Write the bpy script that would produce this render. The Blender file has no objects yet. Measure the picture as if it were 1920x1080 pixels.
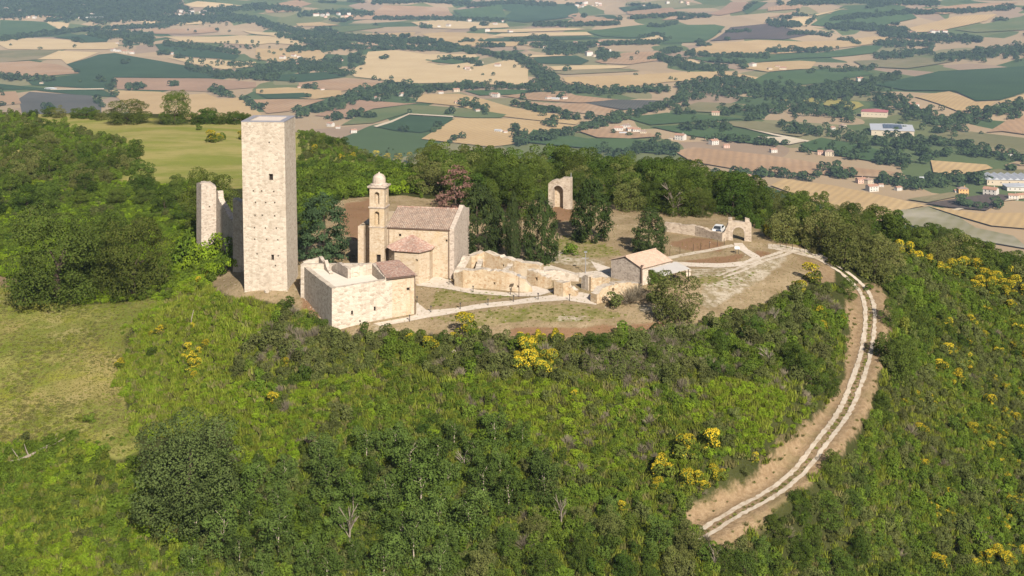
import bpy, bmesh, math, random
import numpy as np
random.seed(7)
rng = np.random.default_rng(7)
scene = bpy.context.scene
COL = scene.collection

# ---------------------------------------------------------------- camera, sky, sun, exposure
HC = 49.5                      # camera height above the tower's foot
FPX = 2400.0                   # focal length in pixels of the 1920 px wide photograph
cam_d = bpy.data.cameras.new('camera')
cam = bpy.data.objects.new('camera', cam_d)
COL.objects.link(cam)
cam.location = (0, 0, HC)
cam.rotation_euler = (math.radians(90), 0, 0)
cam_d.sensor_width = 36.0
cam_d.lens = 36.0 * FPX / 1920.0
cam_d.shift_y = -640.0 / 1920.0
cam_d.clip_start = 1.0
cam_d.clip_end = 40000.0
scene.camera = cam

SUN_DIR = np.array([0.33, -0.944])          # horizontal direction towards the sun
SUN_EL = math.radians(34.5)
world = bpy.data.worlds.new('World')
scene.world = world
world.use_nodes = True
wn = world.node_tree
wn.nodes.clear()
sky = wn.nodes.new('ShaderNodeTexSky')
sky.sky_type = 'NISHITA'
sky.sun_disc = False
sky.sun_elevation = SUN_EL
sky.sun_rotation = math.atan2(SUN_DIR[0], SUN_DIR[1])
sky.air_density = 1.0
sky.dust_density = 1.5
bg = wn.nodes.new('ShaderNodeBackground')
bg.inputs[1].default_value = 0.05
wo = wn.nodes.new('ShaderNodeOutputWorld')
wn.links.new(sky.outputs[0], bg.inputs[0])
wn.links.new(bg.outputs[0], wo.inputs[0])
sun_d = bpy.data.lights.new('sun', 'SUN')
sun_d.energy = 5.0
sun_d.angle = math.radians(0.5)
sun_d.color = (1.0, 0.93, 0.84)
sun = bpy.data.objects.new('sun', sun_d)
COL.objects.link(sun)
_h = SUN_DIR / np.linalg.norm(SUN_DIR)
_v = np.array([-_h[0] * math.cos(SUN_EL), -_h[1] * math.cos(SUN_EL), -math.sin(SUN_EL)])
from mathutils import Vector
sun.rotation_euler = Vector(_v).to_track_quat('-Z', 'Y').to_euler()
sun.location = (60, -140, 160)
scene.view_settings.view_transform = 'Standard'
scene.view_settings.look = 'None'
scene.view_settings.gamma = 1.0
scene.view_settings.use_curve_mapping = False
scene.view_settings.exposure = 0.98
scene.render.engine = 'CYCLES'
cy = scene.cycles
cy.max_bounces = 5
cy.diffuse_bounces = 3
cy.glossy_bounces = 1
cy.transmission_bounces = 3
cy.volume_bounces = 0
cy.transparent_max_bounces = 4
cy.caustics_reflective = False
cy.caustics_refractive = False
cy.use_denoising = True

# ---------------------------------------------------------------- node helpers
def nmat(name):
    m = bpy.data.materials.new(name)
    m.use_nodes = True
    nt = m.node_tree
    nt.nodes.clear()
    out = nt.nodes.new('ShaderNodeOutputMaterial')
    return m, nt, out

def N(nt, typ, **kw):
    n = nt.nodes.new(typ)
    for k, v in kw.items():
        setattr(n, k, v)
    return n

def L(nt, a, b):
    nt.links.new(a, b)

def setin(nt, sock, v):
    if hasattr(v, 'is_output') or isinstance(v, bpy.types.NodeSocket):
        nt.links.new(v, sock)
    elif isinstance(v, (tuple, list)) and len(v) == 3 and sock.type == 'RGBA':
        sock.default_value = (*v, 1.0)
    else:
        sock.default_value = v

def mix(nt, f, a, b, mode='MIX'):
    n = N(nt, 'ShaderNodeMix', data_type='RGBA', blend_type=mode)
    setin(nt, n.inputs[0], f); setin(nt, n.inputs[6], a); setin(nt, n.inputs[7], b)
    return n.outputs[2]

def math_(nt, op, a, b=0.0, c=None, clamp=False):
    n = N(nt, 'ShaderNodeMath', operation=op, use_clamp=clamp)
    setin(nt, n.inputs[0], a); setin(nt, n.inputs[1], b)
    if c is not None:
        setin(nt, n.inputs[2], c)
    return n.outputs[0]

def noise(nt, vec, scale, detail=3.0, rough=0.55):
    n = N(nt, 'ShaderNodeTexNoise')
    if vec is not None:
        L(nt, vec, n.inputs['Vector'])
    n.inputs['Scale'].default_value = scale
    n.inputs['Detail'].default_value = detail
    n.inputs['Roughness'].default_value = rough
    return n.outputs['Fac']

def ramp(nt, f, stops):
    n = N(nt, 'ShaderNodeValToRGB')
    cr = n.color_ramp
    while len(cr.elements) < len(stops):
        cr.elements.new(0.5)
    for e, (p, c) in zip(cr.elements, stops):
        e.position = p
        e.color = (*c, 1.0) if isinstance(c, (tuple, list)) else (c, c, c, 1.0)
    setin(nt, n.inputs[0], f)
    return n.outputs[0]

def smoothf(nt, f, lo, hi):
    n = N(nt, 'ShaderNodeMapRange', interpolation_type='SMOOTHSTEP')
    setin(nt, n.inputs[0], f)
    n.inputs[1].default_value = lo
    n.inputs[2].default_value = hi
    return n.outputs[0]

def scaled(nt, vec, s, rot=(0, 0, 0)):
    n = N(nt, 'ShaderNodeMapping')
    L(nt, vec, n.inputs[0])
    n.inputs['Rotation'].default_value = rot
    n.inputs['Scale'].default_value = s
    return n.outputs[0]

def objco(nt):
    return N(nt, 'ShaderNodeTexCoord').outputs['Object']

def surf(nt, out, col, rough=0.9, bump=None, bstr=0.3, bdist=0.05, spec=0.15):
    p = N(nt, 'ShaderNodeBsdfPrincipled')
    setin(nt, p.inputs['Base Color'], mix(nt, 1.0, col, (0.80, 0.785, 0.765), 'MULTIPLY'))
    setin(nt, p.inputs['Roughness'], rough)
    p.inputs['Specular IOR Level'].default_value = spec
    if bump is not None:
        b = N(nt, 'ShaderNodeBump')
        b.inputs['Strength'].default_value = bstr
        b.inputs['Distance'].default_value = bdist
        L(nt, bump, b.inputs['Height'])
        L(nt, b.outputs[0], p.inputs['Normal'])
    L(nt, p.outputs[0], out.inputs[0])
    return p

MAT = {}
def stone(name, c1, c2, mortar, size=0.38, stain=(0.30, 0.26, 0.21), stain_amt=0.35, course=1.7, patch=None):
    m, nt, out = nmat(name)
    o = objco(nt)
    wob = N(nt, 'ShaderNodeVectorMath', operation='ADD')
    nz = N(nt, 'ShaderNodeTexNoise'); L(nt, o, nz.inputs['Vector']); nz.inputs['Scale'].default_value = 1.3
    sc = N(nt, 'ShaderNodeVectorMath', operation='SCALE'); L(nt, nz.outputs['Color'], sc.inputs[0]); sc.inputs['Scale'].default_value = 0.25
    L(nt, o, wob.inputs[0]); L(nt, sc.outputs[0], wob.inputs[1])
    v = scaled(nt, wob.outputs[0], (1, 1, course))
    vo = N(nt, 'ShaderNodeTexVoronoi'); L(nt, v, vo.inputs['Vector']); vo.inputs['Scale'].default_value = 1.0 / size
    ve = N(nt, 'ShaderNodeTexVoronoi', feature='DISTANCE_TO_EDGE'); L(nt, v, ve.inputs['Vector']); ve.inputs['Scale'].default_value = 1.0 / size
    sep = N(nt, 'ShaderNodeSeparateColor'); L(nt, vo.outputs['Color'], sep.inputs[0])
    col = mix(nt, sep.outputs[0], c1, c2)
    col = mix(nt, math_(nt, 'MULTIPLY', smoothf(nt, sep.outputs[1], 0.62, 0.92), 0.75), col, stain)
    edge = smoothf(nt, ve.outputs['Distance'], 0.02, 0.10)
    col = mix(nt, math_(nt, 'MULTIPLY', math_(nt, 'SUBTRACT', 1.0, edge), 0.75), col, mortar)
    big = noise(nt, scaled(nt, o, (1, 1, 0.55)), 0.45, 5, 0.65)
    col = mix(nt, math_(nt, 'MULTIPLY', smoothf(nt, big, 0.48, 0.72), stain_amt), col, stain)
    bands = noise(nt, scaled(nt, o, (0.25, 0.25, 3.2)), 0.9, 3, 0.6)
    col = mix(nt, math_(nt, 'MULTIPLY', smoothf(nt, bands, 0.5, 0.7), 0.22), col, c2)
    st = noise(nt, scaled(nt, o, (1.5, 1.5, 0.10)), 1.0, 4, 0.65)
    col = mix(nt, math_(nt, 'MULTIPLY', smoothf(nt, st, 0.50, 0.72), 0.42), col, stain)
    if patch:
        pn = noise(nt, o, 0.33, 3, 0.5)
        col = mix(nt, math_(nt, 'MULTIPLY', smoothf(nt, pn, 0.5, 0.66), 0.6), col, patch)
    fine = noise(nt, o, 9.0, 3, 0.6)
    col = mix(nt, 0.35, col, mix(nt, fine, (0.12, 0.10, 0.08), (1, 0.97, 0.92)), 'SOFT_LIGHT')
    h = math_(nt, 'ADD', math_(nt, 'MULTIPLY', edge, 0.6), math_(nt, 'MULTIPLY', fine, 0.5))
    surf(nt, out, col, 0.95, h, 0.7, 0.06, 0.05)
    MAT[name] = m
    return m

stone('tower_stone', (0.54, 0.475, 0.39), (0.43, 0.365, 0.295), (0.52, 0.465, 0.39), 0.46, (0.33, 0.28, 0.22), 0.50)
stone('wall_stone', (0.52, 0.455, 0.385), (0.42, 0.355, 0.295), (0.49, 0.435, 0.37), 0.40, (0.29, 0.245, 0.20), 0.42)
stone('church_stone', (0.52, 0.435, 0.33), (0.455, 0.365, 0.265), (0.51, 0.44, 0.345), 0.36, (0.36, 0.27, 0.175), 0.38, patch=(0.47, 0.36, 0.225))
stone('gable_stone', (0.53, 0.455, 0.385), (0.43, 0.36, 0.30), (0.49, 0.43, 0.37), 0.36, (0.30, 0.25, 0.21), 0.35)
stone('lower_stone', (0.56, 0.495, 0.415), (0.44, 0.38, 0.31), (0.52, 0.465, 0.395), 0.50, (0.31, 0.26, 0.205), 0.42)
stone('grey_stone', (0.50, 0.435, 0.375), (0.40, 0.345, 0.295), (0.44, 0.39, 0.33), 0.36, (0.26, 0.22, 0.19), 0.35)
stone('ochre_stone', (0.52, 0.43, 0.31), (0.43, 0.325, 0.205), (0.50, 0.42, 0.31), 0.34, (0.34, 0.225, 0.125), 0.50, 1.5, patch=(0.54, 0.47, 0.37))
stone('arch_stone', (0.49, 0.415, 0.335), (0.39, 0.325, 0.255), (0.46, 0.395, 0.32), 0.40, (0.26, 0.205, 0.155), 0.45)

def roof_tiles(name, c1, c2, c3, step=0.42, axis=0, lich=0.5):
    m, nt, out = nmat(name)
    o = objco(nt)
    n1 = noise(nt, o, 3.2, 3, 0.7)
    n2 = noise(nt, o, 0.7, 4, 0.6)
    vo = N(nt, 'ShaderNodeTexVoronoi'); L(nt, o, vo.inputs['Vector']); vo.inputs['Scale'].default_value = 2.6
    sep = N(nt, 'ShaderNodeSeparateColor'); L(nt, vo.outputs['Color'], sep.inputs[0])
    col = mix(nt, sep.outputs[0], c1, c2)
    col = mix(nt, math_(nt, 'MULTIPLY', smoothf(nt, n1, 0.46, 0.62), lich), col, c3)
    col = mix(nt, math_(nt, 'MULTIPLY', smoothf(nt, n2, 0.5, 0.7), 0.35), col, (0.16, 0.13, 0.11))
    surf(nt, out, col, 0.9, n1, 0.5, 0.05, 0.1)
    MAT[name] = m
    return m
roof_tiles('nave_tiles', (0.34, 0.245, 0.185), (0.225, 0.165, 0.13), (0.42, 0.36, 0.30), lich=0.6)
roof_tiles('chapel_tiles', (0.36, 0.22, 0.165), (0.28, 0.175, 0.14), (0.48, 0.40, 0.34), lich=0.7)
roof_tiles('house_tiles', (0.50, 0.355, 0.265), (0.42, 0.30, 0.225), (0.54, 0.43, 0.34), lich=0.55)

def plain(name, col, rough=0.85, spec=0.2, var=0.25, scale=1.2, metal=0.0):
    m, nt, out = nmat(name)
    o = objco(nt)
    n = noise(nt, o, scale, 4, 0.6)
    dark = tuple(c * (1 - var) for c in col)
    light = tuple(min(1, c * (1 + var)) for c in col)
    p = surf(nt, out, mix(nt, n, dark, light), rough, n, 0.15, 0.02, spec)
    p.inputs['Metallic'].default_value = metal
    MAT[name] = m
    return m
plain('pale_sheet', (0.43, 0.41, 0.385), 0.8, 0.1, 0.12, 0.8)
plain('painted_void', (0.030, 0.024, 0.020), 0.9, 0.1)  # dark panel colour stands in for the unlit inside of openings
plain('terrace', (0.66, 0.60, 0.51), 0.95, 0.05, 0.10, 0.8)
plain('coping', (0.25, 0.25, 0.28), 0.7, 0.2, 0.15, 0.9)
plain('tower_roof', (0.56, 0.49, 0.43), 0.95, 0.05, 0.12, 0.8)
plain('dark_metal', (0.06, 0.055, 0.05), 0.5, 0.4)
plain('grey_metal', (0.25, 0.25, 0.26), 0.5, 0.4)
plain('copper_pipe', (0.13, 0.085, 0.065), 0.5, 0.4)
plain('white_paint', (0.62, 0.63, 0.63), 0.4, 0.5, 0.05)
plain('glass_dark', (0.03, 0.035, 0.04), 0.15, 0.5, 0.1)
plain('rubber', (0.02, 0.02, 0.02), 0.8, 0.2)
plain('plaster_white', (0.50, 0.47, 0.42), 0.9, 0.1, 0.12, 0.3)
plain('plaster_cream', (0.46, 0.39, 0.29), 0.9, 0.1, 0.12, 0.3)
plain('plaster_orange', (0.58, 0.34, 0.14), 0.9, 0.1, 0.12, 0.3)
plain('plaster_pink', (0.55, 0.38, 0.30), 0.9, 0.1, 0.12, 0.3)
plain('terracotta', (0.33, 0.19, 0.13), 0.9, 0.1, 0.3, 0.5)
plain('roof_brown', (0.28, 0.20, 0.16), 0.9, 0.1, 0.3, 0.5)
plain('roof_red', (0.36, 0.12, 0.12), 0.8, 0.2, 0.15, 0.2)
plain('roof_grey', (0.42, 0.43, 0.45), 0.6, 0.3, 0.12, 0.1)
plain('solar', (0.06, 0.065, 0.09), 0.3, 0.5, 0.2, 0.3)
plain('bark', (0.075, 0.058, 0.042), 0.95, 0.05, 0.4, 3.0)
plain('pale_bark', (0.42, 0.36, 0.28), 0.95, 0.05, 0.3, 3.0)
plain('dead_wood', (0.235, 0.20, 0.16), 0.95, 0.05, 0.3, 3.0)
plain('net_grey', (0.22, 0.23, 0.24), 0.9, 0.1, 0.2, 0.05)

def foliage(name, c1, c2, c3, trans=0.12):
    m, nt, out = nmat(name)
    g = N(nt, 'ShaderNodeNewGeometry')
    oi = N(nt, 'ShaderNodeObjectInfo')
    col = mix(nt, g.outputs['Random Per Island'], c1, c2)
    ln = N(nt, 'ShaderNodeTexNoise'); L(nt, oi.outputs['Location'], ln.inputs['Vector'])
    ln.inputs['Scale'].default_value = 0.09; ln.inputs['Detail'].default_value = 2
    r = math_(nt, 'ADD', math_(nt, 'MULTIPLY', oi.outputs['Random'], 0.6), math_(nt, 'MULTIPLY', smoothf(nt, ln.outputs['Fac'], 0.3, 0.7), 0.5))
    col = mix(nt, math_(nt, 'MULTIPLY', r, 0.85, clamp=True), col, c3)
    bw = N(nt, 'ShaderNodeCombineColor')
    br = math_(nt, 'ADD', 0.70, math_(nt, 'MULTIPLY', math_(nt, 'FRACT', math_(nt, 'MULTIPLY', oi.outputs['Random'], 7.31)), 0.52))
    for k_ in range(3): L(nt, br, bw.inputs[k_])
    col = mix(nt, 1.0, col, bw.outputs[0], 'MULTIPLY')
    o = objco(nt)
    n = noise(nt, o, 1.1, 2, 0.5)
    col = mix(nt, 0.5, col, mix(nt, smoothf(nt, n, 0.35, 0.65), (0.33, 0.33, 0.33), (0.68, 0.68, 0.66)), 'SOFT_LIGHT')
    d = N(nt, 'ShaderNodeBsdfDiffuse'); L(nt, col, d.inputs[0])
    t = N(nt, 'ShaderNodeBsdfTranslucent'); L(nt, col, t.inputs[0])
    ms = N(nt, 'ShaderNodeMixShader'); ms.inputs[0].default_value = trans
    L(nt, d.outputs[0], ms.inputs[1]); L(nt, t.outputs[0], ms.inputs[2])
    L(nt, ms.outputs[0], out.inputs[0])
    MAT[name] = m
    return m
foliage('oak_leaf', (0.056, 0.076, 0.014), (0.106, 0.112, 0.028), (0.041, 0.068, 0.012))
foliage('dark_oak_leaf', (0.044, 0.063, 0.018), (0.084, 0.098, 0.030), (0.054, 0.075, 0.022))
foliage('wood_leaf', (0.053, 0.077, 0.013), (0.095, 0.114, 0.022), (0.033, 0.062, 0.011))
foliage('far_leaf', (0.038, 0.060, 0.023), (0.059, 0.082, 0.032), (0.032, 0.054, 0.021))
foliage('cypress_leaf', (0.028, 0.043, 0.015), (0.057, 0.070, 0.025), (0.036, 0.056, 0.015))
foliage('cedar_leaf', (0.034, 0.057, 0.026), (0.065, 0.091, 0.043), (0.038, 0.064, 0.028))
foliage('rust_leaf', (0.137, 0.073, 0.056), (0.205, 0.120, 0.094), (0.162, 0.094, 0.073), 0.1)
foliage('olive_leaf', (0.090, 0.097, 0.029), (0.153, 0.143, 0.049), (0.076, 0.093, 0.024))
foliage('bright_leaf', (0.103, 0.188, 0.010), (0.188, 0.269, 0.020), (0.162, 0.207, 0.018), 0.25)
foliage('green_leaf', (0.064, 0.119, 0.012), (0.118, 0.170, 0.021), (0.091, 0.119, 0.019), 0.25)
foliage('scrub_leaf', (0.058, 0.083, 0.019), (0.102, 0.117, 0.034), (0.076, 0.078, 0.028))
foliage('sapling_leaf', (0.046, 0.076, 0.018), (0.083, 0.112, 0.028), (0.058, 0.091, 0.017))
foliage('yellowgreen_leaf', (0.144, 0.166, 0.024), (0.207, 0.215, 0.041), (0.126, 0.156, 0.024), 0.25)
foliage('grey_twig', (0.152, 0.126, 0.089), (0.228, 0.190, 0.135), (0.130, 0.114, 0.075), 0.05)
foliage('grass_green', (0.110, 0.159, 0.016), (0.181, 0.216, 0.030), (0.155, 0.165, 0.026), 0.25)
foliage('grass_dry', (0.140, 0.125, 0.045), (0.195, 0.165, 0.070), (0.105, 0.120, 0.030), 0.2)
foliage('broom_leaf', (0.068, 0.095, 0.015), (0.112, 0.132, 0.024), (0.081, 0.102, 0.017))
foliage('broom_flower', (0.40, 0.28, 0.016), (0.54, 0.40, 0.030), (0.32, 0.27, 0.022), 0.2)
foliage('grass_blade', (0.190, 0.166, 0.047), (0.257, 0.211, 0.073), (0.142, 0.157, 0.030), 0.3)
# ---------------------------------------------------------------- terrain shape
def W(px, py, z=0.0):
    """World point seen at photo pixel (px, py) at height z."""
    d = (HC - z) * FPX / (py + 100.0)
    return np.array([(px - 960.0) / FPX * d, d, z])

CTRL = [  # photo pixel and height in metres
    (464, 533, -.2), (540, 542, -.4), (558, 528, -.3), (500, 505, 0), (622, 618, -2.2), (775, 592, -1.0), (585, 555, -.9),
    (700, 606, -1.5), (830, 612, -1.3), (900, 622, -1.3), (1050, 622, -1.3), (1200, 605, -1.1), (870, 578, -.4),
    (1100, 565, -.1), (1000, 552, 0), (850, 521, 0), (700, 502, .1), (1207, 541, 0), (1145, 525, .1), (1385, 457, .2),
    (1048, 392, 1.0), (650, 390, 1.5), (1150, 420, .8), (1000, 480, .5), (1300, 492, 0), (1400, 540, -.8), (1490, 500, -.8),
    (1290, 575, -.9), (1440, 590, -2.2), (440, 470, -.8), (390, 430, -1.0), (800, 400, 1.2), (1300, 420, .3), (940, 440, .8),
    (1460, 459, -.1), (1530, 487, -1.0), (1575, 520, -2.6), (1632, 548, -4.2), (1636, 620, -6.0), (1615, 700, -7.6),
    (1570, 800, -9.6), (1520, 865, -11.0), (1430, 938, -12.5), (1335, 992, -13.7), (1250, 1060, -14.8),
    (1580, 600, -4.5), (1560, 700, -6.2), (1500, 800, -8.0), (1420, 880, -9.8),
    (960, 1080, -16), (960, 850, -9.2), (960, 720, -4.6), (1200, 850, -9.2), (1200, 720, -4.6), (1350, 700, -4.6), (750, 720, -5.2), (750, 850, -10.0),
    (600, 1080, -18), (100, 1080, -21), (0, 1000, -19.5), (350, 940, -15.6), (1300, 1080, -15.5), (1500, 1010, -17.5), (500, 850, -11.6), (500, 720, -6.6), (500, 620, -3.2),
    (400, 560, -2.5), (330, 560, -5.2), (300, 650, -8.0), (330, 760, -11.0), (250, 840, -13.0), (280, 575, -6.0), (100, 650, -10.0), (40, 560, -8.0), (50, 800, -14.0), (-200, 650, -11), (-200, 900, -17),
    (1700, 1000, -22), (1900, 1080, -26), (1800, 850, -20), (1900, 700, -17), (1750, 650, -11), (1700, 550, -6.3), (1680, 800, -14.5), (1620, 900, -15.5),
    (1700, 500, -4.6), (1650, 480, -3.2), (1920, 560, -13), (2200, 650, -24), (2200, 900, -30), (1800, 525, -8.2),
    (250, 330, -8), (250, 270, -7), (400, 230, -9), (100, 215, -11), (640, 312, -8), (150, 420, -9), (150, 480, -8.8), (10, 528, -8.6), (0, 300, -11), (-250, 300, -16), (-250, 450, -13),
    (330, 440, -5.5), (340, 500, -4.5),
]
WCTRL = [(x, y, z) for x, y, z in [
    (-48, 255, 0.0), (-25, 262, 0.8), (0, 262, 0.2), (25, 255, -1.0), (45, 243, -1.0), (60, 232, -2.0), (-45, 285, -3), (0, 290, -4), (35, 285, -6),
    (0, 95, -33), (-60, 95, -38), (60, 95, -36), (0, 60, -48), (-90, 60, -52), (90, 60, -52), (0, -20, -75), (-150, 0, -75), (150, 0, -75),
    (-160, 150, -36), (-190, 260, -22), (-220, 420, -17), (-90, 520, -13), (0, 420, -22), (80, 360, -28), (150, 250, -40), (150, 160, -46), (260, 200, -70), (260, 400, -70), (-300, 300, -40), (-300, 60, -70)]]
_P = np.array([W(*c) for c in CTRL] + [np.array(c, float) for c in WCTRL])
_S = 100.0
def _tpsk(r2):
    return np.where(r2 > 1e-12, 0.5 * r2 * np.log(np.maximum(r2, 1e-12)), 0.0)
_n = len(_P)
_xy = _P[:, :2] / _S
_K = _tpsk(((_xy[:, None] - _xy[None]) ** 2).sum(-1)) + np.eye(_n) * 2e-4
_A = np.zeros((_n + 3, _n + 3)); _A[:_n, :_n] = _K; _A[:_n, _n] = 1; _A[:_n, _n + 1:] = _xy
_A[_n:, :_n] = _A[:_n, _n:].T
_Wt = np.linalg.solve(_A, np.concatenate([_P[:, 2], np.zeros(3)]))
def tps(x, y):
    q = np.stack([x, y], -1).reshape(-1, 2) / _S
    out = np.empty(len(q))
    for i in range(0, len(q), 20000):
        c = q[i:i + 20000]
        k = _tpsk(((c[:, None] - _xy[None]) ** 2).sum(-1))
        out[i:i + 20000] = k @ _Wt[:_n] + _Wt[_n] + c @ _Wt[_n + 1:]
    return out.reshape(np.shape(x))

def vnoise(x, y, s, seed=0):
    """smooth value noise, about -1..1"""
    x = np.asarray(x) / s + 17.3 * seed; y = np.asarray(y) / s + 9.1 * seed
    xi = np.floor(x).astype(int); yi = np.floor(y).astype(int)
    fx = x - xi; fy = y - yi
    fx = fx * fx * (3 - 2 * fx); fy = fy * fy * (3 - 2 * fy)
    def h(a, b):
        n = (a * 374761393 + b * 668265263 + seed * 1442695) & 0xffffffff
        n = ((n ^ (n >> 13)) * 1274126177) & 0xffffffff
        return ((n ^ (n >> 16)) & 0xffff) / 32767.5 - 1.0
    return (h(xi, yi) * (1 - fx) + h(xi + 1, yi) * fx) * (1 - fy) + (h(xi, yi + 1) * (1 - fx) + h(xi + 1, yi + 1) * fx) * fy

RC_PX = [-1000, -200, 80, 400, 620, 800, 1000, 1200, 1400, 1600, 1700, 1920, 2200, 3000]
RC_D = [420, 465, 462, 445, 400, 305, 290, 280, 268, 250, 226, 232, 240, 250]
SL_PX = [-1000, 900, 1300, 1500, 1650, 3000]
SL_V = [.5, .5, .42, .30, .232, .232]
def valley(x, y):
    far = np.clip((y - 3900) / 4000, 0, 3)
    z = -236 + 4 * vnoise(x, y, 420, 1) + 46 * far
    z = z + np.clip((y - 2600) / 1800, 0, 1.6) * (27 * vnoise(x, y, 640, 2) + 8 * vnoise(x, y, 250, 3))
    for cx, cy, r, a in ((1500, 5300, 1100, 75), (-1000, 5900, 1000, 60), (350, 6300, 900, 55), (2600, 4300, 900, 70)):
        z = z + a * np.exp(-((x - cx) ** 2 + (y - cy) ** 2) / r ** 2)
    z = z + np.clip((x - 250) / 400, 0, 1) * 6 * vnoise(x, y, 300, 4)
    return z
def height(x, y):
    x = np.asarray(x, float); y = np.asarray(y, float)
    z = valley(x, y)
    near = y < 1500
    if np.any(near):
        xn, yn = x[near], y[near]
        px = 960 + FPX * xn / np.maximum(yn, 40)
        rc = np.interp(px, RC_PX, RC_D)
        e = np.maximum(yn - rc, 0)
        s = np.interp(px, SL_PX, SL_V); w = 26.0
        base = tps(xn, np.minimum(yn, rc + 25))
        base = np.where(e > 25, base, base)
        drop = s * (np.sqrt(e * e + w * w) - w)
        a = base - drop + 0.18 * vnoise(xn, yn, 6, 5) * np.clip((yn - 60) / 60, 0, 1)
        b = z[near]
        z[near] = 0.5 * (a + b + np.sqrt((a - b) ** 2 + 64))
    return z

GCOLS = np.arange(-900, 2821, 10.0)
GT = (GCOLS - 960) / FPX
rows = list(np.arange(-60, 100, 8.0)) + list(np.arange(100, 124, 1.5)) + list(np.arange(124, 300, 0.72))
while rows[-1] < 15000:
    rows.append(rows[-1] * 1.0118)
GROWS = np.array(rows)
# x = t * max(y, 60): the sheet keeps its width behind the camera
GX = GT[None, :] * np.maximum(GROWS, 90)[:, None]
GY = np.repeat(GROWS[:, None], len(GCOLS), 1)
GZ = height(GX, GY)

def gz(x, y):
    """ground height by bilinear lookup in the sheet"""
    x = np.asarray(x, float); y = np.asarray(y, float)
    c = np.clip((960 + FPX * x / np.maximum(y, 90) - GCOLS[0]) / 10.0, 0, len(GCOLS) - 1.001)
    r = np.clip(np.interp(y, GROWS, np.arange(len(GROWS))), 0, len(GROWS) - 1.001)
    ci = c.astype(int); ri = r.astype(int); fc = c - ci; fr = r - ri
    return (GZ[ri, ci] * (1 - fc) + GZ[ri, ci + 1] * fc) * (1 - fr) + (GZ[ri + 1, ci] * (1 - fc) + GZ[ri + 1, ci + 1] * fc) * fr

def hit(px, py):
    """ground point seen at photo pixel"""
    px = np.atleast_1d(np.asarray(px, float)); py = np.atleast_1d(np.asarray(py, float))
    out = np.zeros((len(px), 3))
    sel = GROWS > 100
    ys = GROWS[sel]
    for i, (u, v) in enumerate(zip(px, py)):
        c = np.clip((u - GCOLS[0]) / 10.0, 0, len(GCOLS) - 1.001); ci = int(c); f = c - ci
        zz = GZ[sel, ci] * (1 - f) + GZ[sel, ci + 1] * f
        ray = HC - ys * (v + 100) / FPX
        b = np.nonzero(zz >= ray)[0]
        k = b[0] if len(b) else len(ys) - 1
        if k > 0:
            a0 = ray[k - 1] - zz[k - 1]; a1 = zz[k] - ray[k]
            t = a0 / max(a0 + a1, 1e-9)
            y = ys[k - 1] + t * (ys[k] - ys[k - 1])
        else:
            y = ys[0]
        out[i] = ((u - 960) / FPX * y, y, 0)
    out[:, 2] = gz(out[:, 0], out[:, 1])
    return out
def hit1(px, py):
    return hit([px], [py])[0]
def project(x, y, z):
    return 960 + FPX * x / y, (HC - z) * FPX / y - 100

def inpoly(px, py, poly):
    px = np.asarray(px); py = np.asarray(py)
    ins = np.zeros(px.shape, bool)
    n = len(poly)
    for i in range(n):
        x1, y1 = poly[i]; x2, y2 = poly[(i + 1) % n]
        if y1 == y2:
            continue
        c = ((y1 > py) != (y2 > py)) & (px < (x2 - x1) * (py - y1) / (y2 - y1) + x1)
        ins ^= c
    return ins

def smooth_line(pts, win=7.0, step=0.4):
    P = np.array([p[:2] for p in pts], float)
    seg = np.r_[0, np.cumsum(np.linalg.norm(np.diff(P, axis=0), axis=1))]
    n = int(seg[-1] / step)
    s = np.linspace(0, seg[-1], n)
    k = int(win / step) | 1
    out = []
    for c in (0, 1):
        a = np.interp(s, seg, P[:, c])
        a0 = 2 * a[0] - a[k // 2:0:-1]; a1 = 2 * a[-1] - a[-2:-k // 2 - 1:-1]
        for _ in range(1):
            a = np.convolve(np.r_[a0, a, a1], np.ones(k) / k, 'valid')
        out.append(a)
    m = min(len(out[0]), len(out[1]))
    return np.stack([out[0][:m], out[1][:m]], 1)

# the dirt road runs on a level bench cut into the slope
road = [(1290, 1018), (1340, 990), (1430, 938), (1520, 865), (1570, 800), (1612, 705), (1632, 620), (1633, 575), (1622, 542), (1600, 520), (1575, 505), (1545, 486), (1500, 468), (1455, 459)]
rw = smooth_line(hit([p[0] for p in road], [p[1] for p in road]), 14.0)
_rz = gz(rw[:, 0], rw[:, 1]); _kk = np.ones(31) / 31
_rz = np.convolve(np.pad(_rz, 15, 'edge'), _kk, 'valid')
_sel = np.nonzero((GROWS > 120) & (GROWS < 230))[0]
for ri_ in _sel:
    cx_ = np.nonzero((GX[ri_] > 8) & (GX[ri_] < 70))[0]
    d2 = (GX[ri_, cx_][:, None] - rw[None, :, 0]) ** 2 + (GY[ri_, cx_][:, None] - rw[None, :, 1]) ** 2
    k_ = d2.argmin(1); d_ = np.sqrt(d2.min(1))
    w_ = np.clip((4.2 - d_) / 2.4, 0, 1); w_ = w_ * w_ * (3 - 2 * w_)
    GZ[ri_, cx_] = GZ[ri_, cx_] * (1 - w_) + _rz[k_] * w_
tr = [(1490, 468), (1440, 484), (1390, 505), (1350, 520)]
tw = smooth_line(hit([p[0] for p in tr], [p[1] for p in tr]), 6.0)

# ---------------------------------------------------------------- mesh helpers
def props(o, label=None, cat=None, group=None, kind=None):
    if label: o['label'] = label
    if cat: o['category'] = cat
    if group: o['group'] = group
    if kind: o['kind'] = kind
    return o

def link(name, data, parent=None, loc=None):
    o = bpy.data.objects.new(name, data)
    COL.objects.link(o)
    if parent is not None:
        o.parent = parent
    if loc is not None:
        o.location = loc
    return o

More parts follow.
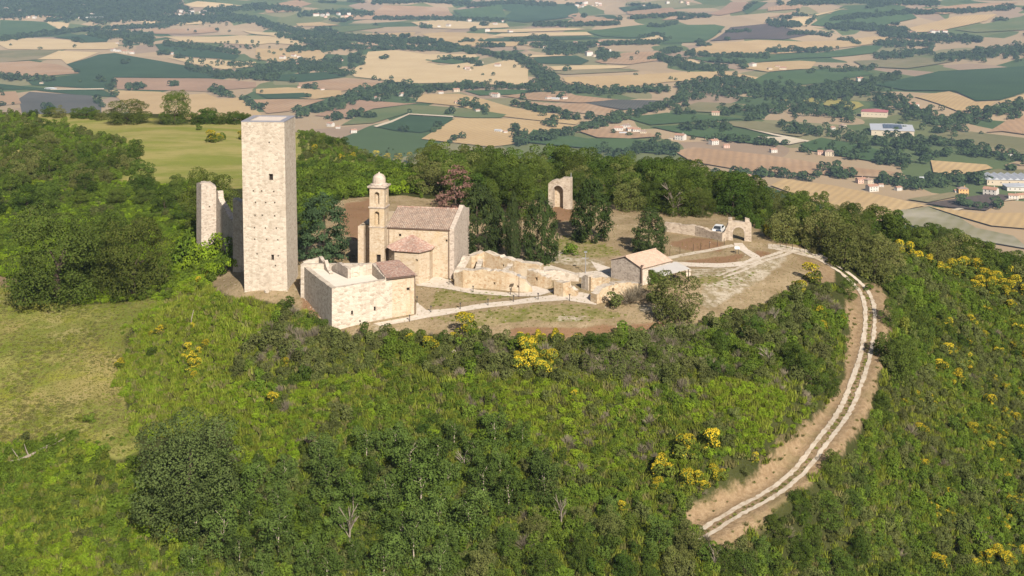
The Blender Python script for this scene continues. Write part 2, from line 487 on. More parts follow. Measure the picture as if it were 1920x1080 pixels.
def fast_mesh(name, V, F, mats, smooth=False, fmat=None):
    """V (n,3), F (m,k)"""
    V = np.asarray(V, np.float32); F = np.asarray(F, np.int32)
    me = bpy.data.meshes.new(name)
    me.vertices.add(len(V)); me.vertices.foreach_set('co', V.ravel())
    k = F.shape[1]
    me.loops.add(F.size); me.loops.foreach_set('vertex_index', F.ravel())
    me.polygons.add(len(F))
    me.polygons.foreach_set('loop_start', np.arange(0, F.size, k, dtype=np.int32))
    for m in mats:
        me.materials.append(MAT[m] if isinstance(m, str) else m)
    if fmat is not None:
        me.polygons.foreach_set('material_index', np.asarray(fmat, np.int32))
    me.polygons.foreach_set('use_smooth', np.full(len(F), smooth, bool))
    me.update(calc_edges=True)
    return me

class MB:
    def __init__(s):
        s.v = []; s.f = []; s.m = []
    def face(s, pts, m=0):
        i = len(s.v)
        s.v += [tuple(map(float, p)) for p in pts]
        s.f.append(tuple(range(i, i + len(pts)))); s.m.append(m)
    def box(s, o, u, v, w, m=0):
        """corner o and three edge vectors (right, back, up)"""
        o, u, v, w = (np.array(a, float) for a in (o, u, v, w))
        p = [o, o + u, o + u + v, o + v, o + w, o + u + w, o + u + v + w, o + v + w]
        for q in ((0, 1, 5, 4), (1, 2, 6, 5), (2, 3, 7, 6), (3, 0, 4, 7), (4, 5, 6, 7), (3, 2, 1, 0)):
            s.face([p[i] for i in q], m)
    def prism(s, poly, z0, z1, m=0, mtop=None, bottom=False):
        n = len(poly)
        z0 = z0 if hasattr(z0, '__len__') else [z0] * n
        z1 = z1 if hasattr(z1, '__len__') else [z1] * n
        for i in range(n):
            j = (i + 1) % n
            a, b = poly[i], poly[j]
            s.face([(a[0], a[1], z0[i]), (b[0], b[1], z0[j]), (b[0], b[1], z1[j]), (a[0], a[1], z1[i])], m)
        s.face([(p[0], p[1], z) for p, z in zip(poly, z1)], m if mtop is None else mtop)
    def tube(s, pts, rad, n=6, m=0):
        pts = [np.array(p, float) for p in pts]
        rings = []
        for i, p in enumerate(pts):
            d = pts[min(i + 1, len(pts) - 1)] - pts[max(i - 1, 0)]
            d = d / (np.linalg.norm(d) + 1e-9)
            a = np.cross(d, (0.3, 1, 0.2)); a /= np.linalg.norm(a) + 1e-9
            b = np.cross(d, a)
            r = rad[i] if hasattr(rad, '__len__') else rad
            base = len(s.v)
            for k in range(n):
                t = 2 * math.pi * k / n
                s.v.append(tuple(p + r * (math.cos(t) * a + math.sin(t) * b)))
            rings.append(base)
        for i in range(len(rings) - 1):
            for k in range(n):
                s.f.append((rings[i] + k, rings[i] + (k + 1) % n, rings[i + 1] + (k + 1) % n, rings[i + 1] + k)); s.m.append(m)
        s.f.append(tuple(rings[-1] + k for k in range(n))); s.m.append(m)
    def facade(s, p0, p1, z0, top, thick, holes=(), m=0, mh=None, jitter=0.0, step=None, sides=True, seed=0, mt=None):
        """A thick wall from p0 to p1 (front on the right hand side of travel towards... i.e. (dy,-dx)); top is a
        list of (u, z); holes are (u0, u1, za, zb, depth) recesses in the front."""
        p0 = np.array(p0[:2], float); p1 = np.array(p1[:2], float)
        ln = np.linalg.norm(p1 - p0); d = (p1 - p0) / ln; n = np.array([d[1], -d[0]])
        r = random.Random(seed)
        us = {0.0, ln}
        for t in top: us.add(min(max(t[0], 0), ln))
        for h in holes: us.add(h[0]); us.add(h[1])
        if step:
            k = max(1, int(ln / step))
            for i in range(1, k):
                u = ln * i / k
                if all(abs(u - q) > step * 0.3 for q in us): us.add(u)
        us = sorted(us)
        tu = [t[0] for t in top]; tz = [t[1] for t in top]
        z0f = z0 if callable(z0) else (lambda u: z0)
        tops = [float(np.interp(u, tu, tz)) + (r.uniform(-jitter, jitter) if jitter else 0) for u in us]
        def P(u, z, off=0.0):
            q = p0 + d * u + n * off
            return (q[0], q[1], z)
        mh = m if mh is None else mh
        for i in range(len(us) - 1):
            a, b = us[i], us[i + 1]
            hs = sorted([h for h in holes if h[0] <= a + 1e-6 and h[1] >= b - 1e-6], key=lambda h: h[2])
            zc = [z0f(a), z0f(b)]
            for h in hs:
                s.face([P(a, zc[0]), P(b, zc[1]), P(b, h[2]), P(a, h[2])], m)
                dp = h[4]
                s.face([P(a, h[2], -dp), P(b, h[2], -dp), P(b, h[3], -dp), P(a, h[3], -dp)], mh)
                s.face([P(a, h[2]), P(b, h[2]), P(b, h[2], -dp), P(a, h[2], -dp)], mh)
                s.face([P(a, h[3], -dp), P(b, h[3], -dp), P(b, h[3]), P(a, h[3])], mh)
                if abs(a - h[0]) < 1e-6:
                    s.face([P(a, h[2]), P(a, h[2], -dp), P(a, h[3], -dp), P(a, h[3])], mh)
                if abs(b - h[1]) < 1e-6:
                    s.face([P(b, h[2], -dp), P(b, h[2]), P(b, h[3]), P(b, h[3], -dp)], mh)
                zc = [h[3], h[3]]
            s.face([P(a, zc[0]), P(b, zc[1]), P(b, tops[i + 1]), P(a, tops[i])], m)
            s.face([P(a, tops[i]), P(b, tops[i + 1]), P(b, tops[i + 1], -thick), P(a, tops[i], -thick)], m if mt is None else mt)
            s.face([P(b, z0f(b), -thick), P(a, z0f(a), -thick), P(a, tops[i], -thick), P(b, tops[i + 1], -thick)], m)
        if sides:
            s.face([P(0, z0f(0), -thick), P(0, z0f(0)), P(0, tops[0]), P(0, tops[0], -thick)], m)
            s.face([P(ln, z0f(ln)), P(ln, z0f(ln), -thick), P(ln, tops[-1], -thick), P(ln, tops[-1])], m)
    def mesh(s, name, mats, smooth=False):
        me = bpy.data.meshes.new(name)
        me.from_pydata(s.v, [], s.f)
        for m in mats: me.materials.append(MAT[m] if isinstance(m, str) else m)
        me.polygons.foreach_set('material_index', s.m)
        if smooth: me.polygons.foreach_set('use_smooth', [True] * len(s.f))
        me.update()
        return me
    def build(s, name, mats, parent=None, smooth=False, local=True):
        if isinstance(mats, str): mats = [mats]
        if parent is not None and local:
            q = parent
            off = np.zeros(3)
            while q is not None:
                off += np.array(q.location); q = q.parent
            s.v = [(v[0] - off[0], v[1] - off[1], v[2] - off[2]) for v in s.v]
        return link(name, s.mesh(name, mats, smooth), parent)

def empty(name, loc, label, cat, group=None):
    o = link(name, None, None, loc)
    o.empty_display_size = 0.5
    return props(o, label, cat, group)

# ---------------------------------------------------------------- ground zones (what grows or lies where)
Z_PLATEAU = [(392, 528), (430, 480), (470, 470), (560, 470), (640, 372), (760, 366), (900, 380), (1040, 372), (1180, 385), (1340, 385), (1440, 440), (1500, 462),
             (1545, 500), (1520, 520), (1500, 545), (1430, 575), (1390, 592), (1300, 612), (1250, 618), (1180, 632), (1090, 640), (960, 640), (860, 634), (760, 628), (690, 628),
             (622, 626), (600, 604), (540, 580), (510, 566), (450, 560), (400, 545)]
Z_RUST = [[(640, 400), (650, 378), (720, 372), (740, 420), (690, 452), (645, 447)], [(1030, 385), (1078, 388), (1082, 412), (1040, 418)],
          [(1250, 455), (1300, 446), (1360, 452), (1350, 470), (1280, 470)], [(1100, 492), (1290, 490), (1400, 470), (1380, 498), (1290, 500)],
          [(960, 612), (1180, 612), (1260, 600), (1220, 622), (1050, 636), (960, 634)], [(560, 540), (600, 530), (620, 600), (560, 590)], [(1410, 462), (1450, 478), (1420, 490)]]
Z_LAWN = [[(800, 598), (880, 588), (1000, 572), (1060, 570), (1130, 580), (1180, 592), (1100, 602), (1000, 600), (880, 612)], [(1010, 505), (1030, 462), (1060, 440), (1130, 455), (1170, 478), (1090, 482)],
          [(820, 540), (860, 545), (970, 555), (880, 566), (810, 575)], [(1290, 520), (1380, 508), (1420, 512), (1370, 540), (1300, 535)]]
Z_PALE = [[(1310, 560), (1320, 535), (1380, 515), (1470, 480), (1480, 490), (1420, 530), (1370, 560), (1330, 580)], [(1010, 475), (1060, 470), (1140, 490), (1130, 503), (1040, 497)],
          [(1180, 570), (1250, 575), (1255, 600), (1200, 588)], [(1040, 590), (1100, 592), (1120, 602), (1050, 600)], [(1290, 505), (1390, 500), (1480, 470), (1470, 484), (1400, 512), (1300, 520)], [(700, 610), (760, 618), (740, 630), (690, 628)]]
Z_MEADOW = [[(-900, 520), (0, 530), (60, 560), (130, 572), (240, 566), (330, 555), (300, 572), (262, 610), (235, 660), (222, 720), (240, 780), (260, 830), (235, 860), (150, 835), (70, 828), (0, 840), (-900, 870)],
            [(80, 205), (300, 232), (465, 225), (560, 225), (760, 300), (690, 325), (560, 305), (460, 350), (380, 345), (300, 345), (240, 350), (180, 300), (100, 230)], [(-900, 235), (0, 215), (100, 210), (130, 330), (-900, 380)],
            [(1660, 470), (1760, 500), (1920, 550), (2200, 640), (2200, 620), (1930, 535), (1770, 488), (1690, 462)]]
Z_BARE = [[(1585, 540), (1612, 530), (1650, 535), (1672, 575), (1668, 640), (1650, 700), (1622, 790), (1560, 865), (1480, 940), (1400, 1000), (1340, 1060), (1290, 1010), (1280, 950), (1340, 930), (1410, 890), (1480, 820), (1540, 770), (1580, 720), (1592, 640)],
          [(1470, 462), (1545, 480), (1572, 500), (1560, 530), (1530, 525), (1510, 500)], [(-60, 522), (30, 515), (30, 535), (-60, 545)]]
ZPOLY = dict(plateau=[Z_PLATEAU], rust=Z_RUST, lawn=Z_LAWN, pale=Z_PALE, meadow=Z_MEADOW, bare=Z_BARE, back_meadow=Z_MEADOW[1:3])
GPX = np.repeat(GCOLS[None, :], len(GROWS), 0)
GPY = np.where(GROWS[:, None] > 95, (HC - GZ) * FPX / np.maximum(GROWS[:, None], 90) - 100, 9999)
nearmask = (GROWS[:, None] < np.interp(GPX, RC_PX, RC_D) + 25)
ZONE = {}
for k, polys in ZPOLY.items():
    a = np.zeros(GPX.shape)
    for p in polys:
        a = np.maximum(a, (inpoly(GPX + (4 * vnoise(GX, GY, 2.2, 11) + (16 * vnoise(GX, GY, 5.0, 13) + 8 * vnoise(GX, GY, 1.8, 15) if k in ('meadow', 'back_meadow') else 0)), GPY + (4 * vnoise(GX, GY, 2.2, 12) + (10 * vnoise(GX, GY, 5.0, 14) if k == 'meadow' else 0)), p) & nearmask).astype(float))
    for _ in range(3 if k == 'meadow' else 1):
        b = a.copy(); b[1:-1, 1:-1] = (a[1:-1, 1:-1] * 2 + a[:-2, 1:-1] + a[2:, 1:-1] + a[1:-1, :-2] + a[1:-1, 2:]) / 6.0
        a = b
    ZONE[k] = a

def grid_mesh(name, r0, r1, mats, attrs=None):
    nr = r1 - r0; nc = len(GCOLS)
    V = np.stack([GX[r0:r1], GY[r0:r1], GZ[r0:r1]], -1).reshape(-1, 3)
    i = np.arange(nr - 1)[:, None] * nc + np.arange(nc - 1)[None, :]
    F = np.stack([i, i + 1, i + 1 + nc, i + nc], -1).reshape(-1, 4)
    me = fast_mesh(name, V, F, mats, True)
    if attrs:
        for k, a in attrs.items():
            at = me.attributes.new(k, 'FLOAT', 'POINT')
            at.data.foreach_set('value', a[r0:r1].astype(np.float32).ravel())
    return me

def attr(nt, name):
    return N(nt, 'ShaderNodeAttribute', attribute_name=name).outputs['Fac']

m, nt, out = nmat('hill_soil'); MAT['hill_soil'] = m
o = objco(nt)
n_big = noise(nt, o, 0.035, 4, 0.6)
n_mid = noise(nt, o, 0.22, 5, 0.65)
n_fin = noise(nt, o, 1.6, 5, 0.7)
n_tin = noise(nt, o, 6.0, 3, 0.7)
scrub = mix(nt, n_mid, (0.032, 0.042, 0.013), (0.066, 0.068, 0.025))  # soil darkened so that gaps between bushes read as shade
# left and back meadows: yellow-green, tan and green drifts
mead = mix(nt, smoothf(nt, n_mid, 0.38, 0.62), (0.140, 0.165, 0.034), (0.240, 0.220, 0.080))
mead = mix(nt, math_(nt, 'MULTIPLY', smoothf(nt, noise(nt, o, 0.06, 5, 0.6), 0.48, 0.66), 0.65), mead, (0.255, 0.195, 0.095))
mead = mix(nt, math_(nt, 'MULTIPLY', smoothf(nt, noise(nt, scaled(nt, o, (1, 1.6, 1)), 0.11, 4, 0.6), 0.5, 0.68), 0.8), mead, (0.195, 0.195, 0.028))
mead = mix(nt, math_(nt, 'MULTIPLY', smoothf(nt, n_big, 0.47, 0.60), 0.75), mead, (0.105, 0.130, 0.026))
mead = mix(nt, math_(nt, 'MULTIPLY', smoothf(nt, noise(nt, o, 0.09, 6, 0.7), 0.54, 0.66), 0.6), mead, (0.29, 0.235, 0.125))
dry = mix(nt, smoothf(nt, n_mid, 0.35, 0.65), (0.250, 0.185, 0.108), (0.345, 0.265, 0.165))
dry = mix(nt, math_(nt, 'MULTIPLY', smoothf(nt, n_fin, 0.48, 0.68), 0.5), dry, (0.165, 0.145, 0.065))
dry = mix(nt, math_(nt, 'MULTIPLY', smoothf(nt, noise(nt, o, 0.5, 5, 0.7), 0.58, 0.72), 0.5), dry, (0.46, 0.38, 0.27))
lawn = mix(nt, smoothf(nt, noise(nt, o, 0.4, 5, 0.7), 0.36, 0.62), (0.165, 0.160, 0.052), (0.300, 0.240, 0.130))
rust = mix(nt, n_mid, (0.205, 0.115, 0.065), (0.275, 0.175, 0.105))
pale = mix(nt, smoothf(nt, noise(nt, o, 0.7, 5, 0.7), 0.36, 0.6), (0.50, 0.435, 0.345), (0.26, 0.21, 0.125))
bare = mix(nt, smoothf(nt, n_fin, 0.35, 0.65), (0.225, 0.155, 0.092), (0.300, 0.218, 0.135))
bare = mix(nt, math_(nt, 'MULTIPLY', smoothf(nt, n_mid, 0.48, 0.66), 0.65), bare, (0.165, 0.135, 0.066))
def zmask(name, lo=0.25, hi=0.75):
    a = attr(nt, name)
    a = math_(nt, 'ADD', a, math_(nt, 'MULTIPLY', math_(nt, 'SUBTRACT', n_fin, 0.5), 0.7))
    return smoothf(nt, a, lo, hi)
back_meadow = mix(nt, smoothf(nt, noise(nt, scaled(nt, o, (0.35, 1, 1)), 0.10, 5, 0.6), 0.36, 0.62), (0.200, 0.218, 0.052), (0.315, 0.275, 0.105))  # back meadow: a lighter, yellower mix than the left one
back_meadow = mix(nt, math_(nt, 'MULTIPLY', smoothf(nt, n_mid, 0.5, 0.7), 0.4), back_meadow, (0.17, 0.185, 0.045))
mead = mix(nt, 1.0, mead, (1.16, 1.18, 1.05), 'MULTIPLY')
mead = mix(nt, attr(nt, 'back_meadow'), mead, back_meadow)
col = mix(nt, zmask('meadow'), scrub, mead)
col = mix(nt, zmask('plateau'), col, dry)
col = mix(nt, zmask('lawn'), col, lawn)
col = mix(nt, zmask('rust', 0.3, 0.9), col, rust)
col = mix(nt, math_(nt, 'MULTIPLY', zmask('pale', 0.3, 0.9), 0.9), col, pale)
col = mix(nt, zmask('bare'), col, bare)
col = mix(nt, 0.6, col, mix(nt, n_tin, (0.22, 0.22, 0.2), (0.80, 0.80, 0.78)), 'SOFT_LIGHT')
surf(nt, out, col, 0.97, math_(nt, 'ADD', n_fin, math_(nt, 'MULTIPLY', n_tin, 0.4)), 0.9, 0.25, 0.02)

m, nt, out = nmat('valley_soil'); MAT['valley_soil'] = m
o = objco(nt)
wv = N(nt, 'ShaderNodeTexNoise'); L(nt, o, wv.inputs['Vector']); wv.inputs['Scale'].default_value = 0.002
ws = N(nt, 'ShaderNodeVectorMath', operation='SCALE'); L(nt, wv.outputs['Color'], ws.inputs[0]); ws.inputs['Scale'].default_value = 260
wa = N(nt, 'ShaderNodeVectorMath', operation='ADD'); L(nt, o, wa.inputs[0]); L(nt, ws.outputs[0], wa.inputs[1])
fl = N(nt, 'ShaderNodeVectorMath', operation='MULTIPLY'); L(nt, wa.outputs[0], fl.inputs[0]); fl.inputs[1].default_value = (1, 1, 0)
v1 = N(nt, 'ShaderNodeTexVoronoi'); L(nt, scaled(nt, fl.outputs[0], (1 / 130, 1 / 230, 1), (0, 0, 0.5)), v1.inputs['Vector']); v1.inputs['Scale'].default_value = 1.0
sep = N(nt, 'ShaderNodeSeparateColor'); L(nt, v1.outputs['Color'], sep.inputs[0])
fcol = N(nt, 'ShaderNodeValToRGB'); fcol.color_ramp.interpolation = 'CONSTANT'
stops = [(0, (0.33, 0.245, 0.15)), (.22, (0.095, 0.125, 0.05)), (.38, (0.36, 0.265, 0.16)), (.52, (0.20, 0.185, 0.095)), (.64, (0.065, 0.10, 0.04)), (.78, (0.28, 0.205, 0.14)), (.9, (0.13, 0.145, 0.06))]
cr = fcol.color_ramp
while len(cr.elements) < len(stops): cr.elements.new(0.5)
for e_, (p_, c_) in zip(cr.elements, stops): e_.position = p_; e_.color = (*c_, 1)
L(nt, sep.outputs[0], fcol.inputs[0])
nn = noise(nt, o, 0.012, 4, 0.6)
col = mix(nt, 0.45, fcol.outputs[0], mix(nt, nn, (0.3, 0.3, 0.3), (0.72, 0.72, 0.7)), 'SOFT_LIGHT')
surf(nt, out, col, 0.97, None, spec=0.02)

RSPLIT = int(np.searchsorted(GROWS, 560))
hill = link('ground', grid_mesh('ground', 0, RSPLIT + 1, ['hill_soil'], ZONE)); props(hill, kind='structure')
val = link('valley_floor', grid_mesh('valley_floor', RSPLIT, len(GROWS), ['valley_soil'])); props(val, kind='structure')

# ---------------------------------------------------------------- sheets that lie on the ground
def drape(name, polys, mat, off, kind='structure', maxlen=3.0, pix=True, rel=0.0):
    bm = bmesh.new()
    for poly in polys:
        pts = hit([p[0] for p in poly], [p[1] for p in poly]) if pix else np.array([(p[0], p[1], 0) for p in poly])
        vs = [bm.verts.new((p[0], p[1], 0)) for p in pts]
        try:
            bm.faces.new(vs)
        except ValueError:
            pass
    bmesh.ops.triangulate(bm, faces=bm.faces[:])
    for _ in range(6):
        lim = maxlen
        es = [e for e in bm.edges if e.calc_length() > max(lim, rel * e.verts[0].co.y)]
        if not es: break
        bmesh.ops.subdivide_edges(bm, edges=es, cuts=1)
        bmesh.ops.triangulate(bm, faces=[f for f in bm.faces if len(f.verts) > 3])
    xs = np.array([v.co.x for v in bm.verts]); ys = np.array([v.co.y for v in bm.verts])
    zs = gz(xs, ys) + off + (0.00028 * ys if rel else 0)
    for v, z in zip(bm.verts, zs): v.co.z = z
    bmesh.ops.recalc_face_normals(bm, faces=bm.faces[:])
    for f in bm.faces:
        if f.normal.z < 0: f.normal_flip()
        f.smooth = True
    me = bpy.data.meshes.new(name); bm.to_mesh(me); bm.free()
    me.materials.append(MAT[mat])
    return props(link(name, me), kind=kind)

def ribbon(name, pts, width, mat, off, wob=0.0, kind='structure', seed=1, step=0.8):
    """a strip of ground along world points (x, y)"""
    P = np.array([p[:2] for p in pts], float)
    seg = np.r_[0, np.cumsum(np.linalg.norm(np.diff(P, axis=0), axis=1))]
    n = max(3, int(seg[-1] / step))
    s = np.linspace(0, seg[-1], n)
    # smooth by Catmull-like resampling
    xs = np.interp(s, seg, P[:, 0]); ys = np.interp(s, seg, P[:, 1])
    xp, yp = xs, ys
    dx = np.gradient(xp); dy = np.gradient(yp); l = np.hypot(dx, dy) + 1e-9
    nx, ny = -dy / l, dx / l
    r = np.random.default_rng(seed)
    w = np.interp(np.linspace(0, 1, n), np.linspace(0, 1, len(width)), width) if hasattr(width, '__len__') else np.full(n, width)
    cols = 5
    V = []
    for c in range(cols):
        t = c / (cols - 1) - 0.5
        j = r.normal(0, wob, n) if c in (0, cols - 1) and wob else 0
        X = xp + nx * (w * t + j); Y = yp + ny * (w * t + j)
        V.append(np.stack([X, Y, gz(X, Y) + off], -1))
    V = np.stack(V, 1).reshape(-1, 3)
    i = np.arange(n - 1)[:, None] * cols + np.arange(cols - 1)[None]
    F = np.stack([i + 1, i, i + cols, i + cols + 1], -1).reshape(-1, 4)
    me = fast_mesh(name, V, F, [mat], True)
    return props(link(name, me), kind=kind)

m, nt, out = nmat('gravel'); MAT['gravel'] = m
o = objco(nt)
g1 = noise(nt, o, 1.2, 5, 0.7); g2 = noise(nt, o, 14, 3, 0.7)
col = mix(nt, smoothf(nt, g1, 0.35, 0.65), (0.60, 0.53, 0.45), (0.50, 0.43, 0.345))
col = mix(nt, math_(nt, 'MULTIPLY', smoothf(nt, g2, 0.5, 0.75), 0.3), col, (0.33, 0.28, 0.22))
surf(nt, out, col, 0.97, g2, 0.5, 0.05, 0.02)
m, nt, out = nmat('track_gravel'); MAT['track_gravel'] = m
o = objco(nt)
g1 = noise(nt, o, 0.9, 5, 0.75); g2 = noise(nt, o, 7, 4, 0.7)
col = mix(nt, smoothf(nt, g1, 0.30, 0.56), (0.33, 0.26, 0.18), (0.50, 0.435, 0.35))
col = mix(nt, math_(nt, 'MULTIPLY', smoothf(nt, g2, 0.55, 0.75), 0.3), col, (0.32, 0.26, 0.19))
surf(nt, out, col, 0.97, g2, 0.6, 0.06, 0.02)
# ---------------------------------------------------------------- paths and roads
drape('gravel_path', [[(700, 607), (760, 596), (780, 590), (781, 566), (800, 582), (860, 577), (960, 564), (1005, 557), (1040, 553), (1090, 548), (1122, 556), (1118, 572),
                      (1062, 563), (1005, 567), (955, 573), (870, 584), (800, 596), (760, 604), (715, 612)]], 'gravel', 0.035, maxlen=1.6)
drape('gravel_path', [[(780, 520), (812, 516), (845, 526), (852, 534), (895, 544), (950, 549), (990, 549), (985, 538), (1000, 536), (1040, 546), (1005, 556), (950, 556), (885, 551), (830, 541), (781, 536)]], 'gravel', 0.05, maxlen=1.6)
drape('gravel_path', [[(1376, 456), (1392, 456), (1402, 467), (1424, 480), (1428, 490), (1404, 498), (1350, 502), (1290, 500), (1262, 497), (1262, 491), (1300, 493), (1350, 494), (1396, 490), (1410, 484), (1392, 472), (1378, 464)]], 'gravel', 0.04, maxlen=1.6)
drape('gravel_path', [[(1372, 458), (1378, 462), (1330, 472), (1280, 481), (1250, 488), (1246, 483), (1290, 474), (1340, 465)]], 'track_gravel', 0.03, maxlen=1.6)
drape('gravel_path', [[(1108, 490), (1144, 502), (1146, 520), (1110, 524), (1085, 520), (1018, 515), (1010, 504), (1030, 497), (1080, 512), (1120, 508)]], 'gravel', 0.03, maxlen=1.6)
drape('gravel_path', [[(1440, 457), (1480, 462), (1535, 474), (1554, 486), (1546, 491), (1500, 478), (1440, 466)]], 'track_gravel', 0.03, maxlen=1.6)

def offset_line(P, d):
    P = np.array(P)[:, :2]
    t = np.gradient(P, axis=0); t /= np.linalg.norm(t, axis=1)[:, None]
    return P + np.stack([-t[:, 1], t[:, 0]], 1) * d
tr = [(1490, 468), (1440, 484), (1390, 505), (1350, 520)]
tw = smooth_line(hit([p[0] for p in tr], [p[1] for p in tr]), 6.0)
for d, w, sd in ((0.66, 0.62, 3), (-0.66, 0.56, 4)):
    ribbon('wheel_track', offset_line(rw, d), w, 'track_gravel', 0.09, 0.06, seed=sd, step=0.5)
    ribbon('wheel_track', offset_line(tw, d * 0.8), [0.8, 0.8, 0.7, 0.4], 'track_gravel', 0.07, 0.035, seed=sd + 5, step=0.5)

# ---------------------------------------------------------------- the tall tower
def tower():
    z0 = -1.6; zt = 24.0; W_ = 6.35; D_ = 6.6
    yaw = math.radians(-4)
    r = np.array([math.cos(yaw), math.sin(yaw)]); b = np.array([-math.sin(yaw), math.cos(yaw)])
    FL = np.array([-38.95, 186.3]); FR = FL + r * W_; BR = FR + b * D_; BL = FL + b * D_
    t = empty('stone_tower', (FL[0], FL[1], 0), 'tall square pale stone tower with flat top at the left end of the ruins', 'tower')
    def lean(mb):
        mb.v = [(x - 0.46 * z / 24.0, y, z) for x, y, z in mb.v]
    put = []
    holes = []
    def u_(cx): return (340 + cx / 6 - 461) / 79.0 * W_
    def z_(cy, oy): return (537 - (oy + cy / 6)) / 308.0 * 24.0
    wins = [(1042, 70, 320, .62, .95), (1043, 970, 320, .42, .85)]
    for cx, cy_, oy, w, h in wins:
        u, z = u_(cx), z_(cy_, oy)
        holes.append((u - w / 2, u + w / 2, z - h / 2, z + h / 2, 0.75))
    for cx, cy_ in [(845, 228), (935, 228), (1070, 230), (865, 355), (978, 356), (1078, 355), (858, 500), (938, 499), (1075, 503), (850, 640), (970, 641), (1090, 640), (850, 770), (980, 768), (1105, 772), (872, 933), (1105, 950), (1072, 1060), (1030, -318), (1042, 0)]:
        u, z = u_(cx), z_(cy_, 320)
        if cy_ == 0: continue
        put.append((u - .11, u + .11, z - .12, z + .12, 0.45))
    mb = MB(); mb.facade(FL, FR, z0, [(0, zt), (W_, zt)], 1.05, holes + put, 0, 0, sides=False)
    side_holes = [(2.2 + .1, 2.45, zz, zz + .24, 0.45) for zz in (16.5, 13.7, 10.6, 6.9)] + [(4.6, 4.83, zz, zz + .24, .45) for zz in (16.4, 13.8, 10.7)]
    mb.facade(FR, BR, z0, [(0, zt), (D_, zt)], 1.05, side_holes, 0, 0, sides=False)
    mb.facade(BR, BL, z0, [(0, zt), (W_, zt)], 1.05, (), 0, sides=False)
    mb.facade(BL, FL, z0, [(0, zt), (D_, zt)], 1.05, (), 0, sides=False)
    # drop the facades' own top strips: the coping covers them
    lean(mb); mb.build('wall', 'tower_stone', t)
    # coping ring, a touch proud, and the sunken roof floor
    cp = MB()
    e = 0.03
    def ring(o_in, z):
        c = (FL + FR + BR + BL) / 4
        return [c + (p - c) * s_ for p, s_ in zip((FL, FR, BR, BL), [o_in] * 4)]
    O = ring(1.012, 0); I = ring(0.74, 0)
    for i in range(4):
        j = (i + 1) % 4
        cp.face([(*O[i], zt + .10), (*O[j], zt + .10), (*I[j], zt + .10), (*I[i], zt + .10)])
        cp.face([(*O[i], zt + .004), (*O[j], zt + .004), (*O[j], zt + .10), (*O[i], zt + .10)])
        cp.face([(*I[j], zt - .35), (*I[i], zt - .35), (*I[i], zt + .10), (*I[j], zt + .10)])
    lean(cp); cp.build('coping', 'coping', t)
    fl = MB(); fl.face([(*p, zt - .02) for p in ring(0.75, 0)]); lean(fl); fl.build('roof_floor', 'tower_roof', t)
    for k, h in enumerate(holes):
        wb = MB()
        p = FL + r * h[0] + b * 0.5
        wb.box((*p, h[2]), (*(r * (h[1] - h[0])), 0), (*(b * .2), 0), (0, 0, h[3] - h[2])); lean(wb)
        wb.build('window', 'painted_void', t)
    return t
tower()

# ---------------------------------------------------------------- ruined curtain wall behind the tower
def curtain():
    t = empty('curtain_wall', (-47, 207, -1), 'ruined curtain wall with tall end pier and sloping broken top left of tower', 'ruin')
    # end pier: left face and front face
    a = W(370, 341, 9.6)[:2]; 
    A = np.array([-52.9, 214.6]); B = np.array([-51.6, 212.6]); C = np.array([-49.3, 213.3]); D = np.array([-50.5, 215.6])
    mb = MB()
    mb.facade(A, B, -5, [(0, 9.9), (2.4, 10.1)], 1.0, (), 0, jitter=.12, step=.6, sides=False, seed=1)
    mb.facade(B, C, -5, [(0, 10.1), (1.4, 10.2), (2.4, 9.4)], 1.9, [(1.2, 1.45, 6.1, 6.35, .4)], 0, jitter=.10, step=.5, seed=2)
    mb.build('pier', 'wall_stone', t)
    mb = MB()
    E = np.array([-42.6, 201.6])
    ln = np.linalg.norm(E - C)
    tops = [(0, 8.9), (1.0, 8.9), (1.3, 7.7), (3.4, 7.0), (5.2, 6.4), (7.2, 5.6), (9.5, 5.4), (11, 4.6), (ln, 4.2)]
    mb.facade(C, E, -5, tops, 0.9, [(3.2, 3.45, 3.6, 3.85, .4), (5.6, 5.8, 1.2, 1.5, .4), (2.1, 2.3, 4.6, 4.8, .4)], 0, jitter=.16, step=.5, seed=3)
    mb.build('wall', 'wall_stone', t)
    mb = MB()
    F = np.array([-43.7, 200.4]); G = np.array([-42.0, 198.4]); H = np.array([-38.6, 197.0])
    mb.facade(F, G, -5, [(0, 10.2), (2.6, 9.9)], 1.0, (), 0, jitter=.1, step=.6, sides=False, seed=4)
    mb.facade(G, H, -5, [(0, 9.9), (3.6, 11.0)], 1.6, (), 0, jitter=.1, step=.6, seed=5)
    mb.build('buttress', 'wall_stone', t)
curtain()

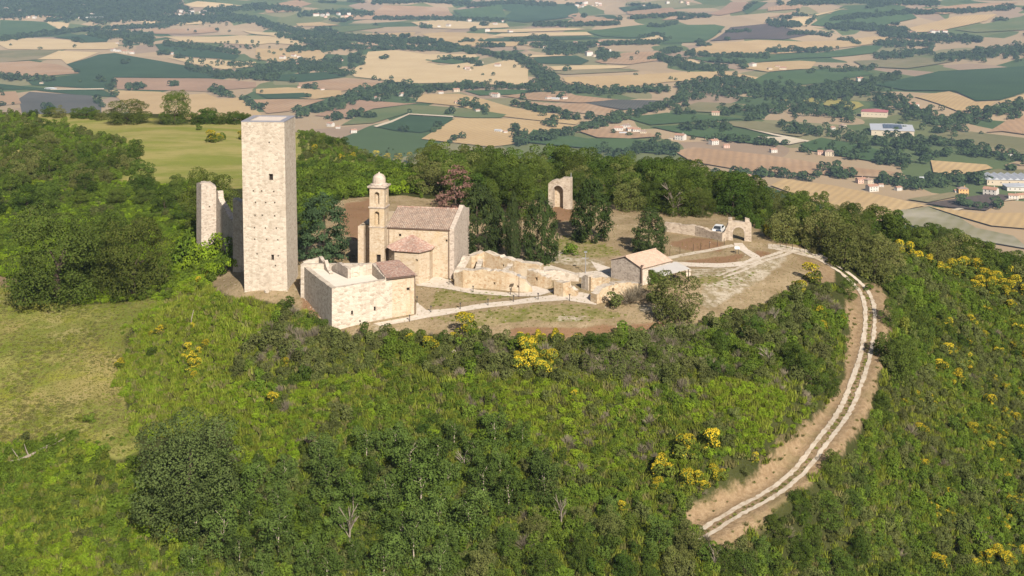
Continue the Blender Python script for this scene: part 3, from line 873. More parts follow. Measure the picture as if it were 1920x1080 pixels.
# ---------------------------------------------------------------- low building with a roof terrace
def terrace_house():
    C0 = np.array([-24.2, 172.0]); C1 = np.array([-13.3, 175.7]); C2 = np.array([-16.3, 181.4]); C3 = np.array([-30.2, 184.5])
    t = empty('terrace_building', (*C0, -2), 'low pale stone building with white roof terrace and broken parapets below the tower', 'building')
    fw = np.linalg.norm(C1 - C0); fd = (C1 - C0) / fw; fn = np.array([fd[1], -fd[0]])
    def ft(u): return np.interp(u, [0, fw], [3.56, 4.40])
    def fz(px, py):   # u, z on the front wall
        for u in np.linspace(0, fw, 400):
            p = C0 + fd * u
            if 960 + FPX * p[0] / p[1] >= px: break
        return u, HC - (py + 100) * p[1] / FPX
    wins = []
    for px, py, w, h in [(660, 586.5, .26, .6), (702.5, 579, .26, .6), (765, 542, .42, .42), (675, 602.5, .2, .3)]:
        u, z = fz(px, py)
        wins.append((u - w / 2, u + w / 2, z - h / 2, z + h / 2, .55))
    mb = MB()
    seam = fz(735, 560)[0]
    mb.facade(C0, C0 + fd * seam, -4, [(0, ft(0)), (seam, ft(seam))], .7, [w for w in wins if w[1] < seam], 0, jitter=.04, step=.7, sides=False, seed=6)
    mb.facade(C3, C0, -4, [(0, 3.55), (4, 3.5), (13.9, 3.56)], .7, (), 1, jitter=.05, step=.8, sides=False, seed=7)
    mb.facade(C1, C2, -3, [(0, 4.35), (6.4, 4.95)], .6, (), 0, sides=False)
    mb.facade(C2, C3, -3, [(0, 4.9), (3.4, 4.5), (14, 3.9)], .7, (), 0, sides=False)
    mb.build('wall', ['lower_stone', 'lower_stone'], t)
    mb = MB()
    mb.facade(C0 + fd * (seam + .004), C1, -3, [(0, ft(seam) - .02), (fw - seam, ft(fw))], .7, [(w[0] - seam, w[1] - seam, *w[2:]) for w in wins if w[0] > seam], 0, sides=False)
    mb.build('wall', 'church_stone', t)
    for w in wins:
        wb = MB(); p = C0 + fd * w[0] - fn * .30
        wb.box((*p, w[2]), (*(fd * (w[1] - w[0])), 0), (*(-fn * .15), 0), (0, 0, w[3] - w[2])); wb.build('window', 'painted_void', t)
    # pilaster seam on the left face
    # terrace floor
    fl = MB(); z = 3.38
    q = [C0 + fd * .3 - fn * .3, C0 + fd * 7.3 - fn * .3, np.array([-19.9, 180.2]), np.array([-23.1, 178.2]), np.array([-25.4, 181.6]), np.array([-27.6, 185.0]), C3 + np.array([.5, -.2])]
    fl.face([(*p, z + (.05 if i in (1, 2) else 0)) for i, p in enumerate(q)])
    fl.build('terrace_floor', 'terrace', t)
    # parapets
    def par(name, p0, p1, top, th, seed, m='lower_stone', z0=3.0):
        mb = MB(); mb.facade(p0, p1, z0, top, th, (), 0, jitter=.09, step=.4, seed=seed); mb.build(name, m, t)
    B1 = np.array([-27.7, 185.9])
    par('parapet', C3 + np.array([.1, .3]), B1, [(0, 3.95), (2.7, 4.35)], .55, 11)
    par('parapet', B1 + np.array([-.3, -.3]), np.array([-25.6, 180.0]), [(0, 4.6), (2.6, 4.3), (3.0, 4.7), (4.4, 3.9), (6.1, 3.45)], .5, 12, 'wall_stone')
    par('parapet', np.array([-25.7, 182.6]), np.array([-24.7, 181.2]), [(0, 3.9), (1.7, 4.75)], .5, 13, 'wall_stone')
    par('parapet', np.array([-24.7, 181.2]), np.array([-22.8, 177.8]), [(0, 4.85), (3.9, 4.75)], .45, 14, 'grey_stone')
    par('parapet', np.array([-22.9, 178.0]), np.array([-19.6, 180.0]), [(0, 4.72), (3.8, 4.95)], .45, 15)
    par('parapet', np.array([-19.7, 180.0]), np.array([-17.3, 174.5]), [(0, 4.95), (6, 4.32)], .4, 16, 'wall_stone')
    # tiled roof section, each pantile row a ridge
    rf = MB()
    a = np.array([-17.05, 174.15]); b_ = np.array([-13.0, 175.55]); c = np.array([-16.05, 181.6]); d = np.array([-19.3, 180.0])
    def rows(rf, a, b_, c, d, za, zb, zc, zd, n, amp=.06):
        for i in range(n):
            f0, f1, fm = i / n, (i + 1) / n, (i + .5) / n
            def pt(f, g):
                lo = np.array([*a, za]) * (1 - f) + np.array([*b_, zb]) * f
                hi = np.array([*d, zd]) * (1 - f) + np.array([*c, zc]) * f
                return lo * (1 - g) + hi * g
            up = np.array([0, 0, amp])
            for g0, g1 in ((0, .25), (.25, .5), (.5, .75), (.75, 1)):
                rf.face([pt(f0, g0), pt(fm, g0) + up, pt(fm, g1) + up, pt(f0, g1)]); rf.face([pt(fm, g0) + up, pt(f1, g0), pt(f1, g1), pt(fm, g1) + up])
    rows(rf, a, b_, c, d, 4.36, 4.50, 5.08, 5.10, 18)
    rf.build('roof', 'chapel_tiles', t)
    gt = MB(); gt.tube([(*(a + fn * .08), 4.27), (*(b_ + fn * .10), 4.41)], .07, 6); gt.build('gutter', 'copper_pipe', t)
    pp = MB(); q = C1 + fn * .08 - fd * .05; pp.tube([(*q, 4.4), (*q, gz(*q) + .05)], .06, 6); pp.build('drainpipe', 'copper_pipe', t)
    return rows
tile_rows = terrace_house()

# ---------------------------------------------------------------- church
B0 = np.array([-9.2, 191.1]); RU = np.array([.982, -.187]); RV = np.array([.187, .982])
def cu(u, v): return B0 + RU * u + RV * v
def church():
    t = empty('church', (*B0, 0), 'small sandstone church with tiled roof, stepped gable and domed bell tower', 'church')
    zb = -1.2
    mb = MB()
    wins = [(-8.0, -7.6, 5.9, 6.3, .5), (-.75, -.45, 5.4, 5.75, .5)]
    def hs(lst, o): return [(a - o, b - o, c, d, e) for a, b, c, d, e in lst]
    mb.facade(cu(-9.75, 0), cu(0, 0), zb, [(0, 7.25), (9.75, 7.25)], .6, hs(wins, -9.75), 0, sides=False)
    mb.facade(cu(0, 10), cu(-14, 10), zb, [(0, 7.4), (14, 7.4)], .6, (), 0, sides=False)
    mb.facade(cu(-14.2, 8), cu(-14.2, 1.0), zb, [(0, 7.3), (7, 7.3)], .6, (), 0, sides=False)
    mb.facade(cu(-14.2, 1.0), cu(-12.05, 1.0), zb, [(0, 7.2), (2.2, 7.2)], .6, (), 0, sides=False)
    mb.face([(*cu(-14.2, 1), 7.3), (*cu(-9.7, 1), 7.3), (*cu(-9.7, 10), 7.6), (*cu(-14.2, 10), 7.4)], 0)
    mb.build('wall', 'church_stone', t)
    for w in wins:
        wb = MB(); wb.box((*cu(w[0], .25), w[2]), (*(RU * (w[1] - w[0])), 0), (*(RV * .15), 0), (0, 0, w[3] - w[2])); wb.build('window', 'painted_void', t)
    bt = MB(); bt.facade(cu(-14.35, -.1), cu(-13.45, -.1), zb, [(0, 7.2), (.9, 7.2)], 1.4, (), 0); bt.build('buttress', 'church_stone', t)
    # gable wall, proud of the roof
    g = MB()
    prof = [(-.12, 7.35), (-.12, 7.5), (1.2, 7.9), (5.6, 9.45), (6.2, 9.75), (6.8, 9.5), (8.6, 8.75), (9.6, 8.55), (10.15, 8.5), (10.15, 7.3)]
    tops = [(v + .12, z) for v, z in prof[1:-1]]
    g.facade(cu(.62, -.12), cu(.62, 10.15), zb, tops, .68, [(3.1, 3.35, 0.2, 2.6, .3), (2.1, 2.35, 5.6, 5.9, .3)], 0, jitter=.05, step=.9, seed=21)
    g.build('gable', 'gable_stone', t)
    # roof: pantile ribs
    rf = MB()
    n = 34
    def slope(v0, z0, v1, z1, flip=False):
        for i in range(n):
            u0 = -9.9 + 9.85 * i / n; u1 = -9.9 + 9.85 * (i + 1) / n; um = (u0 + u1) / 2
            for k in range(4):
                va, vb = v0 + (v1 - v0) * k / 4, v0 + (v1 - v0) * (k + 1) / 4
                za, zb_ = z0 + (z1 - z0) * k / 4, z0 + (z1 - z0) * (k + 1) / 4
                rf.face([(*cu(u0, va), za), (*cu(um, va), za + .11), (*cu(um, vb), zb_ + .11), (*cu(u0, vb), zb_)])
                rf.face([(*cu(um, va), za + .11), (*cu(u1, va), za), (*cu(u1, vb), zb_), (*cu(um, vb), zb_ + .11)])
    slope(-.32, 7.24, 5.9, 9.12); slope(10.3, 7.5, 5.9, 9.12)
    nv = rf.build('roof', 'nave_tiles', t)
    ev = MB(); ev.box((*cu(-9.75, -.26), 7.12), (*(RU * 9.7), 0), (*(RV * .24), 0), (0, 0, .11)); ev.build('eaves', 'copper_pipe', t)
    rd = MB()
    for i in range(24):
        u = -9.85 + i * .405
        rd.tube([(*cu(u, 5.9), 9.17), (*cu(u + .41, 5.9), 9.15 + .03 * (i % 2))], [.13, .11], 6)
    rd.build('ridge', 'chapel_tiles', t)
    pp = MB(); pp.tube([(*cu(-.25, -.1), 7.2), (*cu(-.25, -.1), 0)], .06, 6); pp.build('drainpipe', 'copper_pipe', t)
    pp = MB(); pp.tube([(*cu(-9.5, -.1), 7.2), (*cu(-9.5, -.1), 0)], .05, 6); pp.build('drainpipe', 'copper_pipe', t)
    # bell tower
    bx = [cu(-12.1, -1.5), cu(-9.8, -1.5), cu(-9.8, .8), cu(-12.1, .8)]
    b = MB()
    up = (.78, 1.52, 10.95, 12.75, 1.2); lo = (.78, 1.52, 7.85, 9.85, 1.0)
    dr = (1.05, 1.75, 2.1, 3.4, .7)
    sd = (.9, 1.5, 11.0, 12.3, 1.0)
    b.facade(bx[0], bx[1], zb, [(0, 13.3), (2.3, 13.3)], .55, [up, lo, dr], 0, sides=False)
    b.facade(bx[1], bx[2], zb, [(0, 13.3), (2.3, 13.3)], .55, [sd, (1.0, 1.25, 8.2, 9.2, .5)], 0, sides=False)
    b.facade(bx[2], bx[3], zb, [(0, 13.3), (2.3, 13.3)], .55, [up], 0, sides=False)
    b.facade(bx[3], bx[0], zb, [(0, 13.3), (2.3, 13.3)], .55, [up], 0, sides=False)
    bt = b.build('bell_tower', 'church_stone', t)
    def belt(z, h, e, name='cornice'):
        cm = MB()
        q = [cu(-12.1 - e, -1.5 - e), cu(-9.8 + e, -1.5 - e), cu(-9.8 + e, .8 + e), cu(-12.1 - e, .8 + e)]
        cm.prism(q, z, z + h); cm.face([(*p, z) for p in q[::-1]])
        cm.build(name, 'gable_stone', bt)
    belt(13.25, .16, .10); belt(13.42, .2, .28); belt(10.35, .18, .16); belt(7.45, .14, .10)
    # round heads of the bell openings: a half-disc recess closed by a panel
    for (u0, u1, z0, z1, dp) in (up, lo):
        cm = MB()
        cx_ = (u0 + u1) / 2; r_ = (u1 - u0) / 2
        base = bx[0]
        for s_ in (-1, 1):
            pts = [(cx_ + s_ * r_, z1)]
            for k in range(7):
                a = math.pi / 2 * k / 6
                pts.append((cx_ + s_ * r_ * math.cos(a), z1 - r_ + r_ * math.sin(a)))
            w3 = [(*(base + RU * u - RV * .004), z) for u, z in pts]
            cm.face(w3 if s_ < 0 else w3[::-1])
            w4 = [(*(base + RU * u + RV * .35), z) for u, z in pts]
            for k in range(1, 7):
                cm.face([w3[k], w3[k + 1], w4[k + 1], w4[k]])
        cm.build('arch_head', 'church_stone', bt)
        wb = MB(); wb.box((*(base + RU * u0 + RV * .8), z0), (*(RU * (u1 - u0)), 0), (*(RV * .1), 0), (0, 0, z1 - z0)); wb.build('bell_opening', 'painted_void', bt)
    wb = MB(); wb.box((*(bx[0] + RU * dr[0] + RV * .4), dr[2]), (*(RU * .7), 0), (*(RV * .1), 0), (0, 0, 1.3)); wb.build('window', 'painted_void', bt)
    wb = MB(); wb.box((*(bx[1] + RV * sd[0] - RU * .8), sd[2]), (*(RV * .6), 0), (*(-RU * .1), 0), (0, 0, 1.3)); wb.build('bell_opening', 'painted_void', bt)
    # drum and dome
    dm = MB(); c = cu(-10.95, -.35)
    prof = [(1.32, 13.62), (1.32, 13.80), (1.12, 13.84), (.98, 13.95), (1.0, 14.15), (.99, 14.5), (.90, 14.85), (.70, 15.12), (.40, 15.30), (.15, 15.38), (.12, 15.5), (.0, 15.62)]
    ns = 16
    for i in range(len(prof) - 1):
        for k in range(ns):
            a0, a1 = 2 * math.pi * k / ns, 2 * math.pi * (k + 1) / ns
            def q(r_, z, a): return (c[0] + r_ * math.cos(a), c[1] + r_ * math.sin(a), z)
            dm.face([q(*prof[i], a0), q(*prof[i], a1), q(*prof[i + 1], a1), q(*prof[i + 1], a0)])
    dm.build('dome', 'gable_stone', bt)
    # side chapel
    P = [(-9.05, 0), (-9.05, -1.6), (-7.65, -3.5), (-3.8, -4.0), (-2.7, -2.0), (-2.7, 0)]
    ch = MB()
    fh = {1: [(.5, .8, 3.0, 3.35, .5)], 2: [(3.35, 3.7, 3.25, 3.6, .5)]}
    for i in range(len(P) - 1):
        a, b_ = cu(*P[i]), cu(*P[i + 1]); ln = np.linalg.norm(b_ - a)
        ch.facade(a, b_, zb, [(0, 4.62), (ln, 4.62)], .5, fh.get(i, ()), 0, sides=False)
    cho = ch.build('side_chapel', 'church_stone', t)
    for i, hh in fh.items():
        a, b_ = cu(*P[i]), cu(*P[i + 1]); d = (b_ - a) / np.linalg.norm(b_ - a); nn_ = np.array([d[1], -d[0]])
        h = hh[0]; wb = MB(); wb.box((*(a + d * h[0] - nn_ * .25), h[2]), (*(d * (h[1] - h[0])), 0), (*(-nn_ * .1), 0), (0, 0, h[3] - h[2])); wb.build('window', 'painted_void', cho)
    ap = np.array([*cu(-5.9, -.05), 6.35])
    rf = MB()
    ctr = np.array([-5.9, -.6])
    E = [np.array(p) + (np.array(p) - ctr) / np.linalg.norm(np.array(p) - ctr) * .38 for p in P]
    E[0][1] = -.02; E[-1][1] = -.02
    for i in range(len(P) - 1):
        a, b_ = E[i], E[i + 1]; m_ = max(2, int(np.linalg.norm(b_ - a) / .27))
        for k in range(m_):
            f0, f1 = k / m_, (k + 1) / m_; fm = (f0 + f1) / 2
            A = np.array([*cu(*(a * (1 - f0) + b_ * f0)), 4.6]); Bq = np.array([*cu(*(a * (1 - f1) + b_ * f1)), 4.6]); M = np.array([*cu(*(a * (1 - fm) + b_ * fm)), 4.68])
            for g0, g1 in ((0, .33), (.33, .66), (.66, .97)):
                l = lambda p, g: p * (1 - g) + ap * g
                rf.face([l(A, g0), l(M, g0), l(M, g1), l(A, g1)]); rf.face([l(M, g0), l(Bq, g0), l(Bq, g1), l(M, g1)])
        rf.face([(*cu(*a), 4.6), (*cu(*b_), 4.6), (*cu(*P[i + 1]), 4.5), (*cu(*P[i]), 4.5)])
    rf.build('roof', 'chapel_tiles', cho)
church()

# ---------------------------------------------------------------- excavated ruins between church and house
def ruin(label, pts, tops, thick, mat='ochre_stone', holes=(), seed=0, pix=True, jit=.13, name='ruined_wall', group=None, base=1.2):
    Wp = hit([p[0] for p in pts], [p[1] for p in pts]) if pix else np.array([(p[0], p[1], gz(*p)) for p in pts])
    zc = float(Wp[:, 2].mean())
    mb = MB()
    for i in range(len(Wp) - 1):
        a, b_ = Wp[i], Wp[i + 1]; ln = np.linalg.norm(b_[:2] - a[:2])
        tp = [(ln * k / 4, (a[2] + tops[i]) * (1 - k / 4) + (b_[2] + tops[i + 1]) * k / 4) for k in range(5)]
        hs = [(u * ln, u * ln + w, a[2] + z, a[2] + z + h, d) for s_, u, w, z, h, d in holes if s_ == i]
        mb.facade(a, b_, zc - base, tp, thick, hs, 0, jitter=jit, step=.6, sides=(True), seed=seed * 10 + i, mt=1)
    o = mb.mesh(name, [mat, 'lower_stone' if mat == 'ochre_stone' else mat])  # ochre walls get pale tops: their sunlit look is put into the colour
    c = Wp.mean(0)
    for v in o.vertices: v.co -= Vector((c[0], c[1], c[2]))
    ob = link(name, o, None, tuple(c))
    return props(ob, label, 'ruin', group)
G_R = 'excavated wall remains beside the church'
ruin('long ochre ruined wall facing the lower gravel path beside the church', [(852, 537), (868, 540), (905, 541), (950, 545), (985, 548), (998, 548)], [1.9, 2.55, 2.7, 2.6, 1.9, .5], 1.3, holes=[(2, .45, .3, .7, .35, .5), (3, .55, .3, .5, .35, .5)], seed=31, group=G_R)
ruin('rear ruined wall with high peaked end next to the church gable', [(866, 528), (884, 512), (908, 509), (965, 518), (1014, 522)], [1.3, 2.6, 2.9, 2.3, 1.9], 1.3, holes=[(2, .6, .3, 1.2, .35, .5)], seed=32, group=G_R)
ruin('short cross wall behind the left part of the long ochre wall', [(900, 538), (906, 514)], [2.3, 2.2], .8, seed=40, group=G_R)
ruin('short cross wall behind the right part of the long ochre wall', [(948, 541), (962, 521)], [2.2, 2.0], .8, seed=41, group=G_R)
ruin('reddish ruined wall with a square hole in the middle of the ruins', [(988, 533), (1008, 538), (1027, 541)], [2.0, 2.1, 1.4], 1.4, holes=[(0, .75, .5, .8, .5, .7)], seed=33, group=G_R)
ruin('low pale retaining wall along the back of the ruins', [(1014, 524), (1050, 526), (1085, 528)], [1.2, 1.5, 1.0], 1.0, 'lower_stone', seed=34, group=G_R)
ruin('stubby ochre wall block with dark shaded left face by the paving', [(1038, 552), (1056, 557), (1066, 553)], [1.7, 1.9, 1.3], 1.6, seed=35, group=G_R)
ruin('small brown broken wall stump right of the stubby block', [(1064, 554), (1080, 556)], [1.3, .9], 1.0, seed=36, group=G_R)
ruin('pale upright wall fragment with a narrow dark slit', [(1090, 541), (1103, 545), (1110, 543)], [1.7, 2.2, 2.0], .8, 'lower_stone', holes=[(0, .4, .3, .4, 1.4, .6)], seed=37, group=G_R)
ruin('brown earthy wall facing the house gable at the end of the ruins', [(1108, 546), (1128, 541), (1144, 532)], [1.9, 1.6, .8], .8, seed=38, group=G_R)
ruin('ochre end wall with a small window hole in front of the stone house', [(1119, 570), (1132, 566), (1160, 560), (1204, 550)], [1.3, 1.9, 2.2, 1.5], 1.3, holes=[(1, .55, .35, 1.2, .5, .6)], seed=39, group=G_R)

# ---------------------------------------------------------------- stone house
def house():
    r = np.array([.722, .692]); g = np.array([.692, -.722])
    Lc = np.array([14.75, 190.75]); Wd = 6.0; Ln = 6.6
    F = Lc + g * Wd
    t = empty('stone_house', (*F, 0), 'low stone house with pink tiled gable roof at the right end of the ruins', 'house')
    mb = MB()
    mid = Wd / 2
    mb.facade(Lc, F, -1.2, [(0, 2.85), (mid, 3.72), (Wd, 2.72)], .5, (), 0, sides=False)
    mb.facade(F, F + r * Ln, -1.2, [(0, 2.68), (Ln, 2.68)], .5, [(2.6, 3.5, .1, 2.0, .4)], 1, sides=False)
    mb.facade(F + r * Ln, Lc + r * Ln, -1.2, [(0, 2.72), (mid, 3.72), (Wd, 2.85)], .5, (), 1, sides=False)
    mb.facade(Lc + r * Ln, Lc, -1.2, [(0, 2.8), (Ln, 2.8)], .5, (), 0, sides=False)
    mb.build('wall', ['grey_stone', 'lower_stone'], t)
    d = MB(); p = F + r * 2.6 - g * .3; d.box((*p, .05), (*(r * .9), 0), (*(-g * .08), 0), (0, 0, 1.9)); d.build('door', 'bark', t)
    rf = MB(); M = Lc + g * mid
    o = r * .2
    tile_rows(rf, F - o + g * .35, F + r * (Ln + .2) + g * .35, M + r * (Ln + .2), M - o, 2.66, 2.66, 3.86, 3.86, 22, .07)
    tile_rows(rf, Lc + r * (Ln + .2) - g * .3, Lc - o - g * .3, M - o, M + r * (Ln + .2), 2.8, 2.8, 3.86, 3.86, 22, .07)
    rf.build('roof', 'house_tiles', t)
    rd = MB(); rd.tube([(*(M - o), 3.93), (*(M + r * (Ln + .2)), 3.93)], .1, 6); rd.build('ridge', 'house_tiles', t)
    pp = MB(); q = F + g * .1 - r * .12; pp.tube([(*q, 3.1), (*q, -.1)], .11, 6); pp.tube([(*(q - r * .1), 3.08), (*(q + r * .3), 3.05)], .12, 6); pp.build('drainpipe', 'copper_pipe', t)
    # lean-to canopy
    an = MB(); a = F + r * 1.2 + g * .4
    an.face([(*a, 2.45), (*(a + g * 2.6), 1.9), (*(a + g * 2.6 + r * 6.2), 1.9), (*(a + r * 6.2), 2.45)])
    an.face([(*a, 2.38), (*(a + r * 6.2), 2.38), (*(a + g * 2.6 + r * 6.2), 1.83), (*(a + g * 2.6), 1.83)])
    for s0, s1 in ((0, 1), ):
        an.face([(*(a + g * 2.6), 1.83), (*(a + g * 2.6 + r * 6.2), 1.83), (*(a + g * 2.6 + r * 6.2), 1.9), (*(a + g * 2.6), 1.9)])
        an.face([(*a, 2.38), (*(a + g * 2.6), 1.83), (*(a + g * 2.6), 1.9), (*a, 2.45)])
    cn = an.build('lean_to_roof', 'pale_sheet', t)
    for k in (.1, 3.1, 6.05):
        ps = MB(); q = a + g * 2.45 + r * k; ps.tube([(*q, -.6), (*q, 1.86)], .07, 6); ps.build('post', 'bark', t)
house()
pb = W(1290, 516, 0); mb = MB()
mb.prism([(pb[0] - .35, pb[1] - .35), (pb[0] + .35, pb[1] - .35), (pb[0] + .35, pb[1] + .35), (pb[0] - .35, pb[1] + .35)], -.5, .75)
mb.prism([(pb[0] - .45, pb[1] - .45), (pb[0] + .45, pb[1] - .45), (pb[0] + .45, pb[1] + .45), (pb[0] - .45, pb[1] + .45)], .752, .9)
props(mb.build('stone_pillar', 'lower_stone'), 'short pale stone pillar right of the stone house canopy', 'pillar')

# ---------------------------------------------------------------- arches
def arch_wall(mb, p0, p1, zb, top, thick, u0, u1, zs, close=None, m=0):
    """wall with an arched opening u0..u1 springing at zs; close: depth of a back wall"""
    p0 = np.array(p0, float); p1 = np.array(p1, float); ln = np.linalg.norm(p1 - p0); d = (p1 - p0) / ln; n = np.array([d[1], -d[0]])
    def P(u, z, o=0): q = p0 + d * u - n * o; return (q[0], q[1], z)
    r = (u1 - u0) / 2; c = (u0 + u1) / 2
    tz = lambda u: float(np.interp(u, [t[0] for t in top], [t[1] for t in top]))
    def col(a, b_, za, zbb):
        for o, fl in ((0, 0), (thick, 1)):
            q = [P(a, za, o), P(b_, zbb, o), P(b_, tz(b_), o), P(a, tz(a), o)]
            mb.face(q[::-1] if fl else q, m)
        mb.face([P(a, tz(a)), P(b_, tz(b_)), P(b_, tz(b_), thick), P(a, tz(a), thick)], m)
    k1 = [0] + [t[0] for t in top if 0 < t[0] < u0] + [u0]
    for a, b_ in zip(k1[:-1], k1[1:]): col(a, b_, zb, zb)
    k2 = [u1] + [t[0] for t in top if u1 < t[0] < ln] + [ln]
    for a, b_ in zip(k2[:-1], k2[1:]): col(a, b_, zb, zb)
    N_ = 12
    arc = [(c - r * math.cos(math.pi * i / N_), zs + r * math.sin(math.pi * i / N_)) for i in range(N_ + 1)]
    for (a, za), (b_, z2) in zip(arc[:-1], arc[1:]):
        col(a, b_, za, z2)
        mb.face([P(a, za, thick), P(b_, z2, thick), P(b_, z2), P(a, za)], m)
    mb.face([P(u0, zb), P(u0, zb, thick), P(u0, zs, thick), P(u0, zs)], m); mb.face([P(u1, zb, thick), P(u1, zb), P(u1, zs), P(u1, zs, thick)], m)
    mb.face([P(0, zb, thick), P(0, zb), P(0, tz(0)), P(0, tz(0), thick)], m); mb.face([P(ln, zb), P(ln, zb, thick), P(ln, tz(ln), thick), P(ln, tz(ln))], m)
    if close: mb.face([P(u0, zb, close), P(u1, zb, close), P(u1, zs + r, close), P(u0, zs + r, close)], m + 1)
    return P, arc
a = W(1028, 390, 1.0)[:2]; b_ = W(1069, 391, 1.0)[:2] + np.array([0, -.8])
t = empty('ruined_arch', (*a, 1), 'tall ruined stone arch standing alone among the trees', 'ruin')
mb = MB(); ln = np.linalg.norm(b_ - a)
P, arc = arch_wall(mb, a, b_, -.5, [(0, 5.5), (.5, 6.0), (1.2, 6.25), (1.7, 6.2), (2.4, 6.45), (2.6, 6.7), (ln, 6.75)], 1.6, .95, 2.85, 4.3, close=1.3)
mb.build('wall', ['arch_stone', 'church_stone'], t)
mb = MB()
for (u, z), (u2, z2) in zip(arc[:-1], arc[1:]):
    c_ = 1.9
    def o(u, z, s): return (c_ + (u - c_) * s, 4.3 + (z - 4.3) * s)
    q = [P(*o(u, z, 1.0), -.02), P(*o(u2, z2, 1.0), -.02), P(*o(u2, z2, 1.28), -.02), P(*o(u, z, 1.28), -.02)]
    mb.face(q)
mb.build('arch_ring', 'gable_stone', t)
mb = MB(); mb.box(P(ln - 1.0, .2, -.3), np.array(P(ln + .5, .2, -.3)) - np.array(P(ln - 1.0, .2, -.3)), (0, 1.8, 0), (0, 0, 1.0)); mb.build('footing', 'arch_stone', t)
q = W(1071, 392, 1.0); mb = MB(); mb.tube([(q[0], q[1] + .6, .5), (q[0], q[1] + .6, 7.6)], .07, 6)
props(mb.build('metal_pole', 'grey_metal'), 'thin pale metal pole at the right side of the lone arch', 'pole')

a = W(1353, 453, .2)[:2]; b_ = W(1409, 455, .2)[:2]
t = empty('stone_gateway', (*a, .2), 'arched stone gateway with two stub battlements at the path entrance', 'gate')
mb = MB(); ln = np.linalg.norm(b_ - a)
P, arc = arch_wall(mb, a, b_, -.8, [(0, 1.5), (.5, 1.9), (1.1, 3.3), (1.12, 4.05), (1.75, 4.1), (1.77, 3.55), (3.3, 3.5), (3.85, 3.6), (3.87, 4.15), (4.6, 3.95), (4.62, 3.5), (ln, 3.2)], 1.3, 1.85, 3.75, 1.75)
mb.build('wall', ['arch_stone', 'arch_stone'], t)
mb = MB()
for (u, z), (u2, z2) in zip(arc[:-1], arc[1:]):
    c_ = 2.8
    def o(u, z, s): return (c_ + (u - c_) * s, 1.75 + (z - 1.75) * s)
    mb.face([P(*o(u, z, 1.0), -.02), P(*o(u2, z2, 1.0), -.02), P(*o(u2, z2, 1.25), -.02), P(*o(u, z, 1.25), -.02)])
mb.build('arch_ring', 'gable_stone', t)
ruin('long crumbling enclosure wall running left from the gateway', [(1246, 434), (1275, 438), (1303, 442), (1330, 447), (1354, 453)], [1.5, 1.55, 1.75, 1.3, 1.3], .8, 'arch_stone', seed=51, jit=.12)

# ---------------------------------------------------------------- lamps, poles, car, signs
lamp_me = MB(); lamp_me.tube([(0, 0, 0), (0, 0, .78)], .055, 6); lp = lamp_me.mesh('post', ['dark_metal'])
head = MB(); head.box((-.10, -.10, .78), (.20, 0, 0), (0, .20, 0), (0, 0, .10)); head.box((-.13, -.13, .885), (.26, 0, 0), (0, .26, 0), (0, 0, .03)); hm = head.mesh('lamp_head', ['dark_metal'])
spots = [(768, 603, 'knee-high dark path light by the drainpipe corner of the terrace building'), (808, 586, 'dark path light where the gravel widens right of the terrace building'),
         (863, 580, 'dark path light on the lower path behind the big broom bush'), (915, 573, 'dark path light midway along the lower gravel path'), (963, 566, 'dark path light on the lower path below the lamp post'),
         (1009, 562, 'dark path light where the two gravel paths join'), (1068, 564, 'dark path light on the white paving before the ruins'), (887, 548, 'dark path light on the upper path below the long ochre wall'),
         (957, 553, 'dark path light on the upper path left of the lamp post'), (842, 534, 'dark path light at the foot of the church gable'), (782, 568, 'dark path light close to the right wall of the terrace building')]
for px, py, lab in spots:
    p = hit1(px, py); e = empty('path_light', tuple(p), lab, 'light', 'path lights along the gravel paths')
    link('post', lp, e); link('lamp_head', hm, e)
p = hit1(973, 557); e = empty('lamp_post', tuple(p), 'slim brown lamp post with flat head beside the gravel junction', 'lamp post')
mb = MB(); mb.tube([(0, 0, -.2), (0, 0, 3.0)], [.06, .045], 6); link('pole', mb.mesh('pole', ['copper_pipe']), e)
mb = MB(); mb.box((-.25, -.25, 3.0), (.5, 0, 0), (0, .5, 0), (0, 0, .12)); mb.box((-.12, -.12, 3.12), (.24, 0, 0), (0, .24, 0), (0, 0, .08)); link('lamp_head', mb.mesh('lamp_head', ['grey_metal']), e)
p = hit1(1098, 513); e = empty('lamp_post', tuple(p), 'grey lamp post with crossbars behind the ruins', 'lamp post')
mb = MB(); mb.tube([(0, 0, -.2), (0, 0, 3.2)], [.06, .045], 6); link('pole', mb.mesh('pole', ['grey_metal']), e)
mb = MB(); mb.box((-.5, -.04, 2.3), (1.0, 0, 0), (0, .08, 0), (0, 0, .07)); link('crossbar', mb.mesh('crossbar', ['grey_metal']), e)
mb = MB(); mb.box((-.22, -.22, 3.2), (.44, 0, 0), (0, .44, 0), (0, 0, .12)); link('lamp_head', mb.mesh('lamp_head', ['grey_metal']), e)
for px, py, h, lab in [(1382, 476, 1.0, 'small dark information stand in front of the gateway arch'), (1401, 412, 2.2, None)]:
    if not lab: continue
    p = hit1(px, py); e = empty('information_stand', tuple(p), lab, 'sign')
    mb = MB(); mb.tube([(-.25, 0, -.2), (-.25, 0, .95)], .04, 6); mb.tube([(.25, 0, -.2), (.25, 0, .95)], .04, 6); link('post', mb.mesh('post', ['dark_metal']), e)
    mb = MB(); mb.face([(-.4, -.18, .82), (.4, -.18, .82), (.4, .18, 1.12), (-.4, .18, 1.12)]); mb.face([(-.4, .18, 1.08), (.4, .18, 1.08), (.4, -.18, .78), (-.4, -.18, .78)]); link('panel', mb.mesh('panel', ['white_paint']), e)
p = hit1(1347, 437); 
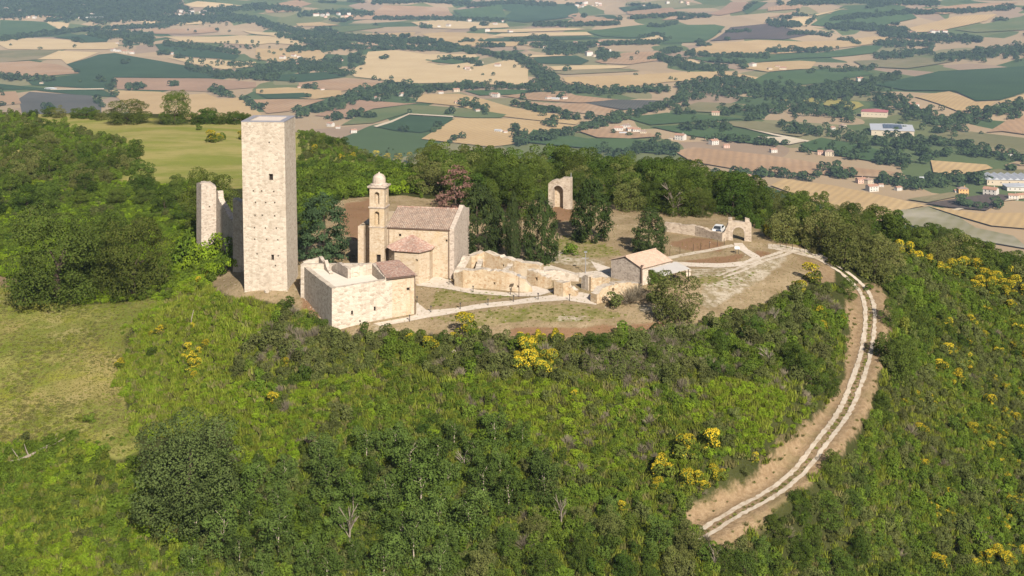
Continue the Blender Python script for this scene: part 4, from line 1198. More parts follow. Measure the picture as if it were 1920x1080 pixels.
def car():
    e = empty('parked_car', tuple(p), 'white hatchback car, seen nearly end-on, parked behind the crumbling enclosure wall', 'car')
    e.rotation_euler = (0, 0, math.radians(68)); e.scale = (.9, .9, .9)
    prof = [(-2.05, .35), (-2.1, .75), (-1.95, .95), (-1.25, 1.02), (-.55, 1.48), (.95, 1.50), (1.75, 1.05), (2.0, .9), (2.05, .35)]
    mb = MB()
    n = len(prof)
    for s_ in (-1, 1):
        q = [(x, s_ * (.85 if z < 1.1 else .68), z) for x, z in prof]; mb.face(q if s_ > 0 else q[::-1])
    for i in range(n):
        a, b2 = prof[i], prof[(i + 1) % n]
        wa = .85 if a[1] < 1.1 else .68; wb_ = .85 if b2[1] < 1.1 else .68
        mb.face([(a[0], -wa, a[1]), (b2[0], -wb_, b2[1]), (b2[0], wb_, b2[1]), (a[0], wa, a[1])])
    link('body', mb.mesh('body', ['white_paint']), e)
    for s_ in (-1, 1):
        g_ = MB(); g_.face([(-1.1, s_ * .84, 1.06), (-.5, s_ * .71, 1.42), (.9, s_ * .71, 1.43), (1.5, s_ * .84, 1.08)]); link('side_window', g_.mesh('side_window', ['glass_dark']), e)
    g_ = MB(); g_.face([(-1.27, -.75, 1.05), (-.6, -.62, 1.48), (-.6, .62, 1.48), (-1.27, .75, 1.05)][::1]); link('windscreen', g_.mesh('windscreen', ['glass_dark']), e)
    wm = MB()
    wm.tube([(0, -.1, 0), (0, .1, 0)], .31, 12); wme = wm.mesh('wheel', ['rubber'])
    for x in (-1.3, 1.3):
        for s_ in (-1, 1): link('wheel', wme, e, (x, s_ * .8, .31))
car()
post = MB(); post.tube([(0, 0, -.2), (0, 0, 1.1)], .045, 5); pm = post.mesh('post', ['bark'])
FP = [(1463, 464), (1474, 466), (1486, 468), (1500, 471), (1509, 474), (1521, 478)]
for px, py in FP:
    q = hit1(px, py); o_ = link('fence_post', pm, None, tuple(q)); props(o_, 'thin dark wooden post beside the pale upper track', 'post', 'posts along the upper track')
FP = [(1300, 470), (1314, 468), (1330, 465), (1345, 462), (1358, 459), (1275, 475), (1256, 480)]
for px, py in FP:
    q = hit1(px, py); o_ = link('fence_post', pm, None, tuple(q)); props(o_, 'thin post beside the narrow path from the gateway', 'post', 'posts along the gateway path')
# ---------------------------------------------------------------- foliage mesh makers
def leaves(name, C, Nn, S, mat, seed=0, fmat=None, mats=None, aspect=0.62):
    """one rhombic leaf clump per centre"""
    r = np.random.default_rng(seed)
    n = len(C)
    Nn = Nn / (np.linalg.norm(Nn, axis=1)[:, None] + 1e-9)
    t = np.cross(Nn, r.normal(size=(n, 3))); t /= np.linalg.norm(t, axis=1)[:, None] + 1e-9
    b = np.cross(Nn, t)
    S = np.broadcast_to(S, (n,)) * r.uniform(0.65, 1.35, n)
    V = np.stack([C + t * S[:, None], C + b * (S * aspect)[:, None], C - t * S[:, None], C - b * (S * aspect)[:, None]], 1).reshape(-1, 3)
    F = np.arange(4 * n).reshape(-1, 4)
    return fast_mesh(name, V, F, mats or [mat], False, fmat)

def lobe_points(lobes, n, seed, upbias=0.35, rough=0.45, lo=0.72):
    """points and normals on the shells of ellipsoid lobes (cx,cy,cz,rx,rz), those buried in other lobes dropped"""
    r = np.random.default_rng(seed)
    Lb = np.array(lobes, float)
    w = Lb[:, 3] ** 2; w /= w.sum()
    k = r.choice(len(Lb), n, p=w)
    d = r.normal(size=(n, 3)); d[:, 2] += upbias; d /= np.linalg.norm(d, axis=1)[:, None]
    f = r.uniform(lo, 1.06, n) ** 0.7
    rad = np.stack([Lb[k, 3], Lb[k, 3], Lb[k, 4]], 1)
    P = Lb[k, :3] + d * rad * f[:, None]
    keep = np.ones(n, bool)
    for i, l in enumerate(Lb):
        q = (P - l[:3]) / np.array([l[3], l[3], l[4]])
        keep &= ~(((q ** 2).sum(1) < 0.5) & (k != i))
    P = P[keep]; d = d[keep]
    nn = d + rough * r.normal(size=d.shape) + np.array([0, 0, 0.30])
    return P, nn

def scatter(name, pts, scl, rot, protos, label=None, cat=None):
    """stuff: many plants as ONE object, instanced on points by geometry nodes"""
    pts = np.asarray(pts, np.float32)
    me = bpy.data.meshes.new(name)
    me.vertices.add(len(pts)); me.vertices.foreach_set('co', pts.ravel())
    at = me.attributes.new('pscale', 'FLOAT_VECTOR', 'POINT'); at.data.foreach_set('vector', np.asarray(scl, np.float32).ravel())
    rv = np.zeros((len(pts), 3), np.float32); rv[:, 2] = rot
    at = me.attributes.new('prot', 'FLOAT_VECTOR', 'POINT'); at.data.foreach_set('vector', rv.ravel())
    ob = link(name, me)
    ng = bpy.data.node_groups.new(name, 'GeometryNodeTree')
    ng.interface.new_socket('Geometry', in_out='INPUT', socket_type='NodeSocketGeometry')
    ng.interface.new_socket('Geometry', in_out='OUTPUT', socket_type='NodeSocketGeometry')
    gi = ng.nodes.new('NodeGroupInput'); go = ng.nodes.new('NodeGroupOutput')
    ci = ng.nodes.new('GeometryNodeCollectionInfo')
    c = bpy.data.collections.new(name + '_kinds')
    for p in protos:
        c.objects.link(bpy.data.objects.new(name + '_plant', p))
    ci.inputs[0].default_value = c
    ci.inputs['Separate Children'].default_value = True
    ci.inputs['Reset Children'].default_value = True
    ip = ng.nodes.new('GeometryNodeInstanceOnPoints')
    ip.inputs['Pick Instance'].default_value = True
    na = ng.nodes.new('GeometryNodeInputNamedAttribute'); na.data_type = 'FLOAT_VECTOR'; na.inputs[0].default_value = 'pscale'
    nr = ng.nodes.new('GeometryNodeInputNamedAttribute'); nr.data_type = 'FLOAT_VECTOR'; nr.inputs[0].default_value = 'prot'
    ng.links.new(gi.outputs[0], ip.inputs['Points']); ng.links.new(ci.outputs[0], ip.inputs['Instance'])
    ng.links.new(nr.outputs[0], ip.inputs['Rotation']); ng.links.new(na.outputs[0], ip.inputs['Scale'])
    ng.links.new(ip.outputs[0], go.inputs[0])
    md = ob.modifiers.new('scatter', 'NODES'); md.node_group = ng
    return props(ob, label, None, None, 'stuff')

# ---------------------------------------------------------------- the fields of the valley
def crop(name, c1, c2, stripe=None, sdir=0.0, sper=9.0, samt=0.25, patch=None):
    m, nt, out = nmat(name); MAT[name] = m
    o = objco(nt)
    n = noise(nt, o, 0.010, 5, 0.62)
    col = mix(nt, smoothf(nt, n, 0.33, 0.67), c1, c2)
    if patch:
        col = mix(nt, math_(nt, 'MULTIPLY', smoothf(nt, noise(nt, o, 0.006, 4, 0.6), 0.5, 0.66), 0.7), col, patch)
    w = N(nt, 'ShaderNodeTexWave', wave_type='BANDS', bands_direction='X')
    L(nt, scaled(nt, o, (1 / sper, 1 / sper, 0), (0, 0, sdir)), w.inputs['Vector'])
    w.inputs['Scale'].default_value = 0.35; w.inputs['Distortion'].default_value = 1.2; w.inputs['Detail'].default_value = 1
    col = mix(nt, math_(nt, 'MULTIPLY', w.outputs['Fac'], samt), col, stripe or c2)
    f = noise(nt, o, 0.12, 4, 0.7)
    col = mix(nt, 0.35, col, mix(nt, f, (0.25, 0.25, 0.25), (0.78, 0.78, 0.76)), 'SOFT_LIGHT')
    surf(nt, out, col, 0.97, None, spec=0.02)
crop('wheat', (0.475, 0.340, 0.172), (0.410, 0.285, 0.138), (0.31, 0.22, 0.12), 0.5, 10, 0.5)
crop('pale_wheat', (0.535, 0.405, 0.225), (0.480, 0.355, 0.190), (0.39, 0.29, 0.17), 1.2, 11, 0.45)
crop('stubble', (0.385, 0.250, 0.145), (0.310, 0.200, 0.115), (0.255, 0.17, 0.105), 0.2, 12, 0.45, (0.40, 0.29, 0.19))
crop('pink_soil', (0.345, 0.220, 0.140), (0.285, 0.185, 0.118), (0.24, 0.165, 0.115), 0.1, 9, 0.3)
crop('green_crop', (0.072, 0.115, 0.042), (0.055, 0.094, 0.036), (0.05, 0.085, 0.033), 0.9, 9, 0.3)
crop('dark_crop', (0.046, 0.082, 0.036), (0.036, 0.066, 0.029), (0.03, 0.058, 0.026), 0.4, 8, 0.3)
crop('light_crop', (0.125, 0.150, 0.062), (0.095, 0.128, 0.050), (0.085, 0.11, 0.045), 1.4, 9, 0.3, (0.17, 0.165, 0.075))
crop('olive_land', (0.205, 0.180, 0.095), (0.150, 0.145, 0.070), (0.13, 0.125, 0.06), 0.7, 10, 0.25, (0.26, 0.205, 0.12))
crop('yellow_crop', (0.300, 0.255, 0.070), (0.255, 0.220, 0.070), (0.22, 0.2, 0.07), 0.2, 10, 0.2)
crop('ploughed', (0.105, 0.082, 0.068), (0.080, 0.064, 0.055), (0.065, 0.052, 0.046), 0.3, 9, 0.3)
crop('vine_rows', (0.120, 0.110, 0.098), (0.092, 0.086, 0.076), (0.05, 0.06, 0.045), 0.2, 6, 0.55)
crop('badland', (0.225, 0.205, 0.115), (0.170, 0.165, 0.085), (0.30, 0.27, 0.21), 0.5, 14, 0.35, (0.40, 0.36, 0.29))
crop('white_soil', (0.56, 0.48, 0.36), (0.47, 0.39, 0.28), (0.42, 0.34, 0.24), 0.5, 12, 0.2)
FIELDS = [
 ('green_field', 'green_crop', [(0, 38), (58, 40), (85, 42), (115, 55), (120, 60), (60, 70), (0, 75)]),
 ('wheat_field', 'pale_wheat', [(82, 40), (130, 44), (125, 56), (110, 55)]),
 ('green_field', 'light_crop', [(125, 57), (132, 45), (175, 50), (165, 55), (130, 60)]),
 ('wheat_field', 'pale_wheat', [(0, 76), (50, 72), (95, 73), (160, 81), (220, 80), (222, 90), (200, 93), (90, 94), (15, 93), (0, 85)]),
 ('green_field', 'dark_crop', [(100, 71), (155, 65), (205, 73), (200, 79), (160, 80)]),
 ('fallow_field', 'olive_land', [(-60, 95), (110, 95), (70, 112), (0, 118), (-60, 118)]),
 ('wheat_field', 'pale_wheat', [(70, 112), (110, 96), (185, 99), (125, 121), (115, 112)]),
 ('stubble_field', 'stubble', [(-60, 119), (0, 118), (55, 115), (110, 122), (150, 138), (85, 143), (-60, 141)]),
 ('green_field', 'dark_crop', [(125, 121), (185, 103), (215, 100), (300, 115), (420, 135), (395, 147), (215, 146), (213, 168), (195, 168), (60, 160), (50, 151), (150, 140)]),
 ('green_field', 'dark_crop', [(-60, 158), (0, 158), (90, 167), (195, 170), (220, 183), (160, 180), (50, 168), (-60, 170)]),
 ('stubble_field', 'pink_soil', [(213, 147), (390, 148), (480, 155), (480, 165), (380, 172), (220, 168)]),
 ('wheat_field', 'wheat', [(205, 170), (300, 173), (330, 181), (385, 176), (410, 186), (450, 184), (490, 215), (440, 226), (350, 228), (240, 200), (215, 180)]),
 ('vineyard', 'vine_rows', [(35, 186), (55, 173), (170, 180), (190, 200), (180, 215), (40, 208)]),
 ('stubble_field', 'stubble', [(-60, 175), (30, 172), (40, 195), (-60, 205)]),
 ('green_field', 'dark_crop', [(290, 84), (320, 80), (450, 105), (440, 112), (350, 107), (300, 97)]),
 ('wheat_field', 'pale_wheat', [(312, 108), (350, 110), (480, 117), (480, 125), (420, 131), (365, 121)]),
 ('wheat_field', 'pale_wheat', [(300, 69), (450, 67), (520, 70), (540, 78), (480, 85), (340, 79)]),
 ('stubble_field', 'stubble', [(285, 55), (400, 52), (410, 60), (290, 64)]),
 ('wheat_field', 'wheat', [(185, 50), (250, 47), (245, 57), (190, 58)]),
 ('wheat_field', 'pale_wheat', [(255, 40), (400, 38), (410, 43), (290, 48)]),
 ('wheat_field', 'pale_wheat', [(345, 9), (370, 3), (430, 8), (455, 12), (410, 16), (360, 14)]),
 ('stubble_field', 'stubble', [(495, 15), (560, 0), (585, 8), (550, 22), (500, 25)]),
 ('green_field', 'green_crop', [(640, 15), (690, 20), (690, 28), (620, 28)]),
 ('stubble_field', 'stubble', [(692, 25), (720, 10), (840, 15), (850, 30), (780, 35), (650, 38), (640, 33)]),
 ('wheat_field', 'pale_wheat', [(770, 42), (830, 38), (880, 42), (950, 45), (955, 52), (850, 55), (790, 52)]),
 ('wheat_field', 'wheat', [(555, 45), (600, 42), (640, 48), (560, 50)]),
 ('green_field', 'light_crop', [(600, 53), (700, 47), (720, 52), (640, 62), (615, 58)]),
 ('wheat_field', 'wheat', [(660, 65), (780, 61), (775, 68), (745, 72), (665, 72)]),
 ('wheat_field', 'wheat', [(790, 65), (830, 61), (905, 64), (935, 72), (990, 82), (960, 88), (880, 88), (820, 80)]),
 ('wheat_field', 'pale_wheat', [(455, 58), (520, 62), (590, 75), (560, 85), (500, 81), (530, 77), (515, 69)]),
 ('wheat_field', 'wheat', [(480, 92), (600, 95), (610, 105), (600, 115), (560, 120), (480, 112)]),
 ('stubble_field', 'stubble', [(600, 81), (700, 82), (760, 88), (700, 92), (620, 90)]),
 ('wheat_field', 'pale_wheat', [(690, 98), (740, 95), (800, 103), (890, 102), (895, 108), (830, 112), (800, 118), (830, 124), (880, 118), (900, 125), (960, 111), (990, 131), (990, 150), (1010, 162), (930, 160), (880, 155), (760, 158), (720, 151), (665, 145), (655, 135), (680, 120)]),
 ('green_field', 'green_crop', [(792, 113), (850, 109), (900, 107), (895, 115), (855, 121), (820, 118)]),
 ('green_field', 'dark_crop', [(515, 142), (610, 136), (650, 144), (575, 155), (520, 152)]),
 ('fallow_field', 'stubble', [(560, 156), (650, 147), (720, 153), (705, 165), (640, 172), (560, 162)]),
 ('wheat_field', 'wheat', [(480, 168), (540, 165), (640, 171), (640, 180), (590, 187), (530, 182), (480, 176)]),
 ('green_field', 'dark_crop', [(485, 178), (570, 175), (580, 184), (500, 186)]),
 ('stubble_field', 'stubble', [(475, 188), (540, 187), (610, 188), (540, 210), (500, 214)]),
 ('stubble_field', 'pink_soil', [(590, 218), (665, 188), (760, 195), (790, 194), (700, 205), (650, 222)]),
 ('wheat_field', 'wheat', [(790, 178), (860, 177), (900, 185), (960, 203), (1040, 215), (1090, 226), (1080, 235), (1000, 226), (930, 218), (860, 200), (780, 192)]),
 ('green_field', 'light_crop', [(690, 208), (770, 197), (880, 205), (950, 216), (940, 222), (880, 222), (830, 217), (760, 214), (700, 232), (640, 236)]),
 ('green_field', 'dark_crop', [(702, 238), (770, 218), (850, 222), (830, 240), (790, 250), (740, 246)]),
 ('wheat_field', 'wheat', [(790, 262), (855, 223), (960, 224), (1005, 228), (1080, 238), (1070, 245), (1000, 265), (960, 272), (920, 277), (880, 272)]),
 ('green_field', 'green_crop', [(870, 171), (960, 169), (1010, 171), (970, 178), (900, 180)]),
 ('stubble_field', 'stubble', [(940, 181), (1010, 174), (1060, 172), (1080, 180), (1110, 183), (1160, 188), (1090, 194), (1000, 189)]),
 ('fallow_field', 'stubble', [(965, 190), (1060, 196), (1100, 195), (1170, 211), (1160, 222), (1080, 212), (960, 200)]),
 ('vineyard', 'vine_rows', [(1097, 195), (1150, 188), (1260, 190), (1250, 203), (1170, 207)]),
 ('wheat_field', 'wheat', [(1055, 146), (1200, 141), (1290, 136), (1360, 135), (1440, 150), (1420, 155), (1330, 150), (1250, 155), (1180, 165), (1130, 172), (1080, 162), (1060, 155)]),
 ('green_field', 'olive_land', [(1025, 136), (1080, 131), (1180, 130), (1200, 134), (1060, 141)]),
 ('wheat_field', 'pale_wheat', [(1030, 126), (1110, 123), (1180, 125), (1165, 129), (1040, 133)]),
 ('green_field', 'dark_crop', [(1000, 111), (1080, 105), (1105, 115), (1090, 122), (1010, 120)]),
 ('wheat_field', 'pale_wheat', [(985, 105), (1060, 102), (1075, 105), (990, 109)]),
 ('wheat_field', 'stubble', [(1115, 116), (1170, 100), (1240, 97), (1230, 115), (1180, 122), (1130, 120)]),
 ('green_field', 'dark_crop', [(915, 73), (1100, 69), (1130, 73), (960, 79), (900, 79)]),
 ('wheat_field', 'pale_wheat', [(925, 56), (1080, 54), (1100, 56), (960, 62), (910, 61)]),
 ('wheat_field', 'pale_wheat', [(940, 64), (1100, 61), (1110, 67), (960, 70), (915, 70)]),
 ('green_field', 'green_crop', [(1100, 60), (1200, 48), (1340, 47), (1360, 51), (1320, 80), (1242, 82), (1251, 74), (1238, 65), (1180, 72), (1130, 69)]),
 ('wheat_field', 'pale_wheat', [(1150, 84), (1180, 77), (1236, 66), (1248, 75), (1200, 82), (1010, 90), (980, 85)]),
 ('wheat_field', 'wheat', [(1280, 98), (1330, 83), (1420, 76), (1500, 79), (1640, 69), (1680, 71), (1660, 80), (1560, 92), (1400, 103), (1330, 103)]),
 ('green_field', 'green_crop', [(1290, 109), (1410, 106), (1480, 104), (1620, 87), (1660, 84), (1640, 100), (1500, 110), (1400, 121), (1330, 117)]),
 ('wheat_field', 'wheat', [(1380, 123), (1500, 115), (1530, 117), (1520, 130), (1440, 136), (1400, 130)]),
 ('green_field', 'green_crop', [(1440, 138), (1530, 132), (1600, 128), (1640, 140), (1560, 155), (1450, 165), (1400, 158)]),
 ('wheat_field', 'pale_wheat', [(1265, 112), (1300, 113), (1315, 120), (1270, 122)]),
 ('fallow_field', 'ploughed', [(1330, 78), (1370, 52), (1440, 45), (1520, 65), (1470, 75), (1400, 74)]),
 ('stubble_field', 'stubble', [(1065, 30), (1085, 24), (1140, 38), (1165, 38), (1150, 48), (1080, 46)]),
 ('green_field', 'dark_crop', [(1095, 25), (1150, 30), (1160, 36), (1120, 35)]),
 ('stubble_field', 'stubble', [(1175, 22), (1260, 15), (1270, 22), (1220, 35), (1180, 28)]),
 ('stubble_field', 'pink_soil', [(1330, 28), (1370, 5), (1410, 5), (1390, 22), (1350, 30)]),
 ('green_field', 'green_crop', [(1393, 20), (1420, 5), (1440, 5), (1400, 28)]),
 ('green_field', 'dark_crop', [(1160, 15), (1210, 10), (1240, 14), (1172, 23)]),
 ('stubble_field', 'stubble', [(1275, 27), (1320, 29), (1300, 35), (1240, 39)]),
 ('green_field', 'dark_crop', [(880, 3), (940, 8), (1080, 8), (1085, 22), (1060, 35), (985, 43), (930, 36), (960, 22)]),
 ('green_field', 'green_crop', [(850, 20), (940, 10), (955, 38), (880, 40)]),
 ('fallow_field', 'olive_land', [(1260, 209), (1310, 193), (1400, 197), (1410, 208), (1330, 212)]),
 ('green_field', 'green_crop', [(1175, 223), (1250, 213), (1330, 218), (1400, 225), (1300, 230), (1220, 236)]),
 ('green_field', 'green_crop', [(1220, 239), (1300, 236), (1360, 246), (1440, 262), (1420, 272), (1300, 257)]),
 ('fallow_field', 'olive_land', [(1340, 229), (1420, 229), (1530, 246), (1500, 258), (1440, 250), (1380, 239)]),
 ('bare_soil', 'white_soil', [(1420, 258), (1470, 259), (1510, 267), (1480, 273), (1450, 268)]),
 ('green_field', 'green_crop', [(1500, 272), (1540, 260), (1620, 275), (1720, 305), (1660, 308), (1580, 295), (1520, 284)]),
 ('stubble_field', 'stubble', [(1265, 286), (1300, 278), (1440, 293), (1560, 312), (1680, 325), (1660, 335), (1560, 330), (1400, 323), (1320, 309), (1290, 301)]),
 ('wheat_field', 'wheat', [(1445, 350), (1470, 338), (1560, 350), (1660, 370), (1735, 388), (1700, 395), (1680, 408), (1700, 424), (1640, 418), (1540, 385)]),
 ('green_field', 'dark_crop', [(1370, 350), (1440, 352), (1535, 387), (1630, 420), (1560, 412), (1450, 390), (1380, 372)]),
 ('rough_slope', 'badland', [(1684, 397), (1740, 391), (1800, 411), (1830, 430), (1900, 445), (1930, 470), (1760, 440), (1704, 424)]),
 ('wheat_field', 'wheat', [(1740, 389), (1830, 402), (1930, 402), (1930, 432), (1860, 426), (1805, 410)]),
 ('fallow_field', 'ploughed', [(1735, 384), (1860, 365), (1900, 370), (1850, 397), (1780, 391)]),
 ('fallow_field', 'olive_land', [(1700, 376), (1790, 362), (1820, 366), (1740, 382)]),
 ('wheat_field', 'wheat', [(1745, 303), (1850, 311), (1862, 318), (1790, 332), (1750, 325)]),
 ('fallow_field', 'olive_land', [(1845, 325), (1870, 319), (1930, 321), (1930, 337), (1860, 331)]),
 ('fallow_field', 'olive_land', [(1740, 256), (1800, 246), (1930, 262), (1930, 292), (1850, 287), (1800, 266)]),
 ('stubble_field', 'stubble', [(1850, 250), (1890, 226), (1930, 216), (1930, 255), (1880, 248)]),
 ('wheat_field', 'wheat', [(1715, 183), (1780, 173), (1830, 193), (1868, 192), (1850, 205), (1800, 212), (1770, 200)]),
 ('wheat_field', 'wheat', [(1873, 192), (1930, 175), (1930, 204), (1880, 203)]),
 ('green_field', 'dark_crop', [(1640, 160), (1760, 135), (1930, 125), (1930, 171), (1875, 189), (1830, 191), (1790, 172), (1700, 171)]),
 ('yellow_field', 'yellow_crop', [(1450, 183), (1540, 185), (1610, 193), (1620, 200), (1600, 208), (1540, 198), (1460, 190)]),
 ('wheat_field', 'wheat', [(1700, 55), (1790, 32), (1870, 28), (1850, 40), (1760, 60), (1720, 62)]),
 ('wheat_field', 'stubble', [(1720, 20), (1800, 10), (1910, 5), (1880, 15), (1770, 28)]),
 ('wheat_field', 'pale_wheat', [(1480, 38), (1590, 15), (1530, 31), (1510, 50), (1480, 45)]),
 ('green_field', 'green_crop', [(1520, 48), (1570, 20), (1700, 18), (1720, 35), (1650, 50), (1560, 52)]),
 ('green_field', 'light_crop', [(1790, 57), (1870, 41), (1930, 30), (1930, 57), (1830, 62)]),
 ('stubble_field', 'stubble', [(1440, 15), (1510, 5), (1500, 18), (1440, 22)]),
 ('stubble_field', 'stubble', [(1440, 35), (1500, 20), (1480, 30)]),
 ('fallow_field', 'olive_land', [(1600, 116), (1720, 108), (1790, 116), (1700, 130), (1620, 126)]),
 ('green_field', 'green_crop', [(1000, 245), (1100, 262), (1180, 262), (1260, 272), (1270, 292), (1100, 280), (980, 268)]),
 ('stubble_field', 'stubble', [(1085, 248), (1160, 236), (1180, 242), (1240, 258), (1180, 262), (1120, 260)]),
]
for i, (nm, mt, poly) in enumerate(FIELDS):
    drape(nm, [poly], mt, 0.25 + 0.013 * i, maxlen=16, rel=0.022)
# pale farm tracks
for poly in ([(700, 238), (730, 229), (765, 215), (768, 216), (735, 231), (706, 240)], [(765, 214), (850, 219), (850, 221), (765, 216)], [(1340, 228), (1450, 252), (1530, 268), (1600, 285), (1600, 287), (1530, 271), (1450, 255)],
             [(95, 168), (195, 167), (195, 169), (95, 170)], [(1780, 396), (1850, 380), (1930, 370), (1930, 373), (1850, 383), (1785, 399)]):
    drape('farm_track', [poly], 'white_soil', 1.0, maxlen=16, rel=0.022)

# ---------------------------------------------------------------- woods of the valley
def lump(seed, n=90, tall=1.0):
    r = np.random.default_rng(seed)
    lb = [(0, 0, .55 * tall, .42, .42 * tall)] + [(*(r.uniform(-.3, .3, 2)), r.uniform(.35, .75) * tall, r.uniform(.2, .32), r.uniform(.2, .3) * tall) for _ in range(6)]
    P, nn = lobe_points(lb, n * 2, seed, 0.5, 0.35, .85)
    P[:, 2] = np.maximum(P[:, 2], .02)
    return leaves('far_crown', P[:n], nn[:n], 0.13, 'far_leaf', seed)
FAR = [lump(s, 100, t) for s, t in ((1, 1.0), (2, 1.2), (3, .85), (4, 1.1))]
STRIPS = [  # polyline, thickness in photo pixels
 ([(555, 216), (600, 206), (650, 192)], 13), ([(650, 190), (700, 172), (740, 172), (790, 176)], 20), ([(780, 172), (870, 165), (960, 165), (1030, 164)], 8),
 ([(480, 42), (560, 62), (640, 72), (720, 78), (800, 80)], 11), ([(800, 80), (860, 92), (930, 105), (960, 110)], 7), ([(965, 108), (1000, 128), (1020, 145), (1045, 160)], 20), ([(1030, 160), (1060, 166), (1100, 172), (1150, 174), (1250, 170)], 9),
 ([(965, 268), (1040, 258), (1110, 236), (1170, 221), (1240, 205), (1280, 186)], 12), ([(1270, 180), (1340, 165), (1420, 172), (1500, 178), (1570, 176), (1640, 168)], 26), ([(1330, 155), (1380, 152), (1420, 160)], 8), ([(1560, 172), (1640, 155), (1690, 143)], 9),
 ([(1400, 215), (1440, 208), (1520, 205), (1600, 218)], 20), ([(1640, 190), (1690, 200), (1740, 222)], 22), ([(1740, 222), (1770, 235), (1850, 215), (1930, 200)], 18), ([(1460, 240), (1560, 255), (1640, 270), (1700, 272)], 12), ([(1680, 262), (1730, 275), (1740, 305)], 22), ([(1600, 285), (1700, 300)], 5),
 ([(1740, 270), (1800, 275), (1830, 282)], 9), ([(1750, 292), (1830, 290), (1930, 305)], 9), ([(1640, 305), (1690, 312), (1700, 318)], 8),
 ([(1330, 333), (1420, 332), (1520, 335)], 8), ([(1530, 328), (1600, 335)], 14), ([(1650, 345), (1720, 350), (1800, 338), (1870, 345)], 18), ([(1800, 388), (1880, 392)], 9),
 ([(480, 132), (560, 130), (620, 133), (650, 142)], 11), ([(655, 118), (670, 108), (680, 120)], 14), ([(232, 78), (255, 72), (285, 76)], 16), ([(170, 58), (200, 66), (240, 66)], 10),
 ([(0, 76), (80, 66), (150, 58), (200, 55), (300, 50), (330, 46)], 5), ([(0, 30), (90, 22), (180, 34), (270, 32)], 14), ([(0, 8), (120, 10), (260, 20), (330, 18)], 14), ([(330, 40), (420, 34), (500, 42)], 9), ([(100, 2), (250, 5), (340, 3)], 8),
 ([(350, 128), (400, 140), (480, 146), (520, 150)], 9), ([(540, 96), (600, 92), (690, 90)], 8), ([(310, 84), (380, 92), (450, 102)], 6), ([(540, 120), (600, 122), (640, 118)], 9), ([(700, 93), (760, 92), (850, 96)], 5),
 ([(1000, 88), (1080, 88), (1150, 84), (1240, 81)], 5), ([(1022, 98), (1070, 96), (1100, 96)], 9), ([(1120, 102), (1145, 107), (1160, 108)], 10), ([(1230, 107), (1260, 118)], 9), ([(1255, 122), (1300, 128), (1360, 131)], 8), ([(1240, 100), (1275, 96)], 8),
 ([(1650, 64), (1730, 72), (1840, 76)], 9), ([(1640, 108), (1700, 103), (1750, 98)], 9), ([(1755, 112), (1850, 102), (1930, 95)], 14), ([(1550, 52), (1650, 55), (1700, 58)], 6), ([(1440, 45), (1500, 48)], 7), ([(1720, 25), (1820, 22), (1900, 15)], 5), ([(1640, 85), (1700, 84), (1750, 86)], 7),
 ([(860, 195), (900, 205), (915, 212)], 9), ([(960, 197), (1010, 208), (1060, 214)], 6), ([(1060, 226), (1110, 222)], 6), ([(395, 172), (440, 182)], 8), ([(610, 224), (660, 222), (710, 221)], 4), ([(1190, 282), (1240, 280), (1262, 290)], 14), ([(1120, 285), (1160, 296), (1190, 300)], 10),
 ([(520, 66), (600, 86), (650, 84)], 6), ([(700, 36), (800, 36), (950, 40)], 4), ([(560, 30), (620, 24), (700, 28)], 6), ([(880, 12), (960, 5), (1040, 10)], 6), ([(1000, 48), (1080, 48), (1160, 46)], 5), ([(1180, 36), (1260, 30), (1330, 32)], 4),
 ([(-20, 3), (160, 6), (330, 2)], 9), ([(-20, 16), (120, 18), (300, 27)], 9), ([(180, 28), (300, 36), (480, 36)], 8), ([(260, 12), (340, 16), (360, 26)], 8), ([(380, 22), (480, 14), (560, 20)], 7), ([(1480, 8), (1600, 4), (1760, 8)], 7), ([(1560, 38), (1640, 30), (1720, 24)], 5), ([(700, 6), (800, 3), (880, 8)], 6),
 ([(200, 167), (212, 166)], 6), ([(240, 166), (270, 166)], 7), ([(0, 148), (50, 150), (100, 152)], 6), ([(1640, 130), (1560, 136)], 5), ([(1290, 104), (1350, 107), (1440, 108)], 5), ([(1440, 98), (1560, 96)], 4),
 ([(1280, 242), (1340, 240), (1370, 246)], 9), ([(1340, 262), (1400, 268), (1470, 275)], 6), ([(1500, 285), (1560, 290), (1620, 298)], 6), ([(1350, 215), (1390, 210)], 9),
]
def strip_points(strips, dens, seed, amin=7.0):
    r = np.random.default_rng(seed)
    X = []
    for pl, th in strips:
        pl = np.array(pl, float)
        sg = np.linalg.norm(np.diff(pl, axis=0), axis=1); cum = np.r_[0, np.cumsum(sg)]
        c = pl.mean(0); D = 285 * FPX / (c[1] + 100)
        m2 = (D / FPX) * (D * D / (FPX * 285)) * cum[-1] * th
        n = int(min(m2 / dens, cum[-1] * th * 0.5) + 3)
        s = r.uniform(0, cum[-1], n)
        u = np.interp(s, cum, pl[:, 0]); v = np.interp(s, cum, pl[:, 1]) + r.normal(0, th * .36, n) * (.55 + .9 * np.abs(vnoise(s, s * 0 + c[0], 26.0, 9)))
        X.append(hit(u + r.normal(0, 2, n), v))
    X = np.concatenate(X)
    return X[X[:, 1] > 800]
_r = np.random.default_rng(12)
HEDGE = []
for nm, mt, poly in FIELDS:
    n = len(poly)
    for i in range(n):
        (x0, y0), (x1, y1) = poly[i], poly[(i + 1) % n]
        if _r.uniform() < .13 and math.hypot(x1 - x0, y1 - y0) > 12 and max(y0, y1) < 330:
            a, b = sorted(_r.uniform(0, 1, 2))
            HEDGE.append(([(x0 + (x1 - x0) * a, y0 + (y1 - y0) * a), (x0 + (x1 - x0) * b, y0 + (y1 - y0) * b)], _r.uniform(1.5, 3.5)))
